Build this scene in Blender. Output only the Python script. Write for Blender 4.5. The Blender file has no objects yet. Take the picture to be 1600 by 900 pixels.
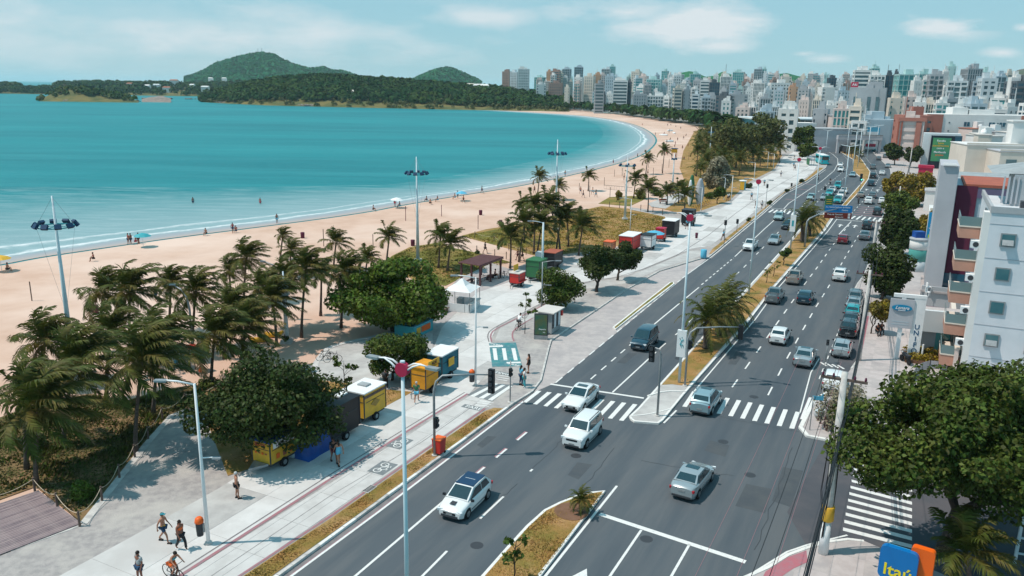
import bpy, math, random
import numpy as np
from mathutils import Vector, Matrix
from mathutils.geometry import tessellate_polygon
random.seed(7); RNG = np.random.default_rng(7)
S = bpy.context.scene
COL = S.collection
# ------------------------------------------------------------------ camera
CH, CF, CPITCH, CROLL = 24.0, 1250.0, math.atan(314/1250), math.atan(0.0136)
cam = bpy.data.objects.new('camera', bpy.data.cameras.new('camera')); COL.objects.link(cam)
cam.data.sensor_width = 36; cam.data.lens = 36*CF/1600; cam.data.clip_end = 30000; cam.data.clip_start = 0.5
FW = Vector((0, math.cos(CPITCH), -math.sin(CPITCH))); RT = Vector((1, 0, 0)); UP = RT.cross(FW)
R2 = RT*math.cos(CROLL)+UP*math.sin(CROLL); U2 = -RT*math.sin(CROLL)+UP*math.cos(CROLL)
cam.matrix_world = Matrix(((R2.x, U2.x, -FW.x, 0), (R2.y, U2.y, -FW.y, 0), (R2.z, U2.z, -FW.z, CH), (0, 0, 0, 1)))
S.camera = cam
# ------------------------------------------------------------------ exposure
S.view_settings.view_transform = 'Standard'; S.view_settings.look = 'None'
S.view_settings.exposure = 0.0; S.view_settings.gamma = 1
S.cycles.max_bounces = 6; S.cycles.diffuse_bounces = 2; S.cycles.glossy_bounces = 2
S.cycles.transmission_bounces = 2; S.cycles.transparent_max_bounces = 4; S.cycles.volume_bounces = 1
# ------------------------------------------------------------------ sun and sky
SUN_EL, SUN_AZ = math.radians(61), math.radians(-97)      # azimuth from +Y towards +X
sd = Vector((math.sin(SUN_AZ)*math.cos(SUN_EL), math.cos(SUN_AZ)*math.cos(SUN_EL), math.sin(SUN_EL)))
sun = bpy.data.objects.new('sun', bpy.data.lights.new('sun', 'SUN')); COL.objects.link(sun)
sun.data.energy = 3.9; sun.data.angle = math.radians(0.5); sun.data.color = (1.0, 0.89, 0.79)
sun.rotation_euler = sd.to_track_quat('Z', 'Y').to_euler()
W = bpy.data.worlds.new('World'); S.world = W; W.use_nodes = True
nt = W.node_tree; N = nt.nodes; N.clear()
def nd(t, **k):
    n = N.new(t)
    for a, b in k.items():
        if a.startswith('i_'): n.inputs[int(a[2:])].default_value = b
        else: setattr(n, a, b)
    return n
L = nt.links.new
def mth(op, a, b=None, c=None, clamp=False):
    n = N.new('ShaderNodeMath'); n.operation = op; n.use_clamp = clamp
    for i, v in enumerate((a, b, c)):
        if v is None: continue
        if isinstance(v, (int, float)): n.inputs[i].default_value = v
        else: L(v, n.inputs[i])
    return n.outputs[0]
def mixc(fac, a, b, blend='MIX'):
    n = N.new('ShaderNodeMix'); n.data_type = 'RGBA'; n.blend_type = blend
    for i, v in ((0, fac), (6, a), (7, b)):
        if isinstance(v, (int, float)): n.inputs[i].default_value = v
        elif isinstance(v, tuple): n.inputs[i].default_value = (*v, 1) if len(v) == 3 else v
        else: L(v, n.inputs[i])
    return n.outputs[2]
sky = nd('ShaderNodeTexSky', sky_type='NISHITA', sun_disc=False, sun_elevation=SUN_EL, sun_rotation=SUN_AZ % (2*math.pi), altitude=20, air_density=1.0, dust_density=0.6, ozone_density=1.6)
tc = nd('ShaderNodeTexCoord'); sp = nd('ShaderNodeSeparateXYZ'); L(tc.outputs['Generated'], sp.inputs[0])
X, Y, Z = sp.outputs
az = mth('ARCTAN2', X, Y); el = mth('ARCSINE', Z)
# teal grade of the clear air: the zenith keeps more blue, the horizon is pale cyan
tint = mixc(0.0, (1, 1, 1), (1, 1, 1))
band = mth('MULTIPLY_ADD', el, 2.2, 0.0, clamp=True)
skyc = mixc(1.0, sky.outputs[0], (0.60, 0.92, 0.90), 'MULTIPLY')
pale = mixc(band, (4.3, 7.0, 8.1), (2.3, 6.0, 7.9))
skyc = mixc(0.80, skyc, pale)
cmb = nd('ShaderNodeCombineXYZ'); L(mth('MULTIPLY', az, 1.0), cmb.inputs[0]); L(mth('MULTIPLY', el, 3.2), cmb.inputs[1])
def noise(scale, detail, rough, seed):
    n = nd('ShaderNodeTexNoise', noise_dimensions='3D'); n.inputs['Scale'].default_value = scale
    n.inputs['Detail'].default_value = detail; n.inputs['Roughness'].default_value = rough
    m = nd('ShaderNodeVectorMath', operation='ADD'); L(cmb.outputs[0], m.inputs[0]); m.inputs[1].default_value = (seed, seed*1.7, seed*.3)
    L(m.outputs[0], n.inputs['Vector']); return n.outputs[0]
n1 = noise(9, 7, 0.62, 3.1); n2 = noise(3.0, 6, 0.6, 9.2)
def pxdir(px, py):
    d = FW*CF+R2*(px-800)-U2*(py-450); d.normalize(); return math.atan2(d.x, d.y), math.asin(d.z)
dens = mth('MULTIPLY', mth('SUBTRACT', n2, 0.50), 2.4, clamp=True)         # thin broken veil everywhere
dens = mth('MULTIPLY', dens, 0.55)
for (px, py, rx, ry, k) in [(330, 50, 420, 48, .95), (20, 70, 220, 50, .8), (1060, 42, 150, 44, 1.5), (1120, 72, 60, 14, 1.1), (980, 20, 120, 25, 1.2),
                            (1468, 42, 88, 20, 1.9), (1500, 52, 66, 13, 1.0), (1565, 82, 30, 8, 1.2), (1290, 92, 40, 9, .9), (1255, 84, 24, 6, .9), (745, 28, 95, 22, .9), (1600, 42, 20, 8, 1.3)]:
    a0, e0 = pxdir(px, py)
    u = mth('DIVIDE', mth('SUBTRACT', az, a0), rx/CF*1.05); v = mth('DIVIDE', mth('SUBTRACT', el, e0), ry/CF)
    r = mth('SQRT', mth('ADD', mth('MULTIPLY', u, u), mth('MULTIPLY', v, v)))
    m = mth('SUBTRACT', mth('MULTIPLY_ADD', n1, 2.4, -0.25), r)
    m = mth('MULTIPLY', mth('MULTIPLY', m, 1.0, clamp=True), k*.62, clamp=True)
    dens = mth('MAXIMUM', dens, m)
dens = mth('MULTIPLY', dens, 1.5, clamp=True); up0 = mth('GREATER_THAN', Z, 0.0)
cl = mixc(mth('MULTIPLY', dens, up0), skyc, (7.6, 8.4, 8.8))
bg = nd('ShaderNodeBackground'); bg.inputs[1].default_value = 0.095; L(cl, bg.inputs[0])
wo = nd('ShaderNodeOutputWorld'); L(bg.outputs[0], wo.inputs[0])

# ------------------------------------------------------------------ pixel of the survey photo -> place on the ground
def at(px, py, z=0.0):
    d = FW*CF+R2*(px-800)-U2*(py-450); t = (z-CH)/d.z; return Vector((d.x*t, d.y*t, z))
def proj(p):
    v = Vector(p)-Vector((0, 0, CH)); f = v.dot(FW); return 800+CF*v.dot(R2)/f, 450-CF*v.dot(U2)/f
def far(px, D, z=0.0):
    """a place D metres out in the direction of image column px"""
    return Vector(((px-804.3)/CF*(D*math.cos(CPITCH)+(CH-z)*math.sin(CPITCH)), D, z))
def height_to(b, py):
    lo, hi = -5.0, 260.0
    for _ in range(40):
        m = (lo+hi)/2
        if proj((b.x, b.y, m))[1] > py: lo = m
        else: hi = m
    return lo
ROAD = math.radians(26.7); RU = Vector((math.sin(ROAD), math.cos(ROAD), 0)); RV = Vector((math.cos(ROAD), -math.sin(ROAD), 0))

# ------------------------------------------------------------------ materials
MATS = {}
def mat(name, c, c2=None, scale=3.0, rough=.85, bump=0., bscale=None, metal=0., detail=5, spec=.3, lo=.4, hi=.62, isl=0., emis=None, coat=0., stretch=None, space='Object', c3=None, s3=.2, trans=0.):
    if name in MATS: return MATS[name]
    m = bpy.data.materials.new(name); m.use_nodes = True; t = m.node_tree; n = t.nodes; b = n['Principled BSDF']
    b.inputs['Base Color'].default_value = (*c, 1); b.inputs['Roughness'].default_value = rough; b.inputs['Metallic'].default_value = metal
    b.inputs['Specular IOR Level'].default_value = spec; b.inputs['Coat Weight'].default_value = coat
    m.diffuse_color = (*c, 1)
    if emis: b.inputs['Emission Color'].default_value = (*emis[:3], 1); b.inputs['Emission Strength'].default_value = emis[3]
    vec = None
    if c2 or bump or c3:
        tcn = n.new('ShaderNodeTexCoord'); vec = tcn.outputs[space]
        if stretch:
            mp = n.new('ShaderNodeMapping'); mp.inputs['Scale'].default_value = stretch[:3]
            if len(stretch) > 3: mp.vector_type = 'TEXTURE'; mp.inputs['Scale'].default_value = tuple(1/q for q in stretch[:3]); mp.inputs['Rotation'].default_value = (0, 0, -stretch[3])
            t.links.new(vec, mp.inputs[0]); vec = mp.outputs[0]
    out = None
    def mx(fac, a, bb):
        x = n.new('ShaderNodeMix'); x.data_type = 'RGBA'; t.links.new(fac, x.inputs[0])
        for i, v in ((6, a), (7, bb)):
            if isinstance(v, tuple): x.inputs[i].default_value = (*v, 1)
            else: t.links.new(v, x.inputs[i])
        return x.outputs[2]
    def ns(sc, dt=detail, r=.6):
        x = n.new('ShaderNodeTexNoise'); x.inputs['Scale'].default_value = sc; x.inputs['Detail'].default_value = dt; x.inputs['Roughness'].default_value = r
        t.links.new(vec, x.inputs['Vector']); return x.outputs[0]
    def rmp(v, l, h):
        x = n.new('ShaderNodeMapRange'); x.inputs[1].default_value = l; x.inputs[2].default_value = h; t.links.new(v, x.inputs[0]); return x.outputs[0]
    if c2: out = mx(rmp(ns(scale), lo, hi), c, c2)
    if c3: out = mx(rmp(ns(s3), .48, .66), out if out else c, c3)
    if isl:
        g = n.new('ShaderNodeNewGeometry'); hs = n.new('ShaderNodeHueSaturation')
        t.links.new(rmp2(n, t, g.outputs['Random Per Island'], 1-isl, 1+isl), hs.inputs['Value'])
        t.links.new(rmp2(n, t, g.outputs['Random Per Island'], .5-isl*.045, .5+isl*.03), hs.inputs['Hue'])
        if out: t.links.new(out, hs.inputs['Color'])
        else: hs.inputs['Color'].default_value = (*c, 1)
        out = hs.outputs[0]
    if out: t.links.new(out, b.inputs['Base Color'])
    if bump:
        x = n.new('ShaderNodeBump'); x.inputs['Strength'].default_value = bump; x.inputs['Distance'].default_value = .05
        t.links.new(ns(bscale or scale*4), x.inputs['Height']); t.links.new(x.outputs[0], b.inputs['Normal'])
    if trans:
        tr = n.new('ShaderNodeBsdfTranslucent'); ms = n.new('ShaderNodeMixShader'); ms.inputs[0].default_value = trans
        if out: t.links.new(out, tr.inputs[0])
        else: tr.inputs[0].default_value = (*c, 1)
        t.links.new(b.outputs[0], ms.inputs[1]); t.links.new(tr.outputs[0], ms.inputs[2])
        t.links.new(ms.outputs[0], n['Material Output'].inputs[0])
    MATS[name] = m; return m
def rmp2(n, t, v, l, h):
    x = n.new('ShaderNodeMapRange'); x.inputs[3].default_value = l; x.inputs[4].default_value = h; t.links.new(v, x.inputs[0]); return x.outputs[0]

M = dict(
 asphalt=mat('asphalt', (.086, .103, .118), (.110, .122, .132), .9, .88, .25, 40, c3=(.066, .084, .101), s3=.30, stretch=(1, .09, 1, math.radians(26.7))),
 asphalt_old=mat('asphalt_old', (.085, .088, .10), (.105, .10, .11), .5, .9, .25, 40, c3=(.06, .07, .085), s3=.12),
 paint=mat('road_paint', (.72, .72, .70), (.55, .56, .56), 6, .7, lo=.5, hi=.75),
 redpaint=mat('red_paint', (.36, .16, .18), (.30, .19, .21), 3, .8),
 pinkpaint=mat('red_pavement', (.42, .14, .17), (.36, .17, .2), 3, .8),
 slab=mat('light_concrete', (.58, .565, .55), (.52, .505, .49), 1.2, .85, .1, 12, c3=(.49, .47, .455), s3=.22),
 slab2=mat('grey_concrete', (.46, .445, .43), (.40, .385, .375), 1.4, .85, .15, 12, c3=(.54, .53, .51), s3=.3),
 cobble=mat('grey_pavers', (.40, .37, .355), (.31, .29, .285), 2.5, .9, .5, 9, c3=(.46, .43, .40), s3=.35),
 pinkslab=mat('worn_pavement', (.47, .425, .41), (.40, .365, .36), 1.5, .88, .2, 9, c3=(.36, .33, .33), s3=.4),
 kerb=mat('kerb_concrete', (.58, .56, .53), (.42, .41, .4), 2, .85, .1),
 kerbwhite=mat('whitewashed_kerb', (.74, .73, .70), (.55, .54, .53), 3, .8, .1, lo=.5, hi=.8),
 gutter=mat('gutter_concrete', (.22, .20, .20), (.17, .16, .165), 2, .9),
 sand=mat('beach_sand', (.62, .425, .33), (.56, .37, .28), .25, .95, .5, 2.2, c3=(.71, .53, .44), s3=.03),
 wetsand=mat('wet_sand', (.44, .39, .365), (.40, .37, .36), .6, .35, .05, 2, spec=.5),
 drygrass=mat('dry_grass', (.34, .185, .06), (.20, .155, .035), .55, .95, .8, 9, c3=(.45, .26, .12), s3=.28),
 lawn=mat('lawn', (.20, .17, .032), (.12, .125, .022), .5, .95, .8, 10, c3=(.38, .22, .085), s3=.13),
 scrub=mat('scrub_ground', (.13, .10, .035), (.27, .16, .085), .6, .95, .9, 6, c3=(.07, .07, .02), s3=.25),
 soil=mat('soil', (.16, .085, .05), (.2, .11, .07), 2, .95, .3),
 land=mat('land', (.30, .28, .25), (.2, .2, .17), .02, .95),
 wood=mat('weathered_wood', (.34, .27, .27), (.25, .19, .2), 1.2, .85, .3, 8, stretch=(1, 12, 1), isl=0),
 darkwood=mat('dark_timber', (.095, .038, .04), (.13, .055, .055), 3, .7, .2),
 post=mat('timber_post', (.16, .11, .09), (.1, .07, .06), 3, .9),
 rope=mat('rope', (.55, .45, .34)),
 white=mat('white_paint', (.78, .79, .79), (.66, .68, .69), 1.5, .6, lo=.5, hi=.8),
 polew=mat('pale_steel', (.56, .66, .70), rough=.45, spec=.5),
 poleg=mat('galvanised_steel', (.33, .35, .36), (.26, .28, .29), 3, .45, metal=.3),
 black=mat('black_plastic', (.012, .014, .018), rough=.5), dgrey=mat('dark_grey', (.045, .05, .058), rough=.6),
 rubber=mat('rubber', (.012, .012, .014), rough=.85), rim=mat('alloy', (.42, .44, .46), rough=.3, metal=.8),
 glass=mat('car_glass', (.012, .035, .045), rough=.04, spec=.9, coat=.5),
 lamp=mat('lamp_lens', (.7, .74, .76), rough=.12, spec=.8), tail=mat('tail_lens', (.38, .012, .02), rough=.2, spec=.6),
 red=mat('red_paintwork', (.60, .035, .025), (.5, .03, .03), 2, .45), orange=mat('orange_plastic', (.78, .13, .02), rough=.45),
 yellow=mat('yellow_paintwork', (.74, .42, .035), (.64, .36, .04), 2, .5), amber=mat('amber_tarp', (.72, .31, .02), (.6, .25, .02), 2, .7, .4, 4),
 green=mat('green_paintwork', (.035, .17, .07), (.04, .14, .07), 2, .6), teal=mat('teal_paint', (.04, .36, .40), (.05, .3, .36), 2, .55),
 deepteal=mat('deep_teal_paint', (.015, .13, .19), (.02, .16, .2), 2, .6), blue=mat('blue_tarp', (.01, .085, .36), (.012, .06, .26), 1.5, .45, .5, 3), navy=mat('navy_cloth', (.012, .05, .11), rough=.7),
 skyblue=mat('sky_blue', (.10, .42, .60), rough=.5), magenta=mat('crimson', (.44, .02, .065), rough=.5),
 maroon=mat('maroon_wall', (.11, .018, .045), rough=.7), skin=mat('skin', (.42, .20, .13), (.36, .16, .10), 5, .6), skin2=mat('tanned_skin', (.24, .10, .065), rough=.6),
 hair=mat('hair', (.018, .012, .01), rough=.7), greyhair=mat('grey_hair', (.5, .49, .48), rough=.8),
 trunk=mat('palm_trunk', (.13, .10, .085), (.08, .062, .055), 5, .9, .6, 6, stretch=(1, 1, 3)), bark=mat('bark', (.075, .058, .048), (.045, .035, .03), 4, .95, .8, 6),
 frond=mat('palm_leaf', (.066, .088, .015), (.18, .13, .035), .5, .6, spec=.2, isl=.35, trans=.25, lo=.45, hi=.7),
 frondold=mat('dry_palm_leaf', (.26, .18, .09), (.17, .13, .06), .9, .8, isl=.3, trans=.2),
 leafo=mat('olive_green_leaf', (.05, .078, .010), (.13, .15, .028), .7, .6, spec=.22, isl=.6, trans=.22, lo=.45, hi=.75), leafb=mat('broad_leaf', (.07, .12, .010), (.13, .175, .022), .5, .55, spec=.28, isl=.55, trans=.25, lo=.4, hi=.7),
 leafd=mat('dark_leaf', (.030, .052, .010), (.055, .075, .016), .6, .6, spec=.2, isl=.5, trans=.2),
 leafm=mat('mid_leaf', (.045, .08, .010), (.095, .12, .018), .6, .6, spec=.22, isl=.5, trans=.22),
 leafy=mat('olive_leaf', (.19, .15, .014), (.30, .205, .02), .5, .5, spec=.4, isl=.45, trans=.25), leaff=mat('far_leaf', (.018, .055, .016), (.05, .08, .02), .03, .9, spec=.08, isl=.4),
 leafg=mat('grove_leaf', (.07, .085, .02), (.12, .11, .03), .1, .7, isl=.4, trans=.15), greyleaf=mat('silver_leaf', (.22, .20, .12), (.30, .27, .19), .8, .6, isl=.4, trans=.2),
 hill=mat('wooded_hill', (.010, .105, .045), (.025, .14, .05), .02, .95, spec=.05), rock=mat('rock', (.19, .16, .14), (.28, .23, .2), .4, .9, .8, 2, isl=.4), grassrock=mat('headland_grass', (.17, .14, .045), (.07, .09, .03), .05, .95),
 cwall=mat('cream_wall', (.62, .58, .54), (.56, .53, .5), .3, .8), glassb=mat('window_glass', (.07, .12, .14), (.11, .19, .21), .15, .15, spec=.7), glasst=mat('teal_glass', (.05, .28, .29), (.10, .38, .38), .2, .12, spec=.7), glassn=mat('navy_glass', (.012, .065, .11), (.03, .12, .17), .15, .12, spec=.7),
 brick=mat('red_brick', (.40, .12, .075), (.33, .1, .07), 1, .85), orangew=mat('orange_wall', (.60, .30, .17), rough=.8), rooftile=mat('clay_roof', (.42, .15, .09), (.32, .13, .09), 1, .85), roofgrey=mat('roof_sheet', (.36, .39, .40), (.28, .30, .31), .7, .6),
 hillleaf=mat('hill_leaf', (.010, .105, .045), (.025, .15, .055), .01, .9, isl=.3, spec=.05), dryblade=mat('dry_blade', (.36, .20, .06), (.22, .18, .04), .6, .9, isl=.35), scrubleaf=mat('scrub_leaf', (.12, .095, .03), (.07, .085, .02), .5, .8, isl=.5), lawnblade=mat('lawn_blade', (.15, .15, .025), (.22, .18, .05), .5, .8, isl=.4),
 skirt=mat('stained_wall', (.48, .49, .52), (.41, .42, .45), .2, .8))

# ------------------------------------------------------------------ object helpers
def tag(o, label=None, cat=None, group=None, kind=None):
    if label: o['label'] = label
    if cat: o['category'] = cat
    if group: o['group'] = group
    if kind: o['kind'] = kind
    return o
def link(name, me, parent=None, loc=None, rz=0.):
    o = bpy.data.objects.new(name, me); COL.objects.link(o)
    if parent: o.parent = parent
    if loc is not None: o.location = loc
    if rz: o.rotation_euler.z = rz
    return o
def thing(name, label, cat, loc=(0, 0, 0), rz=0., group=None):
    o = link(name, None, None, loc, rz); o.empty_display_size = .3
    return tag(o, label, cat, group)
def children(o): return KIDS.get(o.name, [])
def copy_thing(o, loc, rz, label, group=None, scale=None, swap=None):
    """a copy of a thing with copies of its parts and sub-parts, mesh data shared"""
    def cp(a, par):
        c = a.copy(); COL.objects.link(c); c.parent = par
        if swap and a.type == 'MESH' and a.material_slots:
            m = swap.get(a.name.split('.')[0])
            if m: c.material_slots[0].link = 'OBJECT'; c.material_slots[0].material = m
        for k in a.children: cp(k, c)
        return c
    r = cp(o, None); r.location = loc; r.rotation_euler = (0, 0, rz); r['label'] = label
    if group: r['group'] = group
    if scale: r.scale = (scale,)*3
    return r
class MB:
    def __init__(s): s.v = []; s.f = []; s.mi = []; s.cur = 0
    def add(s, vs, fs):
        b = len(s.v); s.v += [tuple(p) for p in vs]; s.f += [tuple(b+i for i in f) for f in fs]; s.mi += [s.cur]*len(fs); return s
    def box(s, c, d, rz=0., taper=1.):
        x, y, z = d[0]/2, d[1]/2, d[2]/2; cs, sn = math.cos(rz), math.sin(rz); vs = []
        for k, t in ((-1, 1.), (1, taper)):
            for i, j in ((-1, -1), (1, -1), (1, 1), (-1, 1)):
                a, b = i*x*t, j*y*t; vs.append((c[0]+a*cs-b*sn, c[1]+a*sn+b*cs, c[2]+k*z))
        return s.add(vs, [(3, 2, 1, 0), (4, 5, 6, 7), (0, 1, 5, 4), (1, 2, 6, 5), (2, 3, 7, 6), (3, 0, 4, 7)])
    def tube(s, pts, r, n=8, cap=True):
        pts = [Vector(p) for p in pts]; R = r if isinstance(r, (list, tuple)) else [r]*len(pts); vs = []
        for i, p in enumerate(pts):
            d = (pts[min(i+1, len(pts)-1)]-pts[max(i-1, 0)]).normalized()
            a = d.orthogonal() if abs(d.z) > .9 else d.cross(Vector((0, 0, 1)))
            if abs(d.z) > .9: a = Vector((1, 0, 0)).cross(d)
            a.normalize(); b = d.cross(a)
            for k in range(n):
                t = 2*math.pi*k/n; vs.append(p+(a*math.cos(t)+b*math.sin(t))*R[i])
        fs = [(i*n+k, i*n+(k+1) % n, (i+1)*n+(k+1) % n, (i+1)*n+k) for i in range(len(pts)-1) for k in range(n)]
        if cap: fs += [tuple(range(n))[::-1], tuple((len(pts)-1)*n+k for k in range(n))]
        return s.add(vs, fs)
    def prism(s, poly, z0, z1):
        n = len(poly); A = sum(poly[i][0]*poly[(i+1) % n][1]-poly[(i+1) % n][0]*poly[i][1] for i in range(n))
        if A < 0: poly = poly[::-1]
        vs = [(p[0], p[1], z0) for p in poly]+[(p[0], p[1], z1) for p in poly]
        tr = tessellate_polygon([[Vector((p[0], p[1], 0)) for p in poly]])
        fs = []
        for a, b, c in tr:
            u = Vector(vs[b])-Vector(vs[a]); w = Vector(vs[c])-Vector(vs[a])
            if u.x*w.y-u.y*w.x < 0: a, b, c = a, c, b
            fs.append((a+n, b+n, c+n)); fs.append((c, b, a))
        fs += [(i, (i+1) % n, (i+1) % n+n, i+n) for i in range(n)]
        return s.add(vs, fs)
    def sheet(s, poly, z):
        tr = tessellate_polygon([[Vector((p[0], p[1], 0)) for p in poly]]); vs = [(p[0], p[1], z) for p in poly]; fs = []
        for a, b, c in tr:
            u = Vector(vs[b])-Vector(vs[a]); w = Vector(vs[c])-Vector(vs[a])
            fs.append((a, b, c) if u.x*w.y-u.y*w.x > 0 else (a, c, b))
        return s.add(vs, fs)
    def lathe(s, prof, c=(0, 0, 0), n=12, sx=1., sy=1.):
        vs = [(c[0]+r*math.cos(2*math.pi*k/n)*sx, c[1]+r*math.sin(2*math.pi*k/n)*sy, c[2]+z) for r, z in prof for k in range(n)]
        fs = [(i*n+k, i*n+(k+1) % n, (i+1)*n+(k+1) % n, (i+1)*n+k) for i in range(len(prof)-1) for k in range(n)]
        return s.add(vs, fs+[tuple(range(n))[::-1], tuple((len(prof)-1)*n+k for k in range(n))])
    def ball(s, c, r, n=8, m=5):
        r = r if isinstance(r, (tuple, list)) else (r, r, r)
        prof = [(math.sin(math.pi*i/m), -math.cos(math.pi*i/m)) for i in range(m+1)]; prof[0] = (.02, -1); prof[-1] = (.02, 1)
        vs = [(c[0]+a*math.cos(2*math.pi*k/n)*r[0], c[1]+a*math.sin(2*math.pi*k/n)*r[1], c[2]+b*r[2]) for a, b in prof for k in range(n)]
        return s.add(vs, [(i*n+k, i*n+(k+1) % n, (i+1)*n+(k+1) % n, (i+1)*n+k) for i in range(m) for k in range(n)])
    def mesh(s, name, m, smooth=False):
        me = bpy.data.meshes.new(name); me.from_pydata(s.v, [], s.f); me.update()
        for x in (m if isinstance(m, (list, tuple)) else [m]): me.materials.append(x)
        if any(s.mi): me.polygons.foreach_set('material_index', s.mi)
        if smooth: me.polygons.foreach_set('use_smooth', [True]*len(me.polygons))
        return me
    def build(s, name, m, parent=None, smooth=False, **k):
        o = link(name, s.mesh(name, m, smooth), parent); return tag(o, **k) if k else o
def npmesh(name, verts, quads, m):
    """verts (n,3) and quads (k,4) or tris (k,3) as numpy arrays"""
    me = bpy.data.meshes.new(name); k, w = quads.shape
    me.vertices.add(len(verts)); me.vertices.foreach_set('co', verts.astype(np.float32).ravel())
    me.loops.add(k*w); me.loops.foreach_set('vertex_index', quads.astype(np.int32).ravel())
    me.polygons.add(k); me.polygons.foreach_set('loop_start', np.arange(0, k*w, w, dtype=np.int32)); me.polygons.foreach_set('loop_total', np.full(k, w, dtype=np.int32))
    me.update(calc_edges=True); me.materials.append(m); return me
def P2(pts, z=0.): return [at(x, y, z).to_2d() for x, y in pts]
def dens(pts, step=6):
    out = []
    for a, b in zip(pts, pts[1:]):
        n = max(1, int((Vector(b)-Vector(a)).length/step)); out += [Vector(a).lerp(Vector(b), i/n) for i in range(n)]
    return out+[Vector(pts[-1])]
def smooth(pts, it=2):
    pts = [Vector(p) for p in pts]
    for _ in range(it):
        q = [pts[0]]
        for a, b in zip(pts, pts[1:]): q += [a.lerp(b, .25), a.lerp(b, .75)]
        pts = q+[pts[-1]]
    return pts
def offs(pts, d):
    out = []
    for i, p in enumerate(pts):
        t = (pts[min(i+1, len(pts)-1)]-pts[max(i-1, 0)]).normalized(); out.append(p+Vector((t.y, -t.x))*d)
    return out
def ribbon(mb, pts, w, z, side=0.):
    a, b = offs(pts, -w/2+side), offs(pts, w/2+side); vs = [(p.x, p.y, z) for p in a]+[(p.x, p.y, z) for p in b]; n = len(pts)
    return mb.add(vs, [(i, n+i, n+i+1, i+1) for i in range(n-1)])
def curb(mb, pts, w, z0, z1, side=0.):
    a, b = offs(pts, -w/2+side), offs(pts, w/2+side); n = len(pts)
    vs = [(p.x, p.y, z) for z in (z0, z1) for q in (a, b) for p in q]; fs = []
    for i in range(n-1): fs += [(2*n+i, 3*n+i, 3*n+i+1, 2*n+i+1), (i, 2*n+i, 2*n+i+1, i+1), (n+i, n+i+1, 3*n+i+1, 3*n+i)]
    fs += [(0, n, 3*n, 2*n), (n-1, 3*n-1, 4*n-1, 2*n-1)]
    return mb.add(vs, fs)
TEXTS = {}
def text_mesh(body, size, m, depth=.01, shear=0., align='CENTER'):
    k = (body, size, m.name)
    if k not in TEXTS:
        cu = bpy.data.curves.new('lettering', 'FONT'); cu.body = body; cu.size = size; cu.extrude = depth; cu.align_x = align; cu.align_y = 'CENTER'; cu.shear = shear; cu.resolution_u = 3; cu.offset = size*.012
        o = bpy.data.objects.new('lettering', cu); COL.objects.link(o); dg = bpy.context.evaluated_depsgraph_get()
        me = bpy.data.meshes.new_from_object(o.evaluated_get(dg)); bpy.data.objects.remove(o); me.materials.clear(); me.materials.append(m); TEXTS[k] = me
    return TEXTS[k]
def lettering(body, size, m, parent, loc, rz=0., rx=math.pi/2, shear=0., name='lettering'):
    o = link(name, text_mesh(body, size, m, shear=shear), parent, loc); o.rotation_euler = (rx, 0, rz); return o
# ================================================================== THE SETTING
def struct(name, mb, m, smooth=False, parent=None):
    o = mb.build(name, m, parent, smooth)
    if not parent: o['kind'] = 'structure'
    return o
def px(pts, z=0.): return [Vector(at(x, y, z).to_2d()) for x, y in pts]
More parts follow.
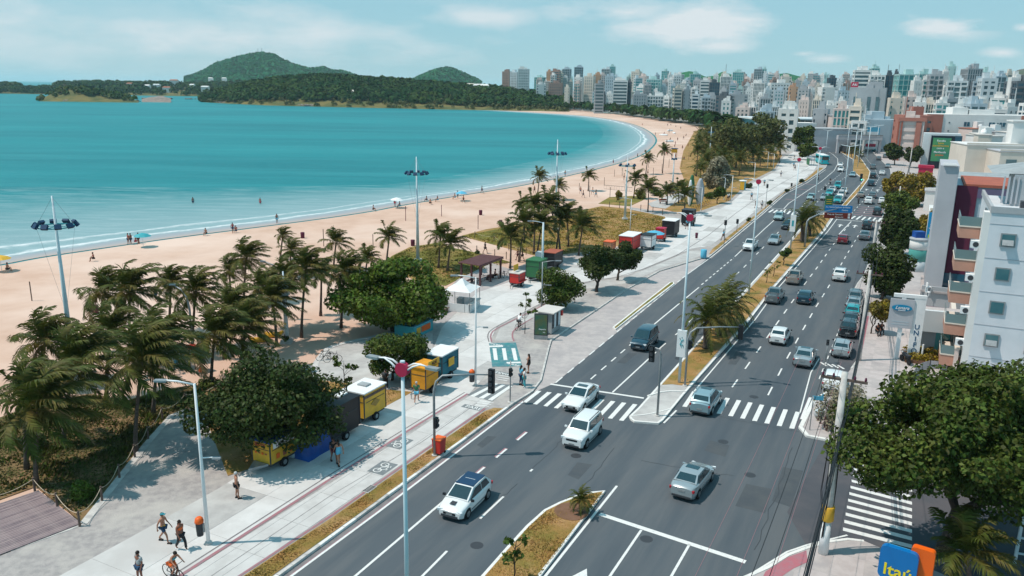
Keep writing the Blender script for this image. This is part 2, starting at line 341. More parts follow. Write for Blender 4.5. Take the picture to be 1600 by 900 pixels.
# ---- sea: one sheet to the horizon, plus the shallow surf band that follows the shore
def sea_material(name, surf):
    m = bpy.data.materials.new(name); m.use_nodes = True; t = m.node_tree; n = t.nodes; b = n['Principled BSDF']; K = t.links.new
    def N_(ty, **k):
        x = n.new(ty)
        for a, v in k.items(): setattr(x, a, v)
        return x
    co = N_('ShaderNodeTexCoord')
    def noise(sc, stretch, dt=4, rough=.6, src=None):
        mp = N_('ShaderNodeMapping'); mp.inputs['Scale'].default_value = stretch; K(src or co.outputs['Object'], mp.inputs[0])
        x = N_('ShaderNodeTexNoise'); x.inputs['Scale'].default_value = sc; x.inputs['Detail'].default_value = dt; x.inputs['Roughness'].default_value = rough; K(mp.outputs[0], x.inputs['Vector']); return x.outputs[0]
    def mr(v, a, b_, c=0., d=1.):
        x = N_('ShaderNodeMapRange'); K(v, x.inputs[0])
        for i, q in enumerate((a, b_, c, d)): x.inputs[i+1].default_value = q
        return x.outputs[0]
    def mx(f, a, c, bl='MIX'):
        x = N_('ShaderNodeMix'); x.data_type = 'RGBA'; x.blend_type = bl
        if isinstance(f, float): x.inputs[0].default_value = f
        else: K(f, x.inputs[0])
        for i, v in ((6, a), (7, c)):
            if isinstance(v, tuple): x.inputs[i].default_value = (*v, 1)
            else: K(v, x.inputs[i])
        return x.outputs[2]
    def mt(op, a, c):
        x = N_('ShaderNodeMath'); x.operation = op
        for i, v in ((0, a), (1, c)):
            if isinstance(v, float): x.inputs[i].default_value = v
            else: K(v, x.inputs[i])
        return x.outputs[0]
    big = mr(noise(.012, (.25, 1, 1), 5), .42, .62); streak = mr(noise(.07, (.12, 1, 1), 6, .7), .45, .68)
    deep = mx(big, (.003, .155, .180), (.008, .215, .238)); deep = mx(mt('MULTIPLY', streak, .5), deep, (.035, .28, .305))
    fine = mr(noise(.9, (.35, 1, 1), 4, .7), .35, .7); deep = mx(mt('MULTIPLY', fine, .30), deep, (.045, .30, .32))
    col = deep; rough = .38
    if surf:
        at_ = N_('ShaderNodeAttribute'); at_.attribute_name = 'shore'; sx = N_('ShaderNodeSeparateXYZ'); K(at_.outputs['Vector'], sx.inputs[0])
        u, v = sx.outputs[0], sx.outputs[1]
        cu = N_('ShaderNodeCombineXYZ'); K(mt('MULTIPLY', u, .12), cu.inputs[0]); K(v, cu.inputs[1])
        wob = mt('MULTIPLY', mt('SUBTRACT', noise(.45, (1, .25, 1), 5, .6, cu.outputs[0]), .5), 17.)
        w = mt('ADD', v, wob)
        shal = mx(mr(w, 6., 100.), (.24, .36, .38), deep)
        shal = mx(mt('MULTIPLY', mr(noise(.5, (.15, 1, 1), 5, .7), .45, .65), .35), shal, (.38, .50, .52))
        wet = mx(mr(v, 0., 2.6), (.47, .385, .34), (.33, .355, .38))
        col = mx(mr(mt('ADD', v, mt('MULTIPLY', wob, .35)), 3.2, 4.6), wet, shal)
        cf = N_('ShaderNodeCombineXYZ'); K(mt('MULTIPLY', u, .35), cf.inputs[0]); K(v, cf.inputs[1])
        fn = noise(1.6, (1, 1, 1), 6, .75, cf.outputs[0])
        sw = mt('ADD', v, mt('MULTIPLY', wob, .35))
        def bandf(c, wd, k):
            x = mt('ABSOLUTE', mt('SUBTRACT', sw, c), 0.); x = mr(x, wd, 0., 0., 1.); return mt('MULTIPLY', x, k)
        cov = mt('MAXIMUM', mt('MAXIMUM', bandf(5.2, 2.0, 1.15), bandf(12., 4.4, .95)), bandf(21., 3.4, .5))
        seg = mr(noise(.02, (1, .05, 1), 2, .5, cu.outputs[0]), .35, .6, .55, 1.1)
        foam = mr(mt('MULTIPLY', mt('ADD', cov, mt('MULTIPLY', mt('SUBTRACT', fn, .60), 2.2)), seg), .28, .85)
        col = mx(foam, col, (.78, .79, .79))
        dk = mt('MULTIPLY', bandf(13.5, 1.2, .5), mr(fn, .4, .6)); col = mx(dk, col, (.07, .28, .31))
    K(col, b.inputs['Base Color']); b.inputs['Roughness'].default_value = .5; b.inputs['Specular IOR Level'].default_value = .12
    bp = N_('ShaderNodeBump'); bp.inputs['Strength'].default_value = .55; bp.inputs['Distance'].default_value = .35; K(noise(.45, (.35, 1, 1), 6, .7), bp.inputs['Height']); K(bp.outputs[0], b.inputs['Normal'])
    return m
SEA = sea_material('sea_water', False); SURF = sea_material('surf_water', True)
struct('sea', MB().sheet([(-16000, -400), (16000, -400), (16000, 26000), (-16000, 26000)], -.06), SEA)
SHORE = [(-260, 452), (-120, 430), (0, 414), (40, 406), (75, 400), (150, 389), (225, 378), (275, 371), (400, 355), (500, 342), (575, 331), (625, 321), (700, 308), (800, 293), (890, 274), (960, 257), (1000, 244), (1018, 231), (1026, 219), (1018, 208), (996, 196), (960, 187), (910, 180.5), (840, 176), (760, 171.6), (700, 168.5)]
sl = smooth(px(SHORE, -.03), 2); sl = dens(sl, 5)
sl = [Vector(p[:2]) for p in sl]
rows = [0, 1.5, 3, 4, 5, 7, 9, 12, 16, 22, 30, 42, 60, 85, 120]
V, F, A = [], [], []; acc = 0.; us = []
for i, p in enumerate(sl):
    if i: acc += (p-sl[i-1]).length
    us.append(acc)
tan_ = [(sl[min(i+6, len(sl)-1)]-sl[max(i-6, 0)]).normalized() for i in range(len(sl))]
for j, d in enumerate(rows):
    for i, p in enumerate(sl):
        t = tan_[i]; k = min(1, max(.18, 1-(p.y-95)/110))
        q = p+Vector((-t.y, t.x))*(6+(d-6)*k if d > 6 else d); V.append((q.x, q.y, -.012-.001*j)); A.append((us[i], float(d), 0.))
n_ = len(sl)
for j in range(len(rows)-1):
    for i in range(n_-1): F.append((j*n_+i, j*n_+i+1, (j+1)*n_+i+1, (j+1)*n_+i))
me = bpy.data.meshes.new('surf'); me.from_pydata(V, [], F); me.materials.append(SURF)
me.attributes.new('shore', 'FLOAT_VECTOR', 'POINT').data.foreach_set('vector', np.array(A, dtype=np.float32).ravel())
o = link('surf', me); o['kind'] = 'structure'
# ---- beach: from the water line inland
sandpoly = [tuple(p) for p in offs(sl, .8)]
inner = px([(760, 164), (860, 167), (960, 178), (1040, 188), (1085, 196), (1180, 215), (1200, 260), (1100, 345), (900, 420), (700, 520), (560, 620), (330, 700), (100, 900), (-500, 1050)])
sm = [Vector(p[:2]) for p in sandpoly]+inner
struct('beach_sand', MB().sheet([tuple(p) for p in sm], 0.), M['sand'])
# ---- land under the city and along the far coast
T = lambda pts: [tuple(p.to_2d()) for p in pts]
coast = [at(1700, 900), at(1100, 300), at(1075, 198), at(960, 177), at(860, 167.5), at(760, 165), at(700, 166.5), at(600, 166), at(500, 166), at(430, 165), at(400, 161), at(345, 160), at(318, 158), at(335, 152), at(330, 149.5), at(250, 146), at(160, 143.5), at(90, 142), at(0, 141.5), at(-200, 139)]
back = [far(-200, 2300), far(90, 2300), far(130, 9000), far(2600, 9000), Vector((3000, 10, 0))]
struct('land', MB().sheet(T(coast+back), -.03), M['land'])
struct('far_beach', MB().sheet(T([at(700, 168.3), at(760, 171.2), at(840, 175.5), at(850, 168), at(760, 165), at(708, 165.5)]), -.005), M['sand'])
struct('far_beach', MB().sheet(T([at(195, 145.5), at(222, 146), at(216, 143.5), at(196, 143.2)]), .02), M['sand'])
struct('far_beach', MB().sheet(T([at(-60, 141.5), at(20, 142.3), at(84, 143.0), at(84, 141.6), at(0, 140.6), at(-60, 139.6)]), .02), M['sand'])
# ---- roads
road = [(60, 1300), (60, 1180), (425, 900), (790, 628), (850, 540), (975, 448), (1092, 403), (1115, 392), (1188, 331), (1222, 301), (1256, 283), (1284, 262), (1291, 249), (1280, 240), (1262, 229), (1256, 221), (1300, 215), (1400, 232), (1500, 300), (1700, 400), (2600, 800), (2600, 1300)]
struct('road', MB().sheet([tuple(p) for p in px(road)], 0.012), M['asphalt'])
R0 = .012
def flat(name, pts, z, m): return struct(name, MB().sheet([tuple(p) for p in px(pts, z)], z), m)
flat('parking_bay', [(868, 598), (1105, 404), (1096, 405), (1030, 425), (980, 453), (863, 533), (859, 545), (847, 594), (834, 613)], .020, M['pinkslab'])
flat('parking_bay', [(1302, 612), (1322, 490), (1336, 462), (1352, 462), (1353, 494), (1340, 562), (1326, 610)], .020, M['asphalt_old'])
flat('side_street', [(1290, 690), (1900, 790), (2300, 1000), (2300, 1300), (1900, 1040), (1400, 868), (1262, 856), (1230, 800)], .020, M['asphalt_old'])
# gutters
g = MB(); ribbon(g, dens(px([(300, 998), (434, 901), (802, 631), (832, 613)]), 4), .5, .018, side=.35); struct('gutter', g, M['gutter'])
g = MB(); ribbon(g, dens(px([(1106, 404), (1122, 391), (1192, 332), (1226, 302), (1260, 284)]), 4), .4, .018, side=.3); struct('gutter', g, M['gutter'])
# ---- the promenade slab (its top is 0.12 above the road) and everything laid on it
PZ = .12
base = [(40, 1185), (434, 899), (802, 629), (831, 611), (845, 593), (857, 544), (861, 531), (980, 451), (1030, 423), (1096, 403), (1106, 402), (1122, 389), (1192, 331), (1226, 301), (1260, 283), (1275, 273), (1290, 262), (1296, 249), (1284, 240), (1262, 231),
        (1240, 233), (1219, 237), (1222, 243), (1209, 265), (1171, 284), (1139, 314), (1096, 329), (1075, 336), (1060, 334), (984, 323.5), (984, 327), (1040, 338), (1045, 352), (1000, 376), (960, 387), (908, 395), (876, 399), (836, 405), (800, 421), (768, 411), (714, 437), (700, 452), (690, 466), (660, 495), (640, 507), (600, 522), (564, 530), (540, 535), (513, 543), (503, 553), (480, 575), (420, 600), (330, 632), (292, 640), (268, 649), (230, 692), (130, 818), (0, 865), (-400, 1000), (-400, 1300), (40, 1300)]
struct('promenade', MB().prism([tuple(p) for p in px(base, PZ)], -.2, PZ), M['cobble'])
prom = bpy.data.objects['promenade']
# plazas of other pavers
flat('plaza_paving', [(503, 556), (513, 546), (540, 538), (600, 525), (642, 510), (676, 500), (676, 548), (650, 603), (600, 606), (560, 598), (500, 592), (488, 575)], .127, M['slab2'])
flat('plaza_paving', [(716, 438), (768, 412), (800, 422), (876, 400), (905, 397), (930, 395), (876, 417), (798, 439), (746, 457), (700, 500), (684, 492), (692, 466)], .127, M['pinkslab'])
PL = [(-220, 1070), (200, 842), (344, 762), (398, 728), (520, 665), (600, 622), (650, 603), (676, 548), (690, 512), (720, 482), (746, 457), (798, 440), (876, 418), (940, 394), (1000, 381), (1045, 356), (1098, 334), (1141, 318), (1173, 288), (1211, 268), (1224, 246), (1240, 237), (1262, 240), (1280, 252), (1270, 270), (1255, 280), (1225, 297), (1190, 322), (1150, 354), (1110, 384), (1079, 389), (980, 430), (910, 441), (840, 478), (776, 511), (767, 530), (770, 573), (733, 616), (296, 889), (60, 1040)]
PC = [(60, 1047), (300, 891), (735, 618), (768, 628), (751, 641), (374, 900), (160, 1050)]
GF = [(1079, 392), (980, 433), (910, 444), (842, 481), (781, 513), (773, 532), (803, 533), (800, 525), (802, 516), (816, 506), (840, 492), (915, 452), (985, 442), (1030, 420), (1090, 402), (1105, 391)]
def clip(poly, n, d):
    out = []; k = len(poly)
    for i in range(k):
        a, b = poly[i], poly[(i+1) % k]; da, db = a.dot(n)-d, b.dot(n)-d
        if da <= 0: out.append(a)
        if (da < 0) != (db < 0) and da != db: out.append(a.lerp(b, da/(da-db)))
    return out
def slabs(poly, ls, lt, name, parent, mats, z, smax=1e9, gap=.02, pick=None, t0=0.):
    """rectangular slabs along the road direction, clipped to the outline; each a piece of its own"""
    ru, rv = RU.to_2d(), RV.to_2d(); ss = [p.dot(ru) for p in poly]; ts = [p.dot(rv) for p in poly]; k = 0
    i0, i1 = int(min(ss)//ls), int(max(ss)//ls); j0, j1 = int((min(ts)-t0)//lt), int((max(ts)-t0)//lt)
    rest = [MB() for _ in mats]
    for i in range(i0, i1+1):
        for j in range(j0, j1+1):
            q = poly
            for n, d in ((ru, (i+1)*ls-gap), (-ru, -(i*ls)), (rv, t0+(j+1)*lt-gap), (-rv, -(t0+j*lt))):
                q = clip(q, n, d)
                if len(q) < 3: break
            if len(q) < 3: continue
            ar = abs(sum(q[a].x*q[(a+1) % len(q)].y-q[(a+1) % len(q)].x*q[a].y for a in range(len(q))))/2
            if ar < .05: continue
            mi = pick(i, j) if pick else random.randrange(len(mats)); h = random.uniform(0, .004)
            dd = [q[0]]
            for p in q[1:]:
                if (p-dd[-1]).length > .01: dd.append(p)
            if (dd[0]-dd[-1]).length < .01: dd.pop()
            if len(dd) < 3: continue
            if q[0].dot(ru) < smax and k < 280:
                MB().prism([tuple(p) for p in dd], PZ-.05, z+h).build(name, mats[mi], parent); k += 1
            else: rest[mi].sheet([tuple(p) for p in dd], z+h)
    for r, m in zip(rest, mats):
        if r.v: r.build(name+'_field', m, parent, kind='stuff')
slabs(px(PL, PZ), 4.6, 3.3, 'concrete_slab', prom, [M['slab'], M['slab2'], mat('bright_concrete', (.64, .625, .61), (.58, .565, .55), 1.2, .85, .1, 12, c3=(.53, .51, .495), s3=.2)], .133, 118, pick=lambda i, j: 1 if (i*7+j*3) % 9 == 0 else (2 if (i//2+j) % 3 else 0), t0=.6)
slabs(px(PC, PZ), 3.4, 1.25, 'cycle_path_slab', prom, [M['slab'], mat('cycle_concrete', (.56, .545, .53), (.49, .475, .46), 1.2, .85, .1, 12)], .133, 118, pick=lambda i, j: (i*5+j) % 2, t0=.2)
flat('cycle_path', GF, .131, M['slab2'])
# red and dark guide lines of the cycle path
def line(name, pts, w, z, m, sm=0):
    q = px(pts, z); q = smooth(q, sm) if sm else q
    mb = MB(); ribbon(mb, [Vector(p[:2]) for p in dens(q, 5)], w, z); return struct(name, mb, m)
line('cycle_path_line', [(60, 1040), (296, 890), (520, 746), (731, 615)], .22, .141, M['redpaint'])
line('cycle_path_line', [(50, 1033), (290, 886), (515, 742), (726, 613)], .10, .141, M['gutter'])
line('cycle_path_line', [(150, 1056), (372, 901), (521, 803), (628, 728), (758, 638)], .16, .141, M['redpaint'])
line('cycle_path_line', [(764, 534), (761.5, 524), (766, 516), (785, 505), (840, 477), (910, 440), (980, 431), (1079, 390), (1166, 320), (1225, 284), (1265, 262)], .12, .141, M['gutter'], 1)
line('cycle_path_line', [(768, 534), (766, 524), (771, 516), (790, 506), (843, 480), (908, 445)], .16, .142, M['redpaint'], 1)
line('cycle_path_line', [(803, 533), (800, 525), (802, 516), (816, 506), (832, 497)], .16, .142, M['redpaint'], 1)
line('cycle_path_line', [(92, 1050), (330, 900), (520, 772), (660, 690), (745, 630)], .04, .142, M['gutter'])
# green strips, dry lawns, bare soil
def green(name, pts, z, m, zb=None): return struct(name, MB().prism([tuple(p) for p in px(pts, z)], PZ-.03 if zb is None else zb, z), m)
green('grass_strip', [(160, 1062), (372, 905), (522, 806), (628, 732), (758, 642), (772, 637), (787, 638), (572, 794), (428, 897), (250, 1030)], .15, M['drygrass'])
green('grass_strip', [(1108, 397), (1113, 389), (1148, 361), (1195, 324), (1229, 299), (1258, 281), (1280, 262), (1287, 262), (1262, 281), (1226, 299), (1192, 329), (1124, 386), (1112, 396)], .15, M['drygrass'])
green('dry_lawn', [(322, 655), (345, 640), (430, 605), (500, 594), (555, 600), (596, 608), (645, 612), (600, 636), (540, 660), (460, 694), (398, 729), (356, 743)], .15, M['drygrass'])
green('dry_lawn', [(1098, 329), (1060, 332), (1020, 322), (1075, 296), (1062, 262), (1068, 235), (1085, 205), (1110, 198), (1200, 212), (1222, 234), (1219, 238), (1222, 243), (1209, 265), (1171, 284), (1139, 314)], .09, M['drygrass'], -.05)
green('dune_grass', [(600, 412), (612, 400), (640, 386), (690, 378), (703, 386), (760, 398), (800, 410), (766, 411), (716, 436), (696, 446), (655, 440), (620, 425)], .06, M['lawn'], -.05)
green('dune_grass', [(722, 368), (760, 358), (800, 352), (862, 342), (872, 338), (900, 330), (940, 322), (985, 326), (1040, 338), (1045, 350), (1000, 374), (960, 385), (908, 393), (876, 397), (850, 402), (810, 392), (742, 374)], .06, M['drygrass'], -.05)
green('dune_grass', [(722, 368), (790, 356), (830, 372), (900, 385), (905, 393), (876, 397), (850, 402), (810, 392), (742, 374)], .075, M['lawn'], -.05)
green('dune_grass', [(935, 318), (952, 308), (990, 306), (1012, 309), (984, 322)], .05, M['lawn'], -.05)
green('scrub', [(-420, 790), (-100, 700), (0, 652), (60, 630), (140, 615), (200, 625), (255, 608), (330, 598), (400, 598), (330, 631), (292, 638), (266, 647), (228, 690), (127, 815), (56, 760), (0, 780), (-400, 960)], .06, M['scrub'], -.05)
flat('sand_path', [(1018, 323), (1012, 318), (1045, 306), (1075, 298), (1082, 301), (1040, 326)], .1, M['slab2'])
# ---- kerbs
def kerb(pts, w=.16, z0=-.05, z1=.15, m=None, sm=0, side=0.):
    q = px(pts, .14); q = smooth(q, sm) if sm else q
    mb = MB(); curb(mb, [Vector(p[:2]) for p in dens(q, 5)], w, z0, z1, side); return struct('kerb', mb, m or M['kerb'])
kb = tag(link('kerb', None), kind='structure'); kp = px([(250, 1032), (434, 899), (802, 629)], .14)
for a, b in zip(kp, kp[1:]):
    n = int((b-a).length/1.0); d = (b-a)/n; an = math.atan2(d.y, d.x)
    for i in range(n):
        c = a+d*(i+.5); MB().box((c.x, c.y, .07+random.uniform(-.008, .008)), (d.length-.035, .19, .20), an+random.uniform(-.012, .012)).build('kerbstone', M['kerbwhite'] if (i//3) % 2 else M['kerb'], kb)
kerb([(802, 629), (831, 611), (845, 593), (857, 544), (861, 531), (980, 451), (1030, 423), (1096, 403), (1106, 402), (1122, 389), (1192, 331), (1226, 301), (1260, 283), (1275, 273), (1290, 262), (1296, 249), (1284, 240), (1262, 231)], m=M['kerb'])
kerb([(764, 534), (770, 573)], .08, .1, .135); kerb([(130, 818), (230, 692), (268, 649), (292, 640)], .45, .05, .14); kerb([(0, 865), (130, 818)], .3, .05, .14)
kerb([(500, 592), (490, 572), (503, 553), (513, 543), (540, 535), (600, 522), (640, 507)], .5, .05, .15, M['slab'], 1)
kerb([(984, 326), (1040, 338), (1046, 352)], .3, .0, .13, M['slab'])
# ---- medians and islands
def inset(poly, d):
    n = len(poly); A = sum(poly[i].x*poly[(i+1) % n].y-poly[(i+1) % n].x*poly[i].y for i in range(n)); s = 1 if A > 0 else -1; out = []
    for i in range(n):
        a, b, c = poly[i-1], poly[i], poly[(i+1) % n]; u = (b-a).normalized(); v = (c-b).normalized()
        nn = Vector((-u.y, u.x))+Vector((-v.y, v.x)); k = max(nn.length, .7); out.append(b+nn/k*d*s*(2/k if k > 1 else 1.2))
    return out
def island(name, pts, m, w=.17, km=None, z=.16, grass=True):
    q = px(pts, .15); i_ = inset(q, w); mb = MB(); n = len(q)
    vs = [(p.x, p.y, .0) for p in q]+[(p.x, p.y, .15) for p in q]+[(p.x, p.y, .15) for p in i_]+[(p.x, p.y, .1) for p in i_]
    mb.add(vs, [(a*n+i, a*n+(i+1) % n, (a+1)*n+(i+1) % n, (a+1)*n+i) for a in range(3) for i in range(n)])
    struct('kerb', mb, km or M['kerbwhite'])
    struct(name, MB().prism([tuple(p) for p in i_], .05, z-.02), m)
M1 = [(985, 654), (983, 650), (997, 637), (1015, 617), (1100, 523), (1166, 451), (1226, 385), (1251, 356), (1275, 334), (1290, 331), (1303, 340), (1290, 359), (1210, 449), (1172, 499), (1072, 612), (1062, 624), (1036, 656), (1029, 661), (991, 658)]
island('median_strip', M1, M['slab2'])
struct('median_grass', MB().prism([tuple(p) for p in px([(1034, 601), (1102, 526), (1168, 455), (1229, 388), (1254, 358), (1277, 337), (1290, 335), (1297, 341), (1286, 358), (1206, 448), (1167, 498), (1074, 603), (1050, 600)], .16)], .1, .165), M['drygrass'])
island('traffic_island', [(946, 766), (925, 768), (902, 773), (874, 784), (850, 796), (822, 821), (790, 856), (752, 899), (640, 1032), (560, 1140), (640, 1180), (845, 899)], M['drygrass'], z=.17)
island('traffic_island', [(957, 511), (1000, 477), (1046, 441), (1052, 440), (1054, 443), (1003, 482), (962, 514)], M['lawn'], z=.17)
island('traffic_island', [(1315, 321), (1335, 298), (1350, 281), (1332, 267), (1333, 249), (1309, 235), (1278, 221), (1290, 219), (1325, 233), (1346, 248), (1360, 268), (1357, 280), (1345, 297), (1323, 321)], M['drygrass'], z=.17)
kerb([(1012, 619), (1040, 611), (1072, 612)], .15, .1, .2, M['kerbwhite'], 1); kerb([(985, 650), (1010, 648), (1040, 641), (1050, 638)], .12, .1, .17, M['kerbwhite'], 1)
# ---- right-hand pavements
rp = [(1272, 625), (1257, 655), (1251, 667), (1262, 680), (1293, 686), (1500, 718), (2100, 810), (2100, 500), (1560, 262), (1420, 238), (1364, 238), (1376, 249), (1391, 264), (1394, 285), (1388, 310), (1377, 345), (1362, 400), (1350, 430), (1340, 443), (1334, 455), (1340, 463), (1352, 466), (1353, 494), (1340, 562), (1330, 576), (1310, 600), (1296, 614)]
rpq = [(1100, 930), (1200, 886), (1232, 866), (1262, 855), (1295, 846), (1325, 842), (1350, 845), (1400, 866), (1480, 900), (1900, 1040), (2300, 1300), (1000, 1300)]
for q, nm in ((rp, 'pavement'), (rpq, 'pavement')): struct(nm, MB().prism([tuple(p) for p in px(q, PZ)], -.1, PZ), M['pinkslab'])
kerb([(1350, 845), (1325, 842), (1295, 846), (1262, 855), (1232, 866), (1200, 886), (1100, 930), (1000, 990)], .2, m=M['kerbwhite']); kerb([(1304, 606), (1272, 625), (1257, 655), (1251, 667), (1262, 680), (1293, 686), (1500, 718)], .3, m=M['kerbwhite'])
kerb([(1364, 238), (1376, 249), (1391, 264), (1394, 285), (1388, 310), (1377, 345), (1362, 400), (1350, 430), (1340, 443), (1334, 455), (1340, 463), (1352, 466), (1353, 494), (1340, 562), (1330, 576)], m=M['kerb'])
flat('red_pavement', [(1196, 893), (1232, 870), (1260, 860), (1262, 878), (1240, 888), (1216, 904), (1180, 925)], .13, M['pinkpaint'])
flat('red_pavement', [(1352, 494), (1358, 494), (1348, 545), (1342, 546)], .13, M['pinkpaint']); flat('red_pavement', [(1337, 452), (1347, 451), (1350, 460), (1341, 460)], .13, M['pinkpaint'])
pv = bpy.data.objects['pavement']
slabs(px([(1360, 494), (1352, 570), (1330, 615), (1400, 640), (1480, 640), (1450, 470), (1376, 462)], PZ), 2.4, 1.7, 'paving_slab', pv, [M['pinkslab'], mat('pale_pavement', (.50, .45, .44), (.44, .39, .38), 1.5, .88, .2, 9)], .124, 300, gap=.03, pick=lambda i, j: (i*3+j) % 2)
slabs(px([(1262, 880), (1300, 852), (1345, 850), (1400, 872), (1440, 900), (1440, 1000), (1180, 1000), (1215, 910)], PZ), 2.2, 1.6, 'paving_slab', bpy.data.objects['pavement.001'], [M['pinkslab'], MATS['pale_pavement']], .124, 300, gap=.03, pick=lambda i, j: (i*3+j) % 2)
# ---- painted markings (sheets a few mm above the asphalt)
PT = .022
def mark(name, pts, w=.13, dash=None, z=PT, m=None, start=0.):
    path = [Vector(p) for p in px(pts, z)]; mb = MB()
    if not dash: ribbon(mb, dens(path, 5), w, z)
    else:
        on, off = dash; s = start; segs = [(path[i], path[i+1]) for i in range(len(path)-1)]; Ls = [(b-a).length for a, b in segs]; tot = sum(Ls)
        def pt(d):
            for (a, b), l in zip(segs, Ls):
                if d <= l or (a, b) == segs[-1]: return a.lerp(b, min(d/l, 1))
                d -= l
        while s < tot:
            a, b = pt(s), pt(min(s+on, tot))
            if (b-a).length > .1: ribbon(mb, [a, b], w, z)
            s += on+off
    return struct(name, mb, m or M['paint'])
mark('edge_line', [(300, 1022), (455, 900), (591, 800), (818, 627)], .15); mark('edge_line', [(296, 1022), (452, 899.5), (588, 799.5), (816, 626)], .05, m=M['redpaint'], z=.021)
mark('edge_line', [(868, 598), (1000, 489), (1068, 433)], .13, (1.5, 1.2)); mark('edge_line', [(1068, 433), (1108, 404), (1122, 393), (1192, 334), (1226, 304), (1262, 285), (1290, 265)], .13)
mark('bus_lane_line', [(400, 1018), (555, 900), (694, 782)], .15); mark('bus_lane_line', [(739, 745), (832, 668)], .15, (1.5, 1.6)); mark('bus_lane_line', [(739, 744), (830, 668)], .26, (1.5, 1.6), z=.021, m=M['redpaint'])
mark('bus_lane_line', [(905, 608), (1012, 515)], .13, (1.3, 1.3)); mark('bus_lane_line', [(1012, 515), (1092, 449)], .15); mark('bus_lane_line', [(1096, 445), (1146, 403)], .15, (1.1, 1.0)); mark('bus_lane_line', [(1148, 401), (1192, 360), (1228, 327)], .15)
mark('bus_lane_line', [(1224, 327), (1232, 318), (1260, 299), (1284, 283), (1303, 267), (1309, 256), (1309, 248), (1301, 241), (1293, 236)], .15)
mark('lane_line', [(640, 920), (726, 833), (832, 733)], .14, (2.9, 3.7), start=.8); mark('lane_line', [(957, 613), (1025, 550)], .14)
mark('lane_line', [(1030, 545), (1065, 515), (1130, 448), (1160, 420), (1195, 384), (1221, 358), (1238, 341)], .13, (2.0, 3.1)); mark('lane_line', [(1245, 333), (1262, 312), (1291, 290), (1325, 262), (1325, 250), (1318, 243)], .13, (2, 3))
mark('lane_line', [(1268, 325), (1300, 292), (1330, 270)], .13, (2, 3))
mark('lane_line', [(1144, 605), (1182, 551), (1212, 508), (1236, 474), (1257, 444), (1276, 419), (1297, 389), (1315, 365), (1330, 348)], .13, (2.1, 3.05)); mark('lane_line', [(1200, 617.4), (1229.6, 560), (1254.6, 515), (1274, 481), (1294, 449), (1320, 403), (1341, 368), (1352, 350)], .13, (2.1, 3.05))
mark('lane_line', [(1330, 334), (1356, 306), (1374, 278), (1366, 262), (1352, 246)], .13, (2, 3)); mark('lane_line', [(1346, 338), (1366, 310), (1380, 284)], .13, (2, 3))
mark('lane_line', [(1311, 366), (1330, 346)], .15)
mark('edge_line', [(1084, 612), (1180, 499), (1214, 452), (1293, 362), (1308, 342)], .12); mark('edge_line', [(1037, 661), (1057, 641)], .14)
mark('edge_line', [(1250, 645), (1267, 582), (1280, 560)], .1); mark('edge_line', [(1252, 655), (1266, 621)], .22); mark('edge_line', [(1280, 592), (1306, 528), (1320, 494), (1332, 460)], .1, (1.0, 1.0))
mark('edge_line', [(964, 759), (852, 900), (740, 1040)], .15)
mark('stop_line', [(937, 803), (1165, 878)], .34); mark('lane_line', [(1002, 828), (953, 900), (880, 1010)], .14); mark('lane_line', [(1077, 851), (1049, 900), (1000, 990)], .14)
mark('stop_line', [(860, 600), (1006, 622)], .28); mark('stop_line', [(1203, 325), (1240, 328)], .3); mark('stop_line', [(1308, 343), (1362, 347)], .3); mark('edge_line', [(1180, 893), (1230, 862), (1262, 851), (1324, 836)], .12)
for i in range(4): mark('hatch_marking', [(1282+i*9, 566+i*1.5), (1292+i*9, 572+i*1.5)], .2)
def arrow(x, y, k=1., flip=1):
    c = at(x, y, PT); mb = MB(); a = RU.to_2d(); b = RV.to_2d(); c = c.to_2d()
    def q(s, t): return tuple(c+a*s*flip*k+b*t*k)
    mb.sheet([q(1.3, 0), q(0, .55), q(0, -.55)], PT); mb.sheet([q(0, .12), q(-2.2, .12), q(-2.2, -.12), q(0, -.12)], PT-.001)
    return struct('lane_arrow', mb, M['paint'])
arrow(905, 905, .8); arrow(1313, 352); arrow(1336, 353); arrow(1354, 296); arrow(1371, 297); arrow(1250, 610+0, 0.01) if False else None
def crosswalk(first, last, n, z=PT, m=None):
    a, b = px(first, z), px(last, z); mb = MB()
    for i in range(n):
        q = [a[k].lerp(b[k], i/(n-1)) for k in range(4)]; mb.sheet([tuple(p) for p in q], z)
    return struct('crosswalk', mb, m or M['paint'])
crosswalk([(817, 628), (823, 629), (846, 611), (839, 610)], [(967, 656.6), (974, 657.7), (996, 632), (989, 631)], 10)
crosswalk([(1066, 635), (1073, 636), (1089, 612), (1082, 611)], [(1233, 669), (1241, 670), (1250, 644), (1243, 643)], 10)
crosswalk([(1317.5, 824), (1317, 829), (1425, 857), (1425, 851)], [(1335, 722), (1336, 725.5), (1425, 750), (1425, 746)], 11, z=.030)
crosswalk([(1200, 331.5), (1203, 332), (1210, 327.5), (1207, 327)], [(1236, 335), (1239, 335.3), (1243, 330.5), (1240, 330)], 6)
crosswalk([(1328, 342), (1331, 342.4), (1338, 337.7), (1335, 337.3)], [(1371, 346), (1374, 346.4), (1378, 341), (1375, 340.6)], 6)
flat('crosswalk_panel', [(730, 617), (762, 598), (802, 602), (769, 627)], .137, M['redpaint'] if 0 else mat('slate_paint', (.17, .19, .20), (.2, .22, .23), 4, .8))
crosswalk([(734, 618.5), (741, 620), (779, 599.6), (773, 599)], [(762, 624.5), (769, 626), (801, 603.5), (796, 602.3)], 3, z=.143)
flat('mural_panel', [(764, 536), (806, 535), (816, 572), (769, 573)], .139, mat('teal_mural', (.06, .20, .23), (.05, .24, .25), 1.2, .8, c3=(.16, .26, .28), s3=2.6, lo=.45, hi=.6))
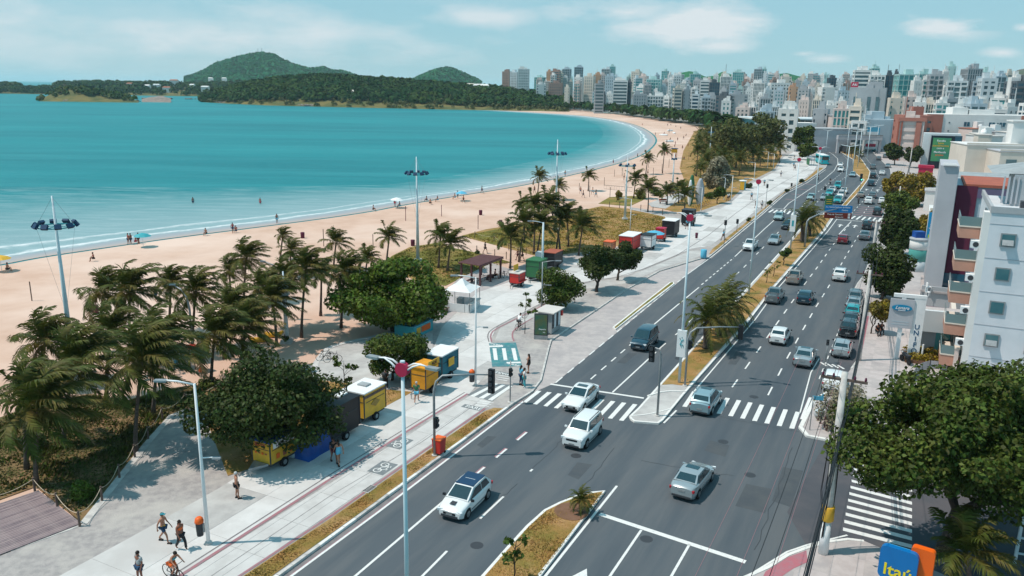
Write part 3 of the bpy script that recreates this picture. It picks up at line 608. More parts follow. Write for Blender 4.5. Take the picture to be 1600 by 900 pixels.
for a, b in (((769.5, 544), (778, 562.5)), ((784, 544), (793, 562.5)), ((799, 544), (809, 563))):
    flat('mural_bar', [a, (a[0]+6, a[1]), (b[0], b[1]), (b[0]-6, b[1])], .146, M['paint'])
flat('mural_bar', [(764, 540), (786, 539.5), (786, 542), (764.5, 542.5)], .146, M['paint']); flat('mural_bar', [(791, 565.5), (813, 565), (814, 567.5), (792, 568)], .146, M['paint'])
def pare(x, y, size, fx=1, body='PARE', gm='paint', ang=ROAD, z=.145):
    p = at(x, y, z); o = link('pavement_lettering', text_mesh(body, size, M[gm], .0), None, p); o.rotation_euler = (0, 0, -ang if fx > 0 else math.pi-ang); o['kind'] = 'structure'; return o
for (x, y, fx) in ((740, 637, 1), (784, 603-20, -1)):
    c = at(x, y, .137).to_2d(); q = [tuple(c+RU.to_2d()*s*.32+RV.to_2d()*t*.95) for s, t in ((-1, -1), (1, -1), (1, 1), (-1, 1))]
    struct('cycle_marking', MB().sheet(q, .138), MATS['slate_paint']); pare(x, y, .62, fx)
pare(775, 538, .55, -1); pare(803, 570, .5, 1)
for i in range(3):
    mark('cycle_marking', [(741+i*4, 631-i*3.2), (766+i*4, 636-i*3.2)] if 0 else [(742+i*3.5, 632-i*3), (764+i*3.5, 635-i*3)], .12, z=.139)
    mark('cycle_marking', [(775+i*2, 592-i*3), (793+i*2, 595-i*3)], .12, z=.139)
# bicycle emblems on dark panels of the cycle path
def bike_emblem(x, y, flip):
    c = at(x, y, .139).to_2d(); u, v = RU.to_2d()*flip, RV.to_2d()*flip
    struct('cycle_marking', MB().sheet([tuple(c+u*s*.85+v*t*.62) for s, t in ((-1, -1), (1, -1), (1, 1), (-1, 1))], .139), MATS['slate_paint'])
    mb = MB()
    for s in (-.42, .42):
        ring = [c+u*(s+.26*math.cos(k*.628))+v*(-.12+.26*math.sin(k*.628)) for k in range(11)]; ribbon(mb, ring, .07, .146)
    for a, b in (((-.42, -.12), (-.1, .28)), ((-.1, .28), (.3, .28)), ((.3, .28), (.42, -.12)), ((-.42, -.12), (.02, -.12)), ((.02, -.12), (.3, .28)), ((.24, .42), (.42, .36)), ((-.2, .38), (0, .38))):
        ribbon(mb, [c+u*a[0]+v*a[1], c+u*b[0]+v*b[1]], .06, .147)
    struct('cycle_marking', mb, M['paint'])
bike_emblem(598, 731, 1); bike_emblem(624, 692, -1)
# thin red bars before the far crossings
for i in range(4): mark('red_bar', [(1227+i*9.5, 311-i*8), (1246+i*9.5, 313-i*8)], .45, m=M['redpaint'])
for i in range(5): mark('red_bar', [(1334+i*2.2, 335-i*3), (1378+i*2.2, 338.5-i*3)], .5, m=M['redpaint'])
# drain grates
for x, y in ((384, 797-30), (576, 765), (616, 779), (412, 810)):
    pass
gr = MB(); c = at(577, 764, .155)
g_ = thing('drain_grate', 'small dark iron drain grate set in the dry grass strip', 'drain grate', c, -ROAD+math.pi/2)
MB().box((0, 0, 0), (.9, .5, .03)).build('frame', M['kerb'], g_)
for i in range(6): MB().box((-.35+i*.14, 0, .02), (.08, .4, .02)).build('bar', M['dgrey'], g_)
# ---- timber deck, plank by plank, bottom left
dk = tag(link('timber_deck', None), kind='structure')
A0, A1, A2 = at(127, 817, .2).to_2d(), at(55, 762, .2).to_2d(), at(0, 866, .2).to_2d()
e1 = (A1-A0); e2 = (A2-A0).normalized(); wd = e1.length; e1n = e1.normalized(); n = int(wd/.14)*1
m2 = mat('weathered_wood2', (.27, .215, .22), (.2, .155, .17), 1.2, .85, .3, 8)
tot = 34
for i in range(tot):
    p = A0+e1n*(i+.5)*.17; ln = 9.0
    # planks start on the slanting front edge and run away to the lower left
    c = p+e2*ln/2
    MB().box((0, 0, .17+random.uniform(-.004, .004)), (ln, .145, .035)).build('plank', M['wood'] if random.random() < .6 else m2, dk)
    bpy.context.scene.collection.objects[-1] if False else None
    ob = [o for o in (COL.objects[-1],)][0]; ob.location = (c.x, c.y, 0); ob.rotation_euler.z = math.atan2(e2.y, e2.x)
MB().prism([tuple(A0+e1n*tot*.17), tuple(A0), tuple(A0+e2*9), tuple(A0+e1n*tot*.17+e2*9)], 0, .14).build('deck_frame', M['post'], dk)

# worn asphalt: darker repair patches, manhole covers, sealed cracks
random.seed(15)
for x, y, a, b_ in ((1180, 780, 3.2, 1.6), (905, 735, 2.2, 1.0), (1230, 760, 5, 1.2), (830, 860, 2.4, .9), (1120, 700, 2.0, 1.5), (760, 690, 1.8, .7), (1150, 560, 4, .8), (980, 560, 3, .8)):
    c = at(x, y).to_2d(); u, v = RU.to_2d(), RV.to_2d(); struct('road_patch', MB().sheet([tuple(c+u*(s*a/2+random.uniform(-.2, .2))+v*(t*b_/2+random.uniform(-.1, .1))) for s, t in ((-1, -1), (1, -1), (1, 1), (-1, 1))], .016), MATS.get('patched_asphalt') or mat('patched_asphalt', (.066, .078, .090), (.082, .092, .10), .8, .9, .3, 30))
for x, y in ((900, 712), (1130, 690), (1010, 842), (1172, 742), (1060, 560), (1178, 620), (745, 852)): p = at(x, y, .019); struct('manhole_cover', MB().lathe([(.36, -.004), (.36, .0)], tuple(p), 14), M['dgrey'])
for x0, y0, x1, y1 in ((806, 757, 759, 803), (832, 733, 900, 668), (1180, 860, 1240, 700), (1000, 720, 1150, 745), (880, 800, 960, 700), (1065, 640, 1250, 676)):
    a, b_ = at(x0, y0).to_2d(), at(x1, y1).to_2d(); pts = [a.lerp(b_, i/12)+Vector((random.uniform(-.12, .12), random.uniform(-.12, .12))) for i in range(13)]; mb = MB(); ribbon(mb, pts, .04, .0185); struct('sealed_crack', mb, M['dgrey'])
# ================================================================== VEGETATION
def leaf_cloud(name, lumps, n, size, m, up=.35, inner=.45, quad=True, aspect=.62, flat_=0.):
    """n leaves scattered through the outer layers of a set of ellipsoid clumps ((cx,cy,cz),(rx,ry,rz))"""
    c = np.array([l[0] for l in lumps], float); r = np.array([l[1] for l in lumps], float)
    wgt = (r[:, 0]*r[:, 1]+r[:, 0]*r[:, 2]); wgt /= wgt.sum(); k = RNG.choice(len(lumps), n, p=wgt)
    d = RNG.normal(size=(n, 3)); d /= np.linalg.norm(d, axis=1)[:, None]
    rad = 1-inner*RNG.random(n)**1.6+RNG.normal(size=n)*.045
    p = c[k]+d*r[k]*rad[:, None]
    nrm = d*.7+RNG.normal(size=(n, 3))*.55; nrm[:, 2] += up; nrm /= np.linalg.norm(nrm, axis=1)[:, None]
    t = np.cross(nrm, RNG.normal(size=(n, 3))); t /= np.linalg.norm(t, axis=1)[:, None]; b = np.cross(nrm, t)
    s = size*(.6+.8*RNG.random(n))[:, None]
    v = np.stack([p-t*s, p-b*s*aspect+nrm*s*.15, p+t*s, p+b*s*aspect+nrm*s*.15], 1).reshape(-1, 3)
    return npmesh(name, v, np.arange(n*4).reshape(-1, 4), m)
def limb_mesh(mb, base, top, r0, r1, wob=.15, n=6, sides=7):
    pts = []; ph = random.uniform(0, 6)
    for i in range(n+1):
        t = i/n; p = Vector(base).lerp(Vector(top), t); p.x += math.sin(ph+t*5)*wob*math.sin(math.pi*t); p.y += math.cos(ph*1.3+t*4)*wob*math.sin(math.pi*t); pts.append(p)
    mb.tube(pts, [r0*(1-t/n)+r1*t/n for t in range(n+1)], sides); return pts
def tree(base, bbox, label, leaf='leafm', n=9000, size=.2, lumps=26, trunk_r=.25, group=None, cat='tree', name='broadleaf_tree', fork=.4, depth=1.0, dy=0., seed=0, rh=None, cz0=None, limbs=5, lump=(.26, .42), loc0=None):
    random.seed(seed+int(base[0]*7+base[1])); b = loc0 or at(*base, PZ); x0, y0, x1, y1 = bbox
    D = (b-Vector((0, 0, CH))).dot(FW)+dy; w = (x1-x0)/CF*D; a = (y1-y0)/CF*D; th = math.atan2(CH-4, b.y)
    wd = w*depth; h = math.sqrt(max((a*a-(wd*math.sin(th))**2), (.35*a)**2))/math.cos(th)
    if rh: h = rh
    cx, cy = (x0+x1)/2, (y0+y1)/2; dr = FW*CF+R2*(cx-800)-U2*(cy-450); k = (b.y+dy)/dr.y; c = Vector((0, 0, CH))+dr*k
    if cz0: c.z = cz0
    c -= b; rx, ry, rz = w/2, wd/2, h/2
    t = thing(name, label, cat, b, 0, group); L_ = []
    for i in range(lumps):
        u = Vector((random.gauss(0, 1), random.gauss(0, 1), random.gauss(0, 1))).normalized(); q = random.uniform(*lump); u *= (1-q*.9)*random.uniform(.65, 1.2)
        L_.append(((c.x+u.x*rx, c.y+u.y*ry, c.z+u.z*rz), (q*rx*1.05, q*ry*1.05, max(q*rz*1.05, q*rx*.55))))
    if lumps > 3: L_.append(((c.x, c.y, c.z-.1*rz), (rx*.62, ry*.62, rz*.55)))
    link('crown', leaf_cloud('crown', L_, n, size, M[leaf]), t)
    mb = MB(); fz = max(.8, (c.z-rz*.75)*fork*1.6); fk = Vector((c.x*.25, c.y*.25, fz)); limb_mesh(mb, (0, 0, -.1), fk, trunk_r*1.15, trunk_r*.8, .06, 4, 9)
    mb.build('trunk', M['bark'], t, True)
    for i in range(limbs):
        l = L_[i*max(1, len(L_)//limbs) % len(L_)][0]; mb = MB(); limb_mesh(mb, fk-Vector((0, 0, .12)), (l[0]*.85+c.x*.15, l[1]*.85+c.y*.15, l[2]), trunk_r*.55, .04, .25, 5, 6); mb.build('limb', M['bark'], t, True)
    return t
tree((402, 706), (300, 548, 546, 700), 'wide dark green tree shading the yellow and blue food carts near the timber deck', 'leafd', 22000, .13, 46, .2, seed=1, depth=.85, lump=(.15, .36))
tree((615, 517), (514, 408, 713, 514), 'large bright green sea almond tree beside the white gazebo', 'leafb', 22000, .19, 46, .32, seed=2, depth=.8, lump=(.15, .36))
tree((612, 594), (571, 512, 676, 592), 'small dense round tree behind the amber food cart', 'leafm', 9000, .13, 16, .12, seed=3)
tree((862, 482), (834, 416, 912, 478), 'round clipped tree beside the pale blue street lamp on the promenade', 'leafm', 9000, .13, 16, .14, seed=4)
tree((932, 456), (905, 380, 972, 440), 'dark rounded tree with a leaning trunk by the parking bay kerb', 'leafd', 9000, .14, 16, .2, seed=5)
tree((964, 438), (948, 376, 1003, 424), 'smaller dark tree overlapping the leaning one by the parking bay', 'leafd', 7000, .14, 12, .16, seed=6)
tree((1470, 862), (1318, 580, 1800, 812), 'huge broad-leaved tree over the side street zebra crossing', 'leafo', 60000, .13, 90, .34, seed=7, depth=.62, dy=-1.0, lump=(.13, .30))
tree((1640, 760), (1440, 545, 1760, 770), 'leafy tree crown behind the huge one, against the apartment block at the right edge', 'leafo', 30000, .14, 40, .3, seed=70, depth=.7, lump=(.2, .34))
tree((1345, 668), (1272, 592, 1362, 690), 'pale sparse branches of a greyish tree by the concrete utility pole', 'greyleaf', 5200, .10, 26, .1, seed=8, limbs=9)
tree((1377, 468), (1345, 380, 1427, 462), 'dark green street tree beside the utility pole, nearest of the right-hand row', 'leafd', 8000, .2, 18, .18, seed=9)
tree((1360, 521), (1354, 461, 1397, 506), 'small yellowish street tree beside the red kerb', 'leafy', 2200, .15, 8, .07, seed=10, cat='tree')
tree((1402, 400), (1376, 322, 1434, 398), 'dark green street tree in the middle of the right-hand row', 'leafd', 8000, .24, 20, .2, seed=11)
tree((1405, 352), (1376, 300, 1434, 344), 'olive green street tree behind the dark middle one of the row', 'leafm', 6000, .24, 16, .2, seed=12)
tree((1398, 316), (1377, 266, 1418, 308), 'yellow-olive street tree nearest the road, far end of the right-hand row', 'leafy', 5500, .27, 14, .2, seed=13)
tree((1436, 322), (1406, 268, 1463, 322), 'yellow-olive street tree beside the grey advertising wall', 'leafy', 6000, .27, 16, .2, seed=14)
tree((1449, 372), (1434, 326, 1462, 374), 'orange-leaved small tree beside the blue banner wall', 'leafy', 2500, .2, 9, .1, seed=15)
tree((1421, 262), (1414, 226, 1442, 256), 'dark tree left of the green advertising screen', 'leafd', 3000, .4, 12, .2, seed=16)
tree((1398, 258), (1378, 224, 1412, 250), 'low spreading tree across the road from the tall tapered building', 'leafd', 3000, .4, 12, .2, seed=17)
tree((1495, 262), (1474, 240, 1494, 258), 'small tree at the foot of the green advertising screen', 'leafm', 1500, .4, 6, .1, seed=18)
tree((1550, 262), (1518, 242, 1554, 258), 'yellowish tree in front of the cream flat-roofed hall', 'leafy', 1800, .4, 8, .1, seed=19)
tree((1255, 245), (1236, 196, 1278, 232), 'bushy green tree beside the start of the bus bay', 'leafm', 4500, .45, 16, .3, seed=20)
tree((1263, 250), (1246, 222, 1280, 246), 'low rounded tree behind the bus shelter', 'leafm', 3500, .4, 12, .2, seed=21)
tree((1123, 302), (1098, 246, 1146, 298), 'broad green tree behind the surfboard sculpture', 'greyleaf', 5500, .32, 16, .2, seed=22)
tree((1120, 318), (1110, 290, 1136, 310), 'young tree below the broad one near the portable toilet', 'leafm', 1800, .28, 8, .1, seed=23)
for (b, bb, lb, lf, n) in [((1167, 294), (1161, 283, 1176, 296), 'clipped dark bush on the verge left of the portable toilet', 'leafd', 500), ((1108, 310), (1097, 300, 1117, 311), 'flat dark shrub behind the yellow hire bicycles', 'leafm', 700),
        ((1255, 285), (1248, 279, 1258, 286), 'first round bush on the verge counting from the bus', 'leafd', 300), ((1229, 300), (1226, 294, 1233, 300), 'second round bush on the verge from the bus', 'leafd', 300), ((1202, 320), (1199, 313, 1207, 320), 'third round bush on the verge from the bus', 'leafd', 300), ((1168, 346), (1164, 339, 1174, 347), 'round bush on the verge nearest the far crossing', 'leafd', 300),
        ((963, 315), (960, 298, 974, 314), 'low bush on the sand beside the tall floodlight mast', 'leafy', 700), ((1000, 310), (990, 294, 1012, 312), 'yellowish bush under the leaning palm beside the beach path', 'leafy', 900), ((1024, 305), (1008, 292, 1040, 306), 'green bush between the beach palms and the sculpture', 'leafm', 900), ((1045, 300), (1034, 284, 1062, 300), 'pale bush left of the surfboard sculpture', 'greyleaf', 1000),
        ((745, 396), (740, 391, 750, 397), 'small lone bush beside the sand path', 'leafm', 250), ((127, 778), (103, 742, 146, 792), 'leafy yellow-green shrub behind the rope fence by the deck', 'leafb', 1300), ((445, 535), (440, 524, 452, 536), 'small shrub at the foot of the grey mast box', 'leafm', 250), ((60, 700), (30, 672, 80, 708), 'dark scrub clump under the leaning palms', 'leafd', 900), ((330, 600), (300, 590, 350, 606), 'low green shrub edging the paved path', 'leafm', 600)]:
    tree(b, bb, lb, lf, n, .11 if b[1] > 320 else .2, 5, .04, cat='shrub', name='shrub', limbs=2, group='shrubs and bushes', lump=(.35, .55))
# saplings: thin stems with sparse leaves
def sapling(b, top, lb, n=90, w=.9):
    p = at(*b, .15); h = height_to(p, top); t = thing('sapling', lb, 'young tree', p, 0, 'young trees'); mb = MB(); limb_mesh(mb, (0, 0, 0), (.1, 0, h*.95), .045, .02, .08, 5, 6); ls = []
    mb.build('trunk', M['bark'], t, True)
    for i in range(6):
        z = h*random.uniform(.45, 1); a = random.uniform(0, 6.3); r = random.uniform(.3, 1)*w; e = (math.cos(a)*r, math.sin(a)*r, z+.2)
        mb = MB(); limb_mesh(mb, (.05, 0, z-.3), e, .022, .008, .04, 3, 5); mb.build('branch', M['bark'], t, True); ls.append((e, (.28, .28, .22)))
    link('crown', leaf_cloud('crown', ls, n, .13, M['leafm'], inner=.9), t)
sapling((803, 905), 845, 'thin sapling at the foot of the grassy island, bottom edge', 160, .5); sapling((820, 521), 462, 'thin bare sapling next to the white-shirted cyclist', 260, 1.0)
sapling((538, 634), 566, 'spindly sapling with three leaf tufts beside the yellow food trailer', 300, 1.0); sapling((1197, 442), 420, 'leafless-looking sapling in the median, nearer of two', 60, .7); sapling((1208, 432), 411, 'leafless-looking sapling in the median, farther of two', 50, .7); sapling((898, 473), 452, 'little sapling between the clipped tree and the leaning tree', 90, .5)
tree((1224, 415), (1216, 387, 1238, 404), 'small umbrella-shaped tree in the median', 'leafm', 900, .14, 7, .06, seed=40, limbs=4)

# ---- coconut palms
def frond_mesh(name, az, el, length, droop, wind, nl=20, mname='frond', seg=9, wl=.09, spread=1.0):
    d = Vector((math.cos(az)*math.cos(el), math.sin(az)*math.cos(el), math.sin(el))); p = Vector((0, 0, 0)); pts = [p.copy()]; ds = [d.copy()]; st = length/seg
    for i in range(seg):
        t = (i+1)/seg; d = (d+Vector((wind*1.25, wind*.15, 0))*t*.55+Vector((0, 0, -droop))*t*.5).normalized(); p = p+d*st; pts.append(p.copy()); ds.append(d.copy())
    vs, fs = [], []
    for i, q in enumerate(pts):      # midrib, a thin upright ridge
        s = ds[i].cross(Vector((0, 0, 1))); s = s.normalized() if s.length > .01 else Vector((1, 0, 0)); r = .035*(1-i/(seg+1)); vs += [q-s*r, q+s*r, q-Vector((0, 0, r*1.5))]
        if i: a = (i-1)*3; fs += [(a, a+3, a+4, a+1), (a+1, a+4, a+5, a+2), (a+2, a+5, a+3, a)]
    for k in range(nl):
        t = .12+.88*k/(nl-1); f = t*seg; i = min(int(f), seg-1); u = f-i; q = pts[i].lerp(pts[i+1], u); dd = ds[i].lerp(ds[i+1], u).normalized(); s = dd.cross(Vector((0, 0, 1))); s = s.normalized() if s.length > .05 else Vector((0, 1, 0)); up = s.cross(dd)
        ll = length*.29*math.sin(math.pi*(.12+.8*t))**.7*spread
        for sg in (-1, 1):
            a = (s*sg*.75+dd*.6+up*.12+Vector((wind*.7, 0, -.28))+Vector((random.gauss(0, .1), random.gauss(0, .1), random.gauss(0, .1)))).normalized(); a2 = (a+Vector((wind*.5, 0, -.55))).normalized(); wv = dd*wl*.5
            m1 = q+a*ll*.5; e = m1+a2*ll*.5; b = len(vs); vs += [q-wv, q+wv, m1+wv*.9, m1-wv*.9, e]; fs += [(b, b+1, b+2, b+3), (b+3, b+2, b+4)]
    me = bpy.data.meshes.new(name); me.from_pydata([tuple(v) for v in vs], [], fs); me.materials.append(M[mname]); return me
def palm_kind(seed, wind, n=23, length=3.2, nl=30, wl=.115, droop=.55, spread=1.):
    random.seed(seed); out = []
    for i in range(n):
        az = i*2.399+random.uniform(-.2, .2); t = i/n; el = math.radians(84-t*(122 if wind > .4 else 95)+random.uniform(-8, 8)); dead = t > .93 and random.random() < .6
        out.append(frond_mesh('frond', az, el, length*random.uniform(.85, 1.1), droop*random.uniform(.8, 1.3)*(1.4 if dead else 1), wind*random.uniform(.75, 1.25), nl, 'frondold' if dead else 'frond', wl=wl, spread=spread))
    return out
STRONG = [palm_kind(100+i, .44, 30, 3.3, droop=.42) for i in range(5)]; MILD = [palm_kind(200+i, .22) for i in range(4)]
def merged(kind, name='crown'):
    mb_v, mb_f, b = [], [], 0
    for me in kind:
        mb_v += [tuple(v.co) for v in me.vertices]; mb_f += [tuple(b+i for i in p.vertices) for p in me.polygons]; b += len(me.vertices)
    me = bpy.data.meshes.new(name); me.from_pydata(mb_v, [], mb_f); me.materials.append(M['frond']); return me
FARC = [merged(palm_kind(300+i, .15, 16, 3.0, 11, .2)) for i in range(4)]
def palm(crown, base, lb, kinds, scale=1., group='coconut palms behind the beach', far_=False, k=None, z=.05, r=.13):
    b = at(*base, z); random.seed(int(crown[0]*13+crown[1])); h = height_to(b, crown[1]+(3 if far_ else 350/b.length if kinds is STRONG else 4)); q = Vector((b.x, b.y, h)); dpx = crown[0]-proj(q)[0]; D = (q-Vector((0, 0, CH))).dot(FW); dx = dpx/CF*D
    t = thing('coconut_palm', lb, 'palm tree', b, 0, group); top = Vector((dx, 0, h)); mb = MB(); pts = [Vector((dx*u**1.6+math.sin(u*3)*.06, 0, h*u)) for u in (0, .15, .3, .5, .7, .85, 1)]
    mb.tube(pts, [r*1.5, r*1.1, r, r*.9, r*.82, r*.8, r*1.1], 7); mb.build('trunk', M['trunk'], t, True)
    kk = kinds[(k if k is not None else int(crown[0])) % len(kinds)]; rz = random.uniform(-.25, .25) if kinds is STRONG else random.uniform(0, 6.28)*(1 if far_ else 0)+random.uniform(-.4, .4)
    if far_: o = link('crown', kk, t, top, rz); o.scale = (scale,)*3
    else:
        for me in kk: o = link('frond', me, t, top, rz); o.scale = (scale,)*3
    return t
PALMS = [((70, 530), (66, 600), 1.1, 'farthest left, in front of the tall floodlight mast'), ((163, 452), (155, 548), 1., 'left of the pair beside the leaning beach post'), ((203, 452), (203, 562), 1.15, 'right of the pair beside the leaning beach post'), ((267, 440), (265, 520), .85, 'left of the curved street lamp on the sand'),
 ((306, 452), (301, 545), 1., 'leaning over the curved street lamp on the sand'), ((172, 515), (167, 622), .95, 'short-crowned, at the edge of the scrub below the mast'), ((118, 565), (100, 690), 1.2, 'behind the foremost one at the left edge'), ((60, 632), (57, 757), 1.25, 'foremost at the left edge, fronds hanging over the scrub'), ((40, 600), (42, 733), .8, 'leaning at the left edge behind the foremost one'),
 ((222, 560), (212, 706), 1.2, 'in the scrub beside the paved path, foremost of three'), ((252, 530), (240, 648), 1.1, 'in the scrub beside the paved path, second of three'), ((335, 520), (330, 600), 1.1, 'over the blue playground slide'), ((362, 478), (350, 560), 1., 'behind the playground slide'), ((385, 505), (375, 580), 1.05, 'above the wide dark tree, left of the mast box'),
 ((358, 420), (360, 470), .75, 'small, left of the double one near the sand edge'), ((385, 400), (381, 472), .95, 'right one of the double near the sand edge'), ((425, 465), (432, 540), 1., 'leaning on the grey mast box'), ((410, 445), (405, 520), .9, 'between the mast box and the sand'), ((442, 365), (438, 405), .55, 'small bare one nearest the water'), ((455, 388), (452, 432), .7, 'below the small bare one'),
 ((525, 376), (521, 421), .85, 'alone on the sand behind the big almond tree, left of two'), ((608, 368), (604, 410), .85, 'alone on the sand behind the big almond tree, right of two'), ((574, 402), (570, 432), .75, 'low, touching the top of the big almond tree'), ((478, 415), (471, 527), .95, 'slender trunk, third from the big almond tree'), ((502, 425), (501, 493), .85, 'slender trunk, second from the big almond tree'),
 ((446, 430), (446, 512), .9, 'slender trunk, fourth from the big almond tree'), ((538, 420), (533, 512), .9, 'partly behind the big almond tree'), ((688, 366), (685, 419), .85, 'left of the pair beside the third mast base'), ((704, 378), (699, 424), .95, 'right of the pair near the brown pergola')]
for i, (c, b, s, lb) in enumerate(PALMS):
    palm(c, b, 'windblown coconut palm '+lb, STRONG if b[0] < 470 else (MILD if b[0] > 500 and b[0] != 533 else STRONG), s*.95, 'coconut palms behind the beach', k=i)
MID = [((798, 368), (797, 420), .9, 'left end of the clump behind the green trailer'), ((820, 345), (811, 409), .9, 'second from the left in the clump behind the green trailer'), ((846, 350), (838, 408), .9, 'third in the clump behind the green trailer'), ((835, 318), (834, 397), .8, 'back row of the clump behind the green trailer'), ((876, 340), (869, 394), 1., 'tall, left of two touching trunks behind the black trailer'),
 ((858, 318), (875, 395), .9, 'right of two touching trunks behind the black trailer'), ((910, 352), (904, 400), .95, 'right end of the clump, separate trunk on the dry lawn'), ((818, 318), (819, 380), .7, 'small, rear left of the clump'), ((884, 332), (888, 386), .8, 'rear right of the clump')]
for i, (c, b, s, lb) in enumerate(MID): palm(c, b, 'dark coconut palm '+lb, MILD, s*1.1, 'clump of palms by the food trailers', k=i)
for i, (c, b, s, lb) in enumerate([((843, 273), (840, 304), .85, 'on the sand beside the second mast'), ((873, 288), (872, 312), .8, 'just right of the second mast'), ((920, 272), (919, 298), .8, 'beside the beach players'), ((993, 276), (990, 310), .95, 'yellowish, leaning, beside the beach path'), ((1012, 245), (1009, 272), .85, 'left of two near the surf curve'), ((1038, 233), (1035, 271), .9, 'right of two near the surf curve'),
 ((1013, 292), (1012, 332), 1., 'at the corner of the beach path'), ((1043, 297), (1042, 320), .85, 'broad-crowned behind the bench'), ((1070, 302), (1069, 334), 1., 'with a ragged crown in front of the sculpture'), ((1090, 232), (1088, 276), .9, 'at the edge of the grove beside a mast'), ((1091, 258), (1086, 275), .7, 'short, at the edge of the grove'), ((1060, 290), (1060, 318), .8, 'hiding the foot of the sculpture')]):
    palm(c, b, 'coconut palm '+lb, MILD if i not in (7, 8, 11) else MILD, s, 'palms on the far beach', k=i+1)
random.seed(11); gp = []
for i in range(74):
    for _ in range(60):
        x, y = random.uniform(1092, 1222), random.uniform(205, 300)
        if y < 296-(x-1092)*.32 and all(abs(x-a)*1.+abs(y-b)*1.6 > 10.5 for a, b in gp): gp.append((x, y)); break
for i, (x, y) in enumerate(gp):
    b = at(x, y, .1); hpx = 5.5*CF/b.length; palm((x, y-hpx*random.uniform(.75, 1.1)), (x, y), 'tall olive green coconut palm in the dense grove beside the promenade', FARC, random.uniform(1.1, 1.45), 'palm grove beside the promenade', True, i)
for i, (x, y) in enumerate([(1330, 246), (1336, 249), (1343, 254), (1296, 226), (1302, 227), (1306, 229)]):
    palm((x, y-15), (x, y), 'small palm on the far median, among the lamp posts', FARC, .8, 'palms on the far median', True, i)
palm((1431, 208), (1429, 238), 'tall palm standing between the red-striped block and the white building', FARC, 1.5, 'palm by the white building', True, 1)
palm((1508, 862), (1512, 935), 'palm in deep shade under the huge tree', MILD, .8, 'palm in the shade', False, 2)
# grove floor trees as leafy clumps
for i, (b, bb) in enumerate([((1150, 262), (1108, 186, 1190, 236)), ((1185, 250), (1150, 180, 1228, 228)), ((1130, 240), (1100, 196, 1140, 226)), ((1225, 228), (1196, 176, 1250, 206)), ((1105, 196), (1090, 176, 1136, 194))]):
    tree(b, bb, ['broad olive tree in the middle of the palm grove', 'tree at the promenade side of the palm grove', 'tree at the beach side of the palm grove', 'tree behind the palm grove near the glass hall', 'rounded tree at the far tip of the palm grove'][i], 'leafg', 4500, .45, 16, .25, group='trees among the palm grove', seed=60+i, dy=-4)
# ---- date palms on the median: stout trunks, big feathery heads
DATE = palm_kind(401, .12, 34, 2.4, 26, .07, .8, .62)
def date_palm(crown, base, lb, s, r=.34, g='date palms in the median'):
    b = at(*base, .16); h = max(.8, height_to(b, crown[1]+6)); t = thing('date_palm', lb, 'palm tree', b, 0, g)
    mb = MB(); mb.lathe([(r*1.15, 0), (r*.95, .25), (r, h*.5), (r*1.25, h*.85), (r*.6, h*1.02)], n=12); mb.build('trunk', M['trunk'], t, True)
    for me in DATE: o = link('frond', me, t, (0, 0, h), 0); o.scale = (s,)*3
date_palm((1105, 498), (1103, 544), 'stout date palm on the median, nearest of the group of three', 1.5); date_palm((1140, 474), (1134, 508), 'stout date palm on the median, behind the nearest one', 1.5); date_palm((1118, 484), (1122, 523), 'stout date palm on the median, middle of the group of three', 1.35)
date_palm((1262, 342), (1253, 377), 'shaggy date palm by the blue overhead road sign', 1.6); date_palm((1272, 340), (1264, 368), 'shaggy date palm just behind the one by the blue road sign', 1.45)
date_palm((911, 783), (907, 801), 'small spiky date palm in a ring of bare soil on the island tip', .42, .12, 'small palm on the island')
c = at(893, 799, .155); mb = MB(); mb.lathe([(1.0, 0), (1.02, .02), (.9, .035), (.1, .03)], (c.x, c.y, .152), 18); o = mb.build('soil_ring', M['soil']); o['kind'] = 'structure'
# ---- ground cover nobody could count
def scatter(name, poly, n, size, m, h=.25, z=.06, blade=3):
    q = px(poly, z); tr = tessellate_polygon([[Vector((p.x, p.y, 0)) for p in q]]); ar = []
    for a, b, c_ in tr: ar.append(abs((q[b]-q[a]).cross(q[c_]-q[a]))/2)
    ar = np.array(ar); k = RNG.choice(len(tr), n, p=ar/ar.sum()); Q = np.array([[p.x, p.y] for p in q]); T_ = np.array(tr)[k]; u = RNG.random((n, 1)); v = RNG.random((n, 1)); f = (u+v) > 1; u = np.where(f, 1-u, u); v = np.where(f, 1-v, v)
    p = Q[T_[:, 0]]*(1-u-v)+Q[T_[:, 1]]*u+Q[T_[:, 2]]*v
    # clumping
    w = np.sin(p[:, 0]*1.3+np.sin(p[:, 1]*.7)*2)*np.sin(p[:, 1]*1.1+1)+RNG.random(n)*.9; hh = h*(.35+np.clip(w, 0, 1.5))
    a = RNG.random(n)*6.28; s = size*(.5+RNG.random(n)); V_ = np.zeros((n, 3, 3)); V_[:, 0, 0] = p[:, 0]-np.cos(a)*s; V_[:, 0, 1] = p[:, 1]-np.sin(a)*s; V_[:, 1, 0] = p[:, 0]+np.cos(a)*s; V_[:, 1, 1] = p[:, 1]+np.sin(a)*s
    V_[:, 2, 0] = p[:, 0]+.4*hh+RNG.normal(size=n)*s; V_[:, 2, 1] = p[:, 1]+RNG.normal(size=n)*s; V_[:, :2, 2] = z-.01; V_[:, 2, 2] = z+hh
    o = link(name, npmesh(name, V_.reshape(-1, 3), np.arange(n*3).reshape(-1, 3), M[m])); o['kind'] = 'stuff'; o['category'] = 'grass'; return o
SC = [(-300, 800), (-60, 700), (0, 655), (60, 633), (140, 618), (200, 628), (255, 611), (325, 600), (290, 636), (264, 647), (226, 688), (124, 808), (56, 758), (0, 776), (-300, 900)]
scatter('scrub_growth', SC, 17000, .07, 'scrubleaf', .16)
scatter('scrub_growth', SC, 5000, .08, 'leafm', .2)
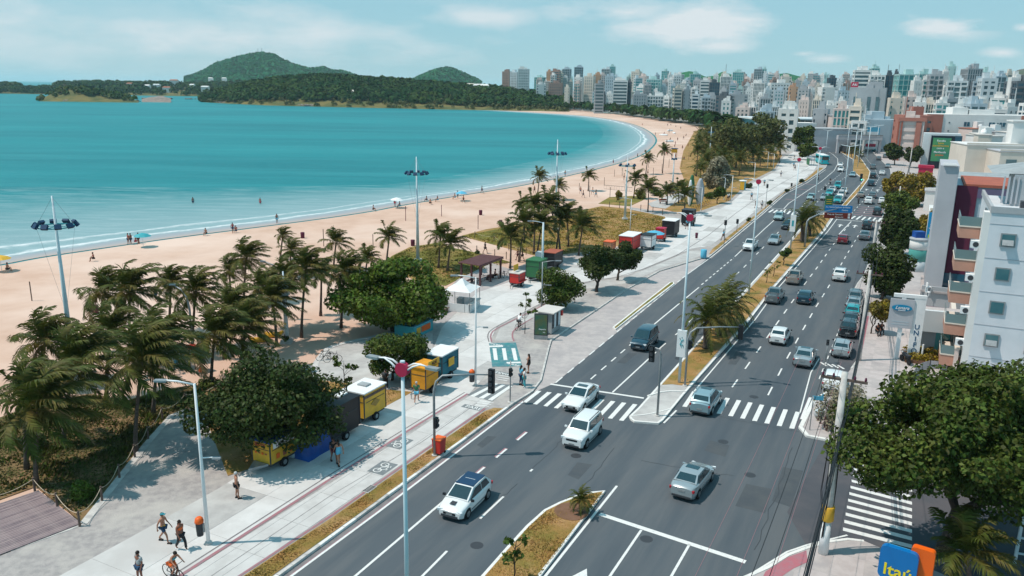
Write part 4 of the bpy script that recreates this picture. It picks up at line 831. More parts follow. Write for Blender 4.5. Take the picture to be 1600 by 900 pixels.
scatter('lawn_grass', [(601, 411), (612, 401), (640, 388), (690, 380), (703, 388), (760, 399), (795, 410), (716, 434), (696, 444), (655, 438), (620, 424)], 9000, .08, 'lawnblade' if 'lawnblade' in M else 'leafm', .14)
scatter('lawn_grass', [(724, 368), (790, 357), (862, 344), (935, 324), (1036, 339), (1040, 350), (1000, 372), (908, 391), (850, 400), (745, 374)], 16000, .09, 'leafy', .12, .08)
for q in ([(165, 1058), (372, 907), (522, 808), (628, 734), (758, 643), (783, 639), (572, 792), (428, 895)], [(1040, 598), (1104, 526), (1170, 455), (1231, 388), (1254, 361), (1286, 343), (1284, 356), (1204, 447), (1165, 497), (1074, 600)], [(944, 769), (905, 776), (852, 799), (825, 824), (793, 859), (700, 970), (790, 970), (842, 899)], [(324, 655), (430, 607), (500, 596), (555, 602), (640, 613), (598, 634), (460, 692), (398, 727), (357, 741)]):
    scatter('dry_grass_blades', q, 9000, .035, 'dryblade', .05, .15)
# ================================================================== VEHICLES
def interp(x, pts):
    for (a, b), (c, d) in zip(pts, pts[1:]):
        if a <= x <= c: return b+(d-b)*(x-a)/(c-a)
    return pts[0][1] if x < pts[0][0] else pts[-1][1]
CARK = dict(  # length, width, roof z, belt z, windscreen base, roof front, roof rear, rear-glass base, top line of the lower body, wheel x's, wheel radius
 hatch=dict(L=4.0, W=1.72, H=1.47, belt=.93, wb=1.02, rf=.22, rr=-1.35, rb=-1.82, top=[(-2.0, .90), (-1.85, .98), (1.0, .95), (1.75, .78), (2.0, .60)], wx=1.25, wr=.31, ew=.5),
 sedan=dict(L=4.5, W=1.76, H=1.44, belt=.92, wb=1.0, rf=.2, rr=-1.05, rb=-1.65, top=[(-2.25, .88), (-2.1, 1.0), (-1.6, 1.02), (1.0, .95), (1.9, .78), (2.25, .58)], wx=1.35, wr=.32, ew=.5),
 suv=dict(L=4.25, W=1.80, H=1.63, belt=1.03, wb=1.05, rf=.3, rr=-1.6, rb=-2.0, top=[(-2.12, .98), (-2.0, 1.08), (1.0, 1.05), (1.85, .92), (2.12, .70)], wx=1.32, wr=.35, ew=.45),
 boxy=dict(L=4.2, W=1.82, H=1.68, belt=1.07, wb=.92, rf=.42, rr=-1.85, rb=-2.02, top=[(-2.1, 1.0), (-2.0, 1.1), (.9, 1.1), (1.8, 1.02), (2.1, .86)], wx=1.3, wr=.36, ew=.25),
 pickup=dict(L=4.9, W=1.80, H=1.62, belt=1.03, wb=1.05, rf=.35, rr=-.55, rb=-.85, top=[(-2.45, 1.0), (-2.4, 1.08), (1.0, 1.05), (2.1, .92), (2.45, .70)], wx=1.5, wr=.36, ew=.35),
 van=dict(L=4.4, W=1.80, H=1.80, belt=1.05, wb=1.3, rf=.5, rr=-1.9, rb=-2.1, top=[(-2.2, 1.0), (-2.1, 1.1), (1.3, 1.05), (1.95, .92), (2.2, .72)], wx=1.4, wr=.33, ew=.4))
def make_car(kind, paint, name='parked_car', roofm=None):
    K = CARK[kind]; L_, Wd, H = K['L'], K['W'], K['H']; hl, hw = L_/2, Wd/2; wx, wr = K['wx'], K['wr']; ra = wr+.07
    xs = sorted(set([round(-hl+L_*i/44, 3) for i in range(45)])); n = len(xs); prof = []
    for x in xs:
        e = abs(x)/hl; w = hw*(1-.20*e**7-.03*e**2); top = interp(x, K['top']); zb = .2+.10*max(0, e-.85)/.15
        arch = 0
        for s in (-wx, wx):
            if abs(x-s) < ra: arch = max(arch, math.sqrt(ra*ra-(x-s)**2)+wr*.95)
        lo = max(zb, arch); mid = max(lo+.03, .58); bz = max(mid+.03, top-.10)
        prof.append([(w*.93, lo), (w*1.0, max(lo+.015, min(.45, mid-.01))), (w*1.005, mid), (w*.985, bz), (w*.93, top-.03), (w*.80, top+.01), (w*.4, top+.045), (0, top+.055)])
    vs, fs = [], []; m = len(prof[0]); full = 2*m-1
    for x, p in zip(xs, prof):
        ring = [(x, y, z) for y, z in p]+[(x, -y, z) for y, z in p[-2::-1]]; vs += ring
    for i in range(n-1):
        for k in range(full-1): a = i*full+k; fs.append((a, a+1, a+full+1, a+full))
    fs.append(tuple(range(full))); fs.append(tuple((n-1)*full+k for k in range(full))[::-1])
    # greenhouse shell
    b0 = len(vs); wbz = interp(K['wb'], K['top'])+.03; rbz = interp(K['rb'], K['top'])+.03; bw, rw = hw*.90, hw*.74; bz = K['belt']+.02
    def rowv(x, w, z): return [(x, w, z), (x, w*.5, z+.03), (x, -w*.5, z+.03), (x, -w, z)]
    rws = [rowv(K['wb']+.08, bw*.93, wbz), rowv(K['rf']+.03, rw*.97, H-.05), rowv(K['rf']-.25, rw, H-.015), rowv((K['rf']+K['rr'])/2, rw, H), rowv(K['rr']+.2, rw*.98, H-.02), rowv(K['rr'], rw*.95, H-.06), rowv(K['rb'], bw*.93, rbz)]
    for r in rws: vs += r
    for i in range(len(rws)-1):
        for k in range(3): a = b0+i*4+k; fs.append((a, a+1, a+5, a+4))
    # sides down to the belt
    c0 = len(vs); sx = [K['wb']+.08, K['rf']+.03, K['rf']-.25, (K['rf']+K['rr'])/2, K['rr']+.2, K['rr'], K['rb']]
    for s in (1, -1):
        b_ = len(vs); vs += [(x, s*bw*(1.0 if 0 < i < 6 else .97), bz-.06) for i, x in enumerate(sx)]
        for i in range(6):
            q = b0+i*4+(0 if s > 0 else 3); f = (b_+i, q, q+4, b_+i+1); fs.append(f if s > 0 else f[::-1])
    me = bpy.data.meshes.new('body'); me.from_pydata(vs, [], fs); me.materials.append(paint); me.polygons.foreach_set('use_smooth', [True]*len(me.polygons))
    try: me.set_sharp_from_angle(angle=math.radians(38))
    except Exception: pass
    car = link(name, None); link('body', me, car)
    # floor pan
    MB().box((0, 0, .30), (L_*.9, Wd*.80, .26)).build('underbody', M['black'], car)
    def pane(nm, q, off=.012, m_='glass', k=0):
        v = [Vector(p) for p in q]; nn = (v[1]-v[0]).cross(v[3]-v[0]).normalized(); c = sum(v, Vector())/4
        if nn.dot(c-Vector((0, 0, .8))) < 0: nn = -nn
        mb = MB(); top = [p+nn*off for p in v]; bot = [p-nn*.01 for p in v]
        mb.add([tuple(p) for p in top+bot], [(0, 1, 2, 3), (0, 4, 5, 1), (1, 5, 6, 2), (2, 6, 7, 3), (3, 7, 4, 0)]); return mb.build(nm, M[m_], car)
    def mixp(a, b, t): return tuple(a[i]+(b[i]-a[i])*t for i in range(3))
    A, B = rws[0], rws[1]
    def quad(a, b, c, d, s0, s1, t0, t1):   # a,b lower; d,c upper
        return [mixp(mixp(a, b, s0), mixp(d, c, s0), t0), mixp(mixp(a, b, s1), mixp(d, c, s1), t0), mixp(mixp(a, b, s1), mixp(d, c, s1), t1), mixp(mixp(a, b, s0), mixp(d, c, s0), t1)]
    pane('windscreen', quad(A[0], A[3], B[3], B[0], .07, .93, .08, .97), .035)
    E_, F_ = rws[6], rws[5]; pane('rear_window', quad(E_[0], E_[3], F_[3], F_[0], .08, .92, .30 if kind in ('hatch', 'suv', 'boxy', 'van') else .12, .95), .035)
    xm = (K['rf']+K['rr'])/2-.02
    for s in (1, -1):
        lo = lambda x: (x, s*(bw+.004), bz+.02); hi = lambda x, z=H-.10: (x, s*(rw+.035), z)
        pane('side_window', [lo(K['wb']-.12), lo(xm+.06), hi(xm+.06), hi(K['rf']-.10)]); pane('side_window', [lo(xm-.04), lo(K['rb']+K['ew']*.62), hi(K['rr']+.10), hi(xm-.04)])
        MB().box((K['wb']-.10, s*(hw+.07), bz+.05), (.12, .17, .12)).build('door_mirror', paint if kind != 'hatch' else M['black'], car)
        yl = hw*.72; zt = interp(hl*.93, K['top'])
        MB().box((hl*.955, s*yl, zt-.07), (.16, .34, .12), -s*.35).build('headlight', M['lamp'], car)
        zr = interp(-hl*.97, K['top'])-.14; MB().box((-hl*.965, s*hw*.74, zr), (.14, .30, .15 if kind != 'boxy' else .22), s*.3).build('tail_light', M['tail'], car)
        for xx in (wx, -wx):
            w = MB(); w.tube([(xx, s*(hw-.20), wr), (xx, s*(hw-.015), wr)], wr, 14).build('wheel', M['rubber'], car); wo = COL.objects[-1]
            MB().tube([(xx, s*(hw-.03), wr), (xx, s*(hw+.004), wr)], wr*.62, 10).build('rim', M['rim'], wo)
        MB().box((0, s*(hw*.985+.012), .42), (L_*.42, .02, .05)).build('side_trim', M['dgrey'], car)
    zf = interp(hl*.98, K['top'])
    MB().box((hl-.02, 0, zf-.13), (.06, Wd*.46, .13)).build('grille', M['black'], car)
    MB().box((hl-.01, 0, .34), (.08, Wd*.62, .14)).build('front_bumper_vent', M['dgrey'], car)
    MB().box((hl+.025, 0, .47), (.02, .40, .12)).build('licence_plate', M['poleg'], car)
    MB().box((-hl-.012, 0, .58 if kind != 'sedan' else .72), (.02, .40, .13)).build('licence_plate', M['poleg'], car)
    MB().box((-hl+.02, 0, .34), (.10, Wd*.7, .13)).build('rear_bumper_trim', M['dgrey'], car)
    if kind == 'pickup':
        MB().box((-1.66, 0, 1.085), (1.42, 1.42, .05)).build('load_bed', M['dgrey'], car)
        for s in (1, -1): MB().box((-1.66, s*.78, 1.10), (1.5, .10, .09)).build('bed_rail', paint, car)
        MB().box((-2.38, 0, 1.09), (.08, 1.5, .09)).build('tailgate_cap', paint, car)
    if kind in ('suv', 'boxy'):
        for s in (1, -1): MB().tube([(K['rf']-.1, s*rw*.86, H+.02), (K['rr']+.2, s*rw*.86, H+.02)], .022, 5).build('roof_rail', M['poleg'] if kind == 'suv' else M['black'], car)
    if roofm: MB().box(((K['rf']+K['rr'])/2, 0, H+.012), (abs(K['rf']-K['rr'])-.05, rw*1.82, .035)).build('roof_panel', roofm, car)
    if kind == 'sedan' or roofm is None and kind == 'suv': MB().box((K['rf']-.42, 0, H+.035), (.5, .82, .012)).build('sunroof', M['glass'], car)
    return car
PAINT = {}
def paint(n, c, rough=.22, metal=.0):
    PAINT[n] = mat('car_paint_'+n, c, rough=rough, metal=metal, coat=.8, spec=.5); return PAINT[n]
for n, c, me_ in (('white', (.74, .76, .76), 0), ('silver', (.40, .45, .47), .45), ('grey', (.17, .20, .215), .4), ('black', (.012, .02, .026), 0), ('blue', (.015, .055, .085), .2), ('red', (.20, .012, .022), .1), ('champagne', (.38, .33, .29), .4), ('teal', (.02, .32, .35), .1), ('pale', (.36, .50, .50), .3), ('bluegrey', (.30, .44, .49), .4)): paint(n, c, metal=me_)
PROTO = {}; NCAR = [0]
def car(x, y, kind, col, label, toward=False, rz=None, scale=.97, cat='car', group=None, dirpx=None):
    g = at(x, y, R0+.01)
    if dirpx: d = at(*dirpx)-g; a = math.atan2(d.y, d.x)
    else: a = math.pi/2-ROAD+(math.pi if toward else 0)
    if rz is not None: a += math.radians(rz)
    if kind not in PROTO: PROTO[kind] = make_car(kind, PAINT[col]); o = PROTO[kind]; o.location = g; o.rotation_euler = (0, 0, a); o['label'] = label; o['category'] = cat; o['group'] = group or 'cars on the avenue'; o.scale = (scale,)*3; PROTO[kind+'c'] = col; return o
    sw = {'body': PAINT[col], 'bed_rail': PAINT[col], 'tailgate_cap': PAINT[col]}
    if kind != 'hatch': sw['door_mirror'] = PAINT[col]
    o = copy_thing(PROTO[kind], g, a, label, group or 'cars on the avenue', scale, sw); o['category'] = cat; return o
# centre-of-footprint pixels; 'toward' cars come towards the viewer on the left carriageway
c0 = make_car('hatch', PAINT['white'], 'hatchback', M['navy']); g = at(728, 790, R0+.01); c0.location = g; c0.rotation_euler = (0, 0, math.pi/2-ROAD+math.pi+.03); c0.scale = (1.0,)*3; tag(c0, 'white hatchback with a black roof and bonnet decal, nearest car on the left carriageway', 'car', 'cars on the avenue')
MB().box((1.42, 0, .93), (.5, .34, .012)).build('bonnet_decal', M['dgrey'], c0)
car(910, 686, 'boxy', 'white', 'boxy white off-roader with slotted grille, just past the left zebra crossing', True, 0)
car(908, 630, 'sedan', 'white', 'white saloon with sunroof driving over the left zebra crossing', True, 0)
car(1007, 540, 'van', 'blue', 'dark blue people carrier alone above the left stop line', True, 0)
car(1172, 389, 'pickup', 'white', 'white pickup crossing the dashed bus lane line', True); car(1210, 380, 'sedan', 'silver', 'silver saloon alongside the white pickup on the left carriageway', True)
car(1230, 357, 'suv', 'black', 'dark off-roader next to the shaggy date palms', True); car(1217, 343, 'hatch', 'pale', 'pale green hatchback just through the far left crossing', True)
car(1082, 760, 'sedan', 'silver', 'silver saloon turning in the junction, seen from behind', False, -4); car(1102, 636, 'suv', 'bluegrey', 'blue-grey estate car driving over the right zebra crossing', False)
car(1257, 565, 'sedan', 'silver', 'silver saloon in the rightmost lane beside the signal pole', False); car(1218, 532, 'hatch', 'white', 'white hatchback ahead of the silver saloon, beside the date palm shadows', False)
car(1315, 552, 'hatch', 'silver', 'silver hatchback parked in the bay by the pavement', False, group='cars parked along the kerb'); car(1210, 469, 'pickup', 'grey', 'grey pickup with open bed next to the median kerb', False); car(1258, 471, 'hatch', 'blue', 'dark blue hatchback beside the grey pickup', False)
car(1241, 440, 'pickup', 'champagne', 'pale pickup with black bed cover ahead of the grey one', False); car(1312, 436, 'suv', 'white', 'white off-roader in the right lane ahead of the parked row', False); car(1317, 379, 'hatch', 'red', 'dark red hatchback on the right carriageway', False); car(1351, 373, 'sedan', 'grey', 'grey saloon behind the dark red hatchback, kerb lane', False); car(1355, 357, 'suv', 'black', 'black off-roader waiting under the street trees', False)
for i, (x, y, k, c) in enumerate([(1325, 521, 'suv', 'black'), (1328, 507, 'hatch', 'black'), (1331, 494, 'hatch', 'teal'), (1333, 482, 'sedan', 'silver'), (1335, 472, 'suv', 'grey')]):
    car(x+1, y, k, c, ['black car with lit tail lamp, nearest of the tightly parked row', 'black hatchback, second in the tightly parked row', 'teal hatchback in the middle of the tightly parked row', 'silver saloon, fourth in the tightly parked row', 'grey off-roader at the far end of the tightly parked row'][i], False, group='cars parked along the kerb')
car(1302, 603, 'hatch', 'white', 'white hatchback half hidden behind the sparse branches by the pole', False, group='cars parked along the kerb')
for (x, y, k, c, l, tw) in [(1267, 312, 'hatch', 'pale', 'greenish hatchback in the bus lane above the far crossing', 1), (1300, 300, 'sedan', 'white', 'white saloon in the queue, centre lane, behind the turquoise van', 1), (1296, 305, 'hatch', 'teal', 'teal hatchback in the queue beside the white saloons', 1), (1309, 294, 'van', 'teal', 'turquoise van at the back of the queue', 1), (1318, 302, 'sedan', 'white', 'white saloon in the queue nearest the divider, rear one', 1), (1314, 309, 'suv', 'white', 'white car in the queue nearest the divider, middle one', 1), (1309, 317, 'suv', 'teal', 'dark teal off-roader first in the queue at the divider', 1), (1288, 312, 'sedan', 'silver', 'silver saloon first in the queue, left lane', 1),
  (1313, 260, 'sedan', 'white', 'white saloon on the far bend, rear of two together', 1), (1313.5, 268, 'suv', 'white', 'white off-roader on the far bend, front of two together', 1), (1332, 276, 'hatch', 'bluegrey', 'dark bluish car by the tip of the divider', 1),
  (1364, 264, 'suv', 'grey', 'grey off-roader far along the right carriageway near the divider', 0), (1378, 273, 'sedan', 'white', 'white saloon beside the yellow-olive tree tops', 0), (1364, 278, 'suv', 'black', 'black off-roader far along the right carriageway, rear of two black ones', 0), (1361, 290, 'suv', 'blue', 'black off-roader, front of two black ones by the divider', 0), (1345, 308, 'sedan', 'champagne', 'beige saloon next to the thin concrete divider', 0), (1363, 309, 'hatch', 'grey', 'greenish grey hatchback beside the beige saloon', 0), (1357, 318, 'suv', 'white', 'white off-roader ahead of the far right crossing', 0), (1378, 318, 'hatch', 'white', 'white hatchback tucked beside the street trees', 0), (1373, 250, 'hatch', 'grey', 'small grey car before the side bend', 0), (1387, 262, 'sedan', 'silver', 'pale saloon parked by the low spreading tree', 0), (1383, 247, 'suv', 'grey', 'grey off-roader parked at the side of the right bend', 0), (1371, 335, 'suv', 'black', 'black car at the kerb just above the far right crossing', 0), (1345, 244, 'suv', 'white', 'white van passing under the footbridge', 0)]:
    dp = None
    if x < 1335 and y < 262: dp = (x-7, y+12)
    car(x, y, k, c, l, bool(tw), dirpx=(x+(-12 if tw else 7), y+(14 if tw else -13)) if y < 300 else None)
# parked jumble near the footbridge
for i, (x, y) in enumerate([(1366, 236), (1371, 239), (1361, 233), (1376, 236)]): car(x, y, 'hatch' if i % 2 else 'suv', ['teal', 'grey', 'pale', 'blue'][i], 'car parked among others past the footbridge, '+['turquoise', 'grey', 'pale green', 'dark blue'][i]+' one', False, group='cars parked past the footbridge')
# bus
b = thing('bus', 'turquoise city bus standing at the bus bay', 'bus', at(1284, 256, .02), math.pi/2-ROAD+math.radians(18), None)
MB().box((0, 0, 1.75), (9.5, 2.5, 2.7)).build('body', mat('bus_paint', (.03, .42, .48), rough=.4), b); MB().box((0, 0, 3.14), (8.8, 2.2, .16)).build('roof', M['white'], b)
for s in (1, -1):
    for i in range(6): MB().box((-3.9+i*1.5, s*1.255, 2.2), (1.3, .03, .9)).build('window', M['glass'], b)
    for xx in (-3, 3): MB().tube([(xx, s*1.0, .48), (xx, s*1.27, .48)], .48, 12).build('wheel', M['rubber'], b)
MB().box((-4.77, 0, 2.3), (.04, 2.1, 1.2)).build('rear_window', M['glass'], b)
for s in (1, -1): MB().box((-4.77, s*1.0, 1.2), (.05, .25, .35)).build('tail_light', M['tail'], b)
t = thing('box_truck', 'dark lorry half under the footbridge on the far left carriageway', 'lorry', at(1322, 240, .02), math.pi/2-ROAD+math.radians(35))
MB().box((-.5, 0, 2.0), (6, 2.4, 2.6)).build('cargo_box', M['dgrey'], t); MB().box((3.2, 0, 1.5), (1.4, 2.2, 1.9)).build('cab', M['dgrey'], t)
for xx in (-2.2, 3): 
    for s in (1, -1): MB().tube([(xx, s*.9, .45), (xx, s*1.2, .45)], .45, 10).build('wheel', M['rubber'], t)

# ================================================================== PEOPLE
def skin_body(name, verts, edges, rad, m, sub=1):
    me = bpy.data.meshes.new(name); me.from_pydata(verts, edges, []); o = bpy.data.objects.new(name, me); COL.objects.link(o)
    md = o.modifiers.new('s', 'SKIN'); md.use_smooth_shade = True
    if not me.skin_vertices: pass
    for i, sv in enumerate(me.skin_vertices[0].data): sv.radius = rad[i] if isinstance(rad[i], tuple) else (rad[i], rad[i]); sv.use_root = (i == 0)
    o.modifiers.new('u', 'SUBSURF').levels = sub; dg = bpy.context.evaluated_depsgraph_get(); r = bpy.data.meshes.new_from_object(o.evaluated_get(dg)); bpy.data.objects.remove(o); r.name = name
    r.materials.clear(); r.materials.append(m); r.polygons.foreach_set('use_smooth', [True]*len(r.polygons)); return r
def pose(p):
    """joint table of a figure facing +Y; p gives offsets for limbs"""
    J = dict(pel=(0, 0, .95), wa=(0, .0, 1.12), ch=(0, .01, 1.32), nk=(0, .0, 1.48), hd=(0, .03, 1.60), ht=(0, .03, 1.72))
    st = p.get('stride', .0); sa = p.get('swing', .0)
    for s, n in ((1, 'l'), (-1, 'r')):
        f = s*st; a = -s*sa
        J['hip'+n] = (s*.09, 0, .90); J['kn'+n] = (s*.10, f*.22+abs(f)*.06+.02, .50); J['an'+n] = (s*.10, f*.40-abs(f)*.05, .09+(.08 if f < 0 else 0)); J['to'+n] = (s*.115, f*.40+.15, .04+(.02 if f < 0 else 0))
        J['sh'+n] = (s*.19, 0, 1.42); J['el'+n] = (s*.25, a*.16-.03, 1.14); J['wr'+n] = (s*.26, a*.32+.06, .91); J['ha'+n] = (s*.255, a*.36+.09, .83)
        J['f1'+n] = (s*.235, a*.38+.13, .76); J['f2'+n] = (s*.255, a*.38+.115, .745); J['f3'+n] = (s*.272, a*.38+.10, .75); J['f4'+n] = (s*.285, a*.38+.085, .765); J['th'+n] = (s*.225, a*.36+.15, .82)
    for k, v in p.get('j', {}).items(): J[k] = v
    return J
RADI = dict(pel=(.155, .11), wa=(.135, .095), ch=(.165, .115), nk=.058, hd=(.078, .092), ht=.07, hip=.095, kn=.058, an=.04, to=.035, sh=.062, el=.042, wr=.028, ha=.03, f1=.009, f2=.009, f3=.009, f4=.008, th=.010)
def rd(k): return RADI.get(k) or RADI[k[:-1]]
BODY_E = [('pel', 'wa'), ('wa', 'ch'), ('ch', 'nk'), ('nk', 'hd'), ('hd', 'ht')]+[(a+s, b+s) if a not in ('pel', 'ch') else (a, b+s) for s in 'lr' for a, b in (('pel', 'hip'), ('hip', 'kn'), ('kn', 'an'), ('an', 'to'), ('ch', 'sh'), ('sh', 'el'), ('el', 'wr'), ('wr', 'ha'), ('ha', 'f1'), ('ha', 'f2'), ('ha', 'f3'), ('ha', 'f4'), ('ha', 'th'))]
def part_graph(J, edges, m, name, grow=.016, extra=None, sub=1):
    ks = []
    for e in edges:
        for k in e:
            if k not in ks: ks.append(k)
    if 'pel' in ks: ks.remove('pel'); ks.insert(0, 'pel')
    vs = []; rr = []
    for k in ks:
        v = Vector(J[k.split('*')[0]])
        if '*' in k: b, o_, t = k.split('*'); v = v.lerp(Vector(J[o_]), float(t)); r = rd(b) if b in RADI or b[:-1] in RADI else .05
        else: r = rd(k)
        r = r if isinstance(r, tuple) else (r, r); vs.append(tuple(v)); rr.append((r[0]+grow, r[1]+grow))
    return skin_body(name, vs, [(ks.index(a), ks.index(b)) for a, b in edges], rr, m, sub)
SHORTS = [('pel', 'hipl'), ('pel', 'hipr'), ('hipl', 'hipl*knl*0.6'), ('hipr', 'hipr*knr*0.6')]
TROUS = [('pel', 'hipl'), ('pel', 'hipr'), ('hipl', 'knl'), ('hipr', 'knr'), ('knl', 'knl*anl*0.9'), ('knr', 'knr*anr*0.9')]
SHIRT = [('pel*wa*0.2', 'wa'), ('wa', 'ch'), ('ch', 'shl'), ('ch', 'shr'), ('shl', 'shl*ell*0.6'), ('shr', 'shr*elr*0.6')]
TOP = [('wa', 'ch'), ('ch', 'ch*nk*0.3')]
DRESS = [('ch', 'wa'), ('wa', 'pel'), ('pel', 'hipl'), ('pel', 'hipr'), ('hipl', 'hipl*knl*0.5'), ('hipr', 'hipr*knr*0.5')]
PBODY = {}
def person(x, y, label, face=0., po='walk', top=None, low=None, hair='hair', skin='skin', shoes='black', z=PZ+.012, scale=1.0, extras=None, group=None, loc=None, sub=1):
    g = loc if loc is not None else at(x, y, z); t = thing('person', label, 'person', g, math.radians(face), group); t.scale = (scale,)*3
    J = POSES[po]
    def cached(k, fn):
        if (po, k) not in PBODY: PBODY[(po, k)] = fn()
        return PBODY[(po, k)]
    def put(nm, k, edges, mm, grow, sb=1):
        me = cached(k, lambda: part_graph(J, edges, M[mm], nm, grow, sub=sb)); o = link(nm, me, t); o.material_slots[0].link = 'OBJECT'; o.material_slots[0].material = M[mm]; return o
    put('body', 'body', BODY_E, skin, 0)
    h = Vector(J['hd']); fwd = Vector((0, 1, 0))
    if hair:
        hm = MB(); hm.ball((h.x, h.y-.025, h.z+.055), (.098, .108, .105), 8, 5); 
        if hair == 'long': hm.ball((h.x, h.y-.10, h.z-.12), (.075, .06, .17), 8, 5); hair_m = M['hair']
        else: hair_m = M[hair]
        hm.build('hair', hair_m, t, True)
    fm = MB(); fm.ball((h.x, h.y+.105, h.z), (.014, .022, .02), 6, 4)
    for s in (-1, 1): fm.ball((h.x+s*.085, h.y, h.z), (.012, .02, .03), 6, 4)
    fm.build('face_features', M[skin], t, True)
    em = MB()
    for s in (-1, 1): em.ball((h.x+s*.032, h.y+.092, h.z+.022), (.012, .008, .008), 5, 3)
    em.box((h.x, h.y+.096, h.z-.045), (.045, .012, .01)); em.build('eyes_and_mouth', M['black'], t)
    if low: kind, mm = low; put('trousers' if kind == 'long' else ('dress' if kind == 'dress' else 'shorts'), kind, TROUS if kind == 'long' else (DRESS if kind == 'dress' else SHORTS), mm, .02 if kind != 'dress' else .04)
    if top: kind, mm = top; put('shirt' if kind == 'shirt' else 'bikini_top' if kind == 'bikini' else 'vest', kind, SHIRT if kind == 'shirt' else TOP, mm, .018)
    if shoes:
        for s in 'lr':
            a, b_ = Vector(J['an'+s]), Vector(J['to'+s]); c = (a+b_)/2; MB().box((c.x, c.y, max(.04, min(a.z, b_.z)+.0)), (.095, .27, .08), 0, .8).build('shoe', M[shoes], t)
    for nm, mb, mm in (extras or []): mb.build(nm, M[mm], t, True)
    return t
POSES = dict(
 walk=pose(dict(stride=.8, swing=.7)), walk2=pose(dict(stride=-.7, swing=-.6)), stand=pose(dict(stride=.12, swing=.1)),
 hold=pose(dict(stride=.15, swing=0, j=dict(ell=(.24, .02, 1.16), wrl=(.12, .24, 1.18), hal=(.08, .28, 1.2), f1l=(.03, .31, 1.21), f2l=(.035, .32, 1.19), f3l=(.04, .32, 1.175), f4l=(.045, .31, 1.16), thl=(.06, .30, 1.25)))),
 sit=pose(dict(j=dict(pel=(0, 0, .47), wa=(0, .01, .64), ch=(0, .04, .84), nk=(0, .06, 1.0), hd=(0, .09, 1.12), ht=(0, .09, 1.24), hipl=(.09, .02, .45), hipr=(-.09, .02, .45), knl=(.12, .44, .48), knr=(-.12, .44, .48), anl=(.12, .46, .1), anr=(-.12, .46, .1), tol=(.12, .62, .05), tor=(-.12, .62, .05),
    shl=(.19, .04, .94), shr=(-.19, .04, .94), ell=(.24, .10, .68), elr=(-.24, .10, .68), wrl=(.16, .32, .60), wrr=(-.16, .32, .60), hal=(.14, .39, .58), har=(-.14, .39, .58), f1l=(.12, .46, .56), f2l=(.135, .47, .55), f3l=(.15, .47, .55), f4l=(.165, .46, .55), thl=(.10, .42, .60), f1r=(-.12, .46, .56), f2r=(-.135, .47, .55), f3r=(-.15, .47, .55), f4r=(-.165, .46, .55), thr=(-.10, .42, .60)))),
 ride=pose(dict(j=dict(pel=(0, -.12, .93), wa=(0, -.02, 1.08), ch=(0, .14, 1.26), nk=(0, .22, 1.40), hd=(0, .30, 1.50), ht=(0, .31, 1.62), hipl=(.09, -.08, .90), hipr=(-.09, -.08, .90), knl=(.11, .26, .72), knr=(-.11, .20, .58), anl=(.10, .02, .40), anr=(-.10, .06, .20), tol=(.11, .17, .35), tor=(-.11, .21, .15),
    shl=(.18, .17, 1.34), shr=(-.18, .17, 1.34), ell=(.24, .32, 1.16), elr=(-.24, .32, 1.16), wrl=(.24, .52, 1.06), wrr=(-.24, .52, 1.06), hal=(.24, .57, 1.05), har=(-.24, .57, 1.05), f1l=(.215, .62, 1.02), f2l=(.23, .625, 1.01), f3l=(.245, .625, 1.01), f4l=(.26, .62, 1.01), thl=(.20, .58, 1.02), f1r=(-.215, .62, 1.02), f2r=(-.23, .625, 1.01), f3r=(-.245, .625, 1.01), f4r=(-.26, .62, 1.01), thr=(-.20, .58, 1.02)))))
def bicycle(loc, rz, label, col='black', group=None):
    t = thing('bicycle', label, 'bicycle', loc, rz, group); r = .33
    for y, nm in ((-.5, 'wheel'), (.5, 'wheel')):
        pts = [(0, y+r*math.cos(k*.3927), r+r*math.sin(k*.3927)) for k in range(17)]; w = MB().tube(pts, .022, 5, False).build(nm, M['rubber'], t, True)
        sp = MB()
        for k in range(4): a = k*.785; sp.tube([(0, y-r*math.cos(a), r-r*math.sin(a)), (0, y+r*math.cos(a), r+r*math.sin(a))], .004, 3)
        sp.build('spokes', M['poleg'], w)
    f = MB(); bb, se, hd = (0, -.08, .30), (0, -.2, .78), (0, .34, .80)
    for a, b_ in ((bb, se), (bb, hd), (se, hd), (bb, (0, -.5, r)), (se, (0, -.5, r)), ((0, .36, .92), (0, .5, r))): f.tube([a, b_], .02, 6)
    f.build('frame', M[col], t); MB().tube([(-.28, .38, .99), (-.1, .36, .95), (.1, .36, .95), (.28, .38, .99)], .015, 5).build('handlebar', M['dgrey'], t)
    MB().box((0, -.23, .86), (.14, .26, .06)).build('saddle', M['black'], t); MB().tube([(-.12, -.08, .30), (.12, -.08, .30)], .03, 6).build('pedals', M['dgrey'], t); return t
cap = MB(); cap.ball((0, .02, 1.68), (.105, .115, .075), 8, 4); cap.box((0, .15, 1.68), (.14, .13, .02))
tow = MB(); tow.tube([(-.15, 0, 1.0), (0, .12, 1.0), (.15, 0, 1.0), (0, -.12, 1.0), (-.15, 0, 1.0)], .035, 5)
bag = MB(); bag.box((-.28, .1, .62), (.10, .22, .30), 0, .7)
person(257, 847, 'bare-chested man in a teal cap and dark shorts striding past the near street lamp', -100, 'walk', None, ('short', 'navy'), 'hair', 'skin', 'black', extras=[('cap', cap, 'teal'), ('waist_towel', tow, 'yellow')])
person(284, 859, 'dark-haired woman in orange sports top and black leggings beside the orange-lidded bin', -120, 'walk2', ('bikini', 'orange'), ('long', 'black'), 'long', 'skin2', 'white')
person(371, 779, 'grey-haired shirtless man in black shorts carrying a white bag', -60, 'stand', None, ('short', 'black'), 'greyhair', 'skin', 'black', extras=[('carrier_bag', bag, 'white')])
person(220, 910, 'man in a grey T-shirt at the bottom edge left of the cyclist', 150, 'stand', ('shirt', 'roofgrey'), ('short', 'navy'), 'hair', 'skin2')
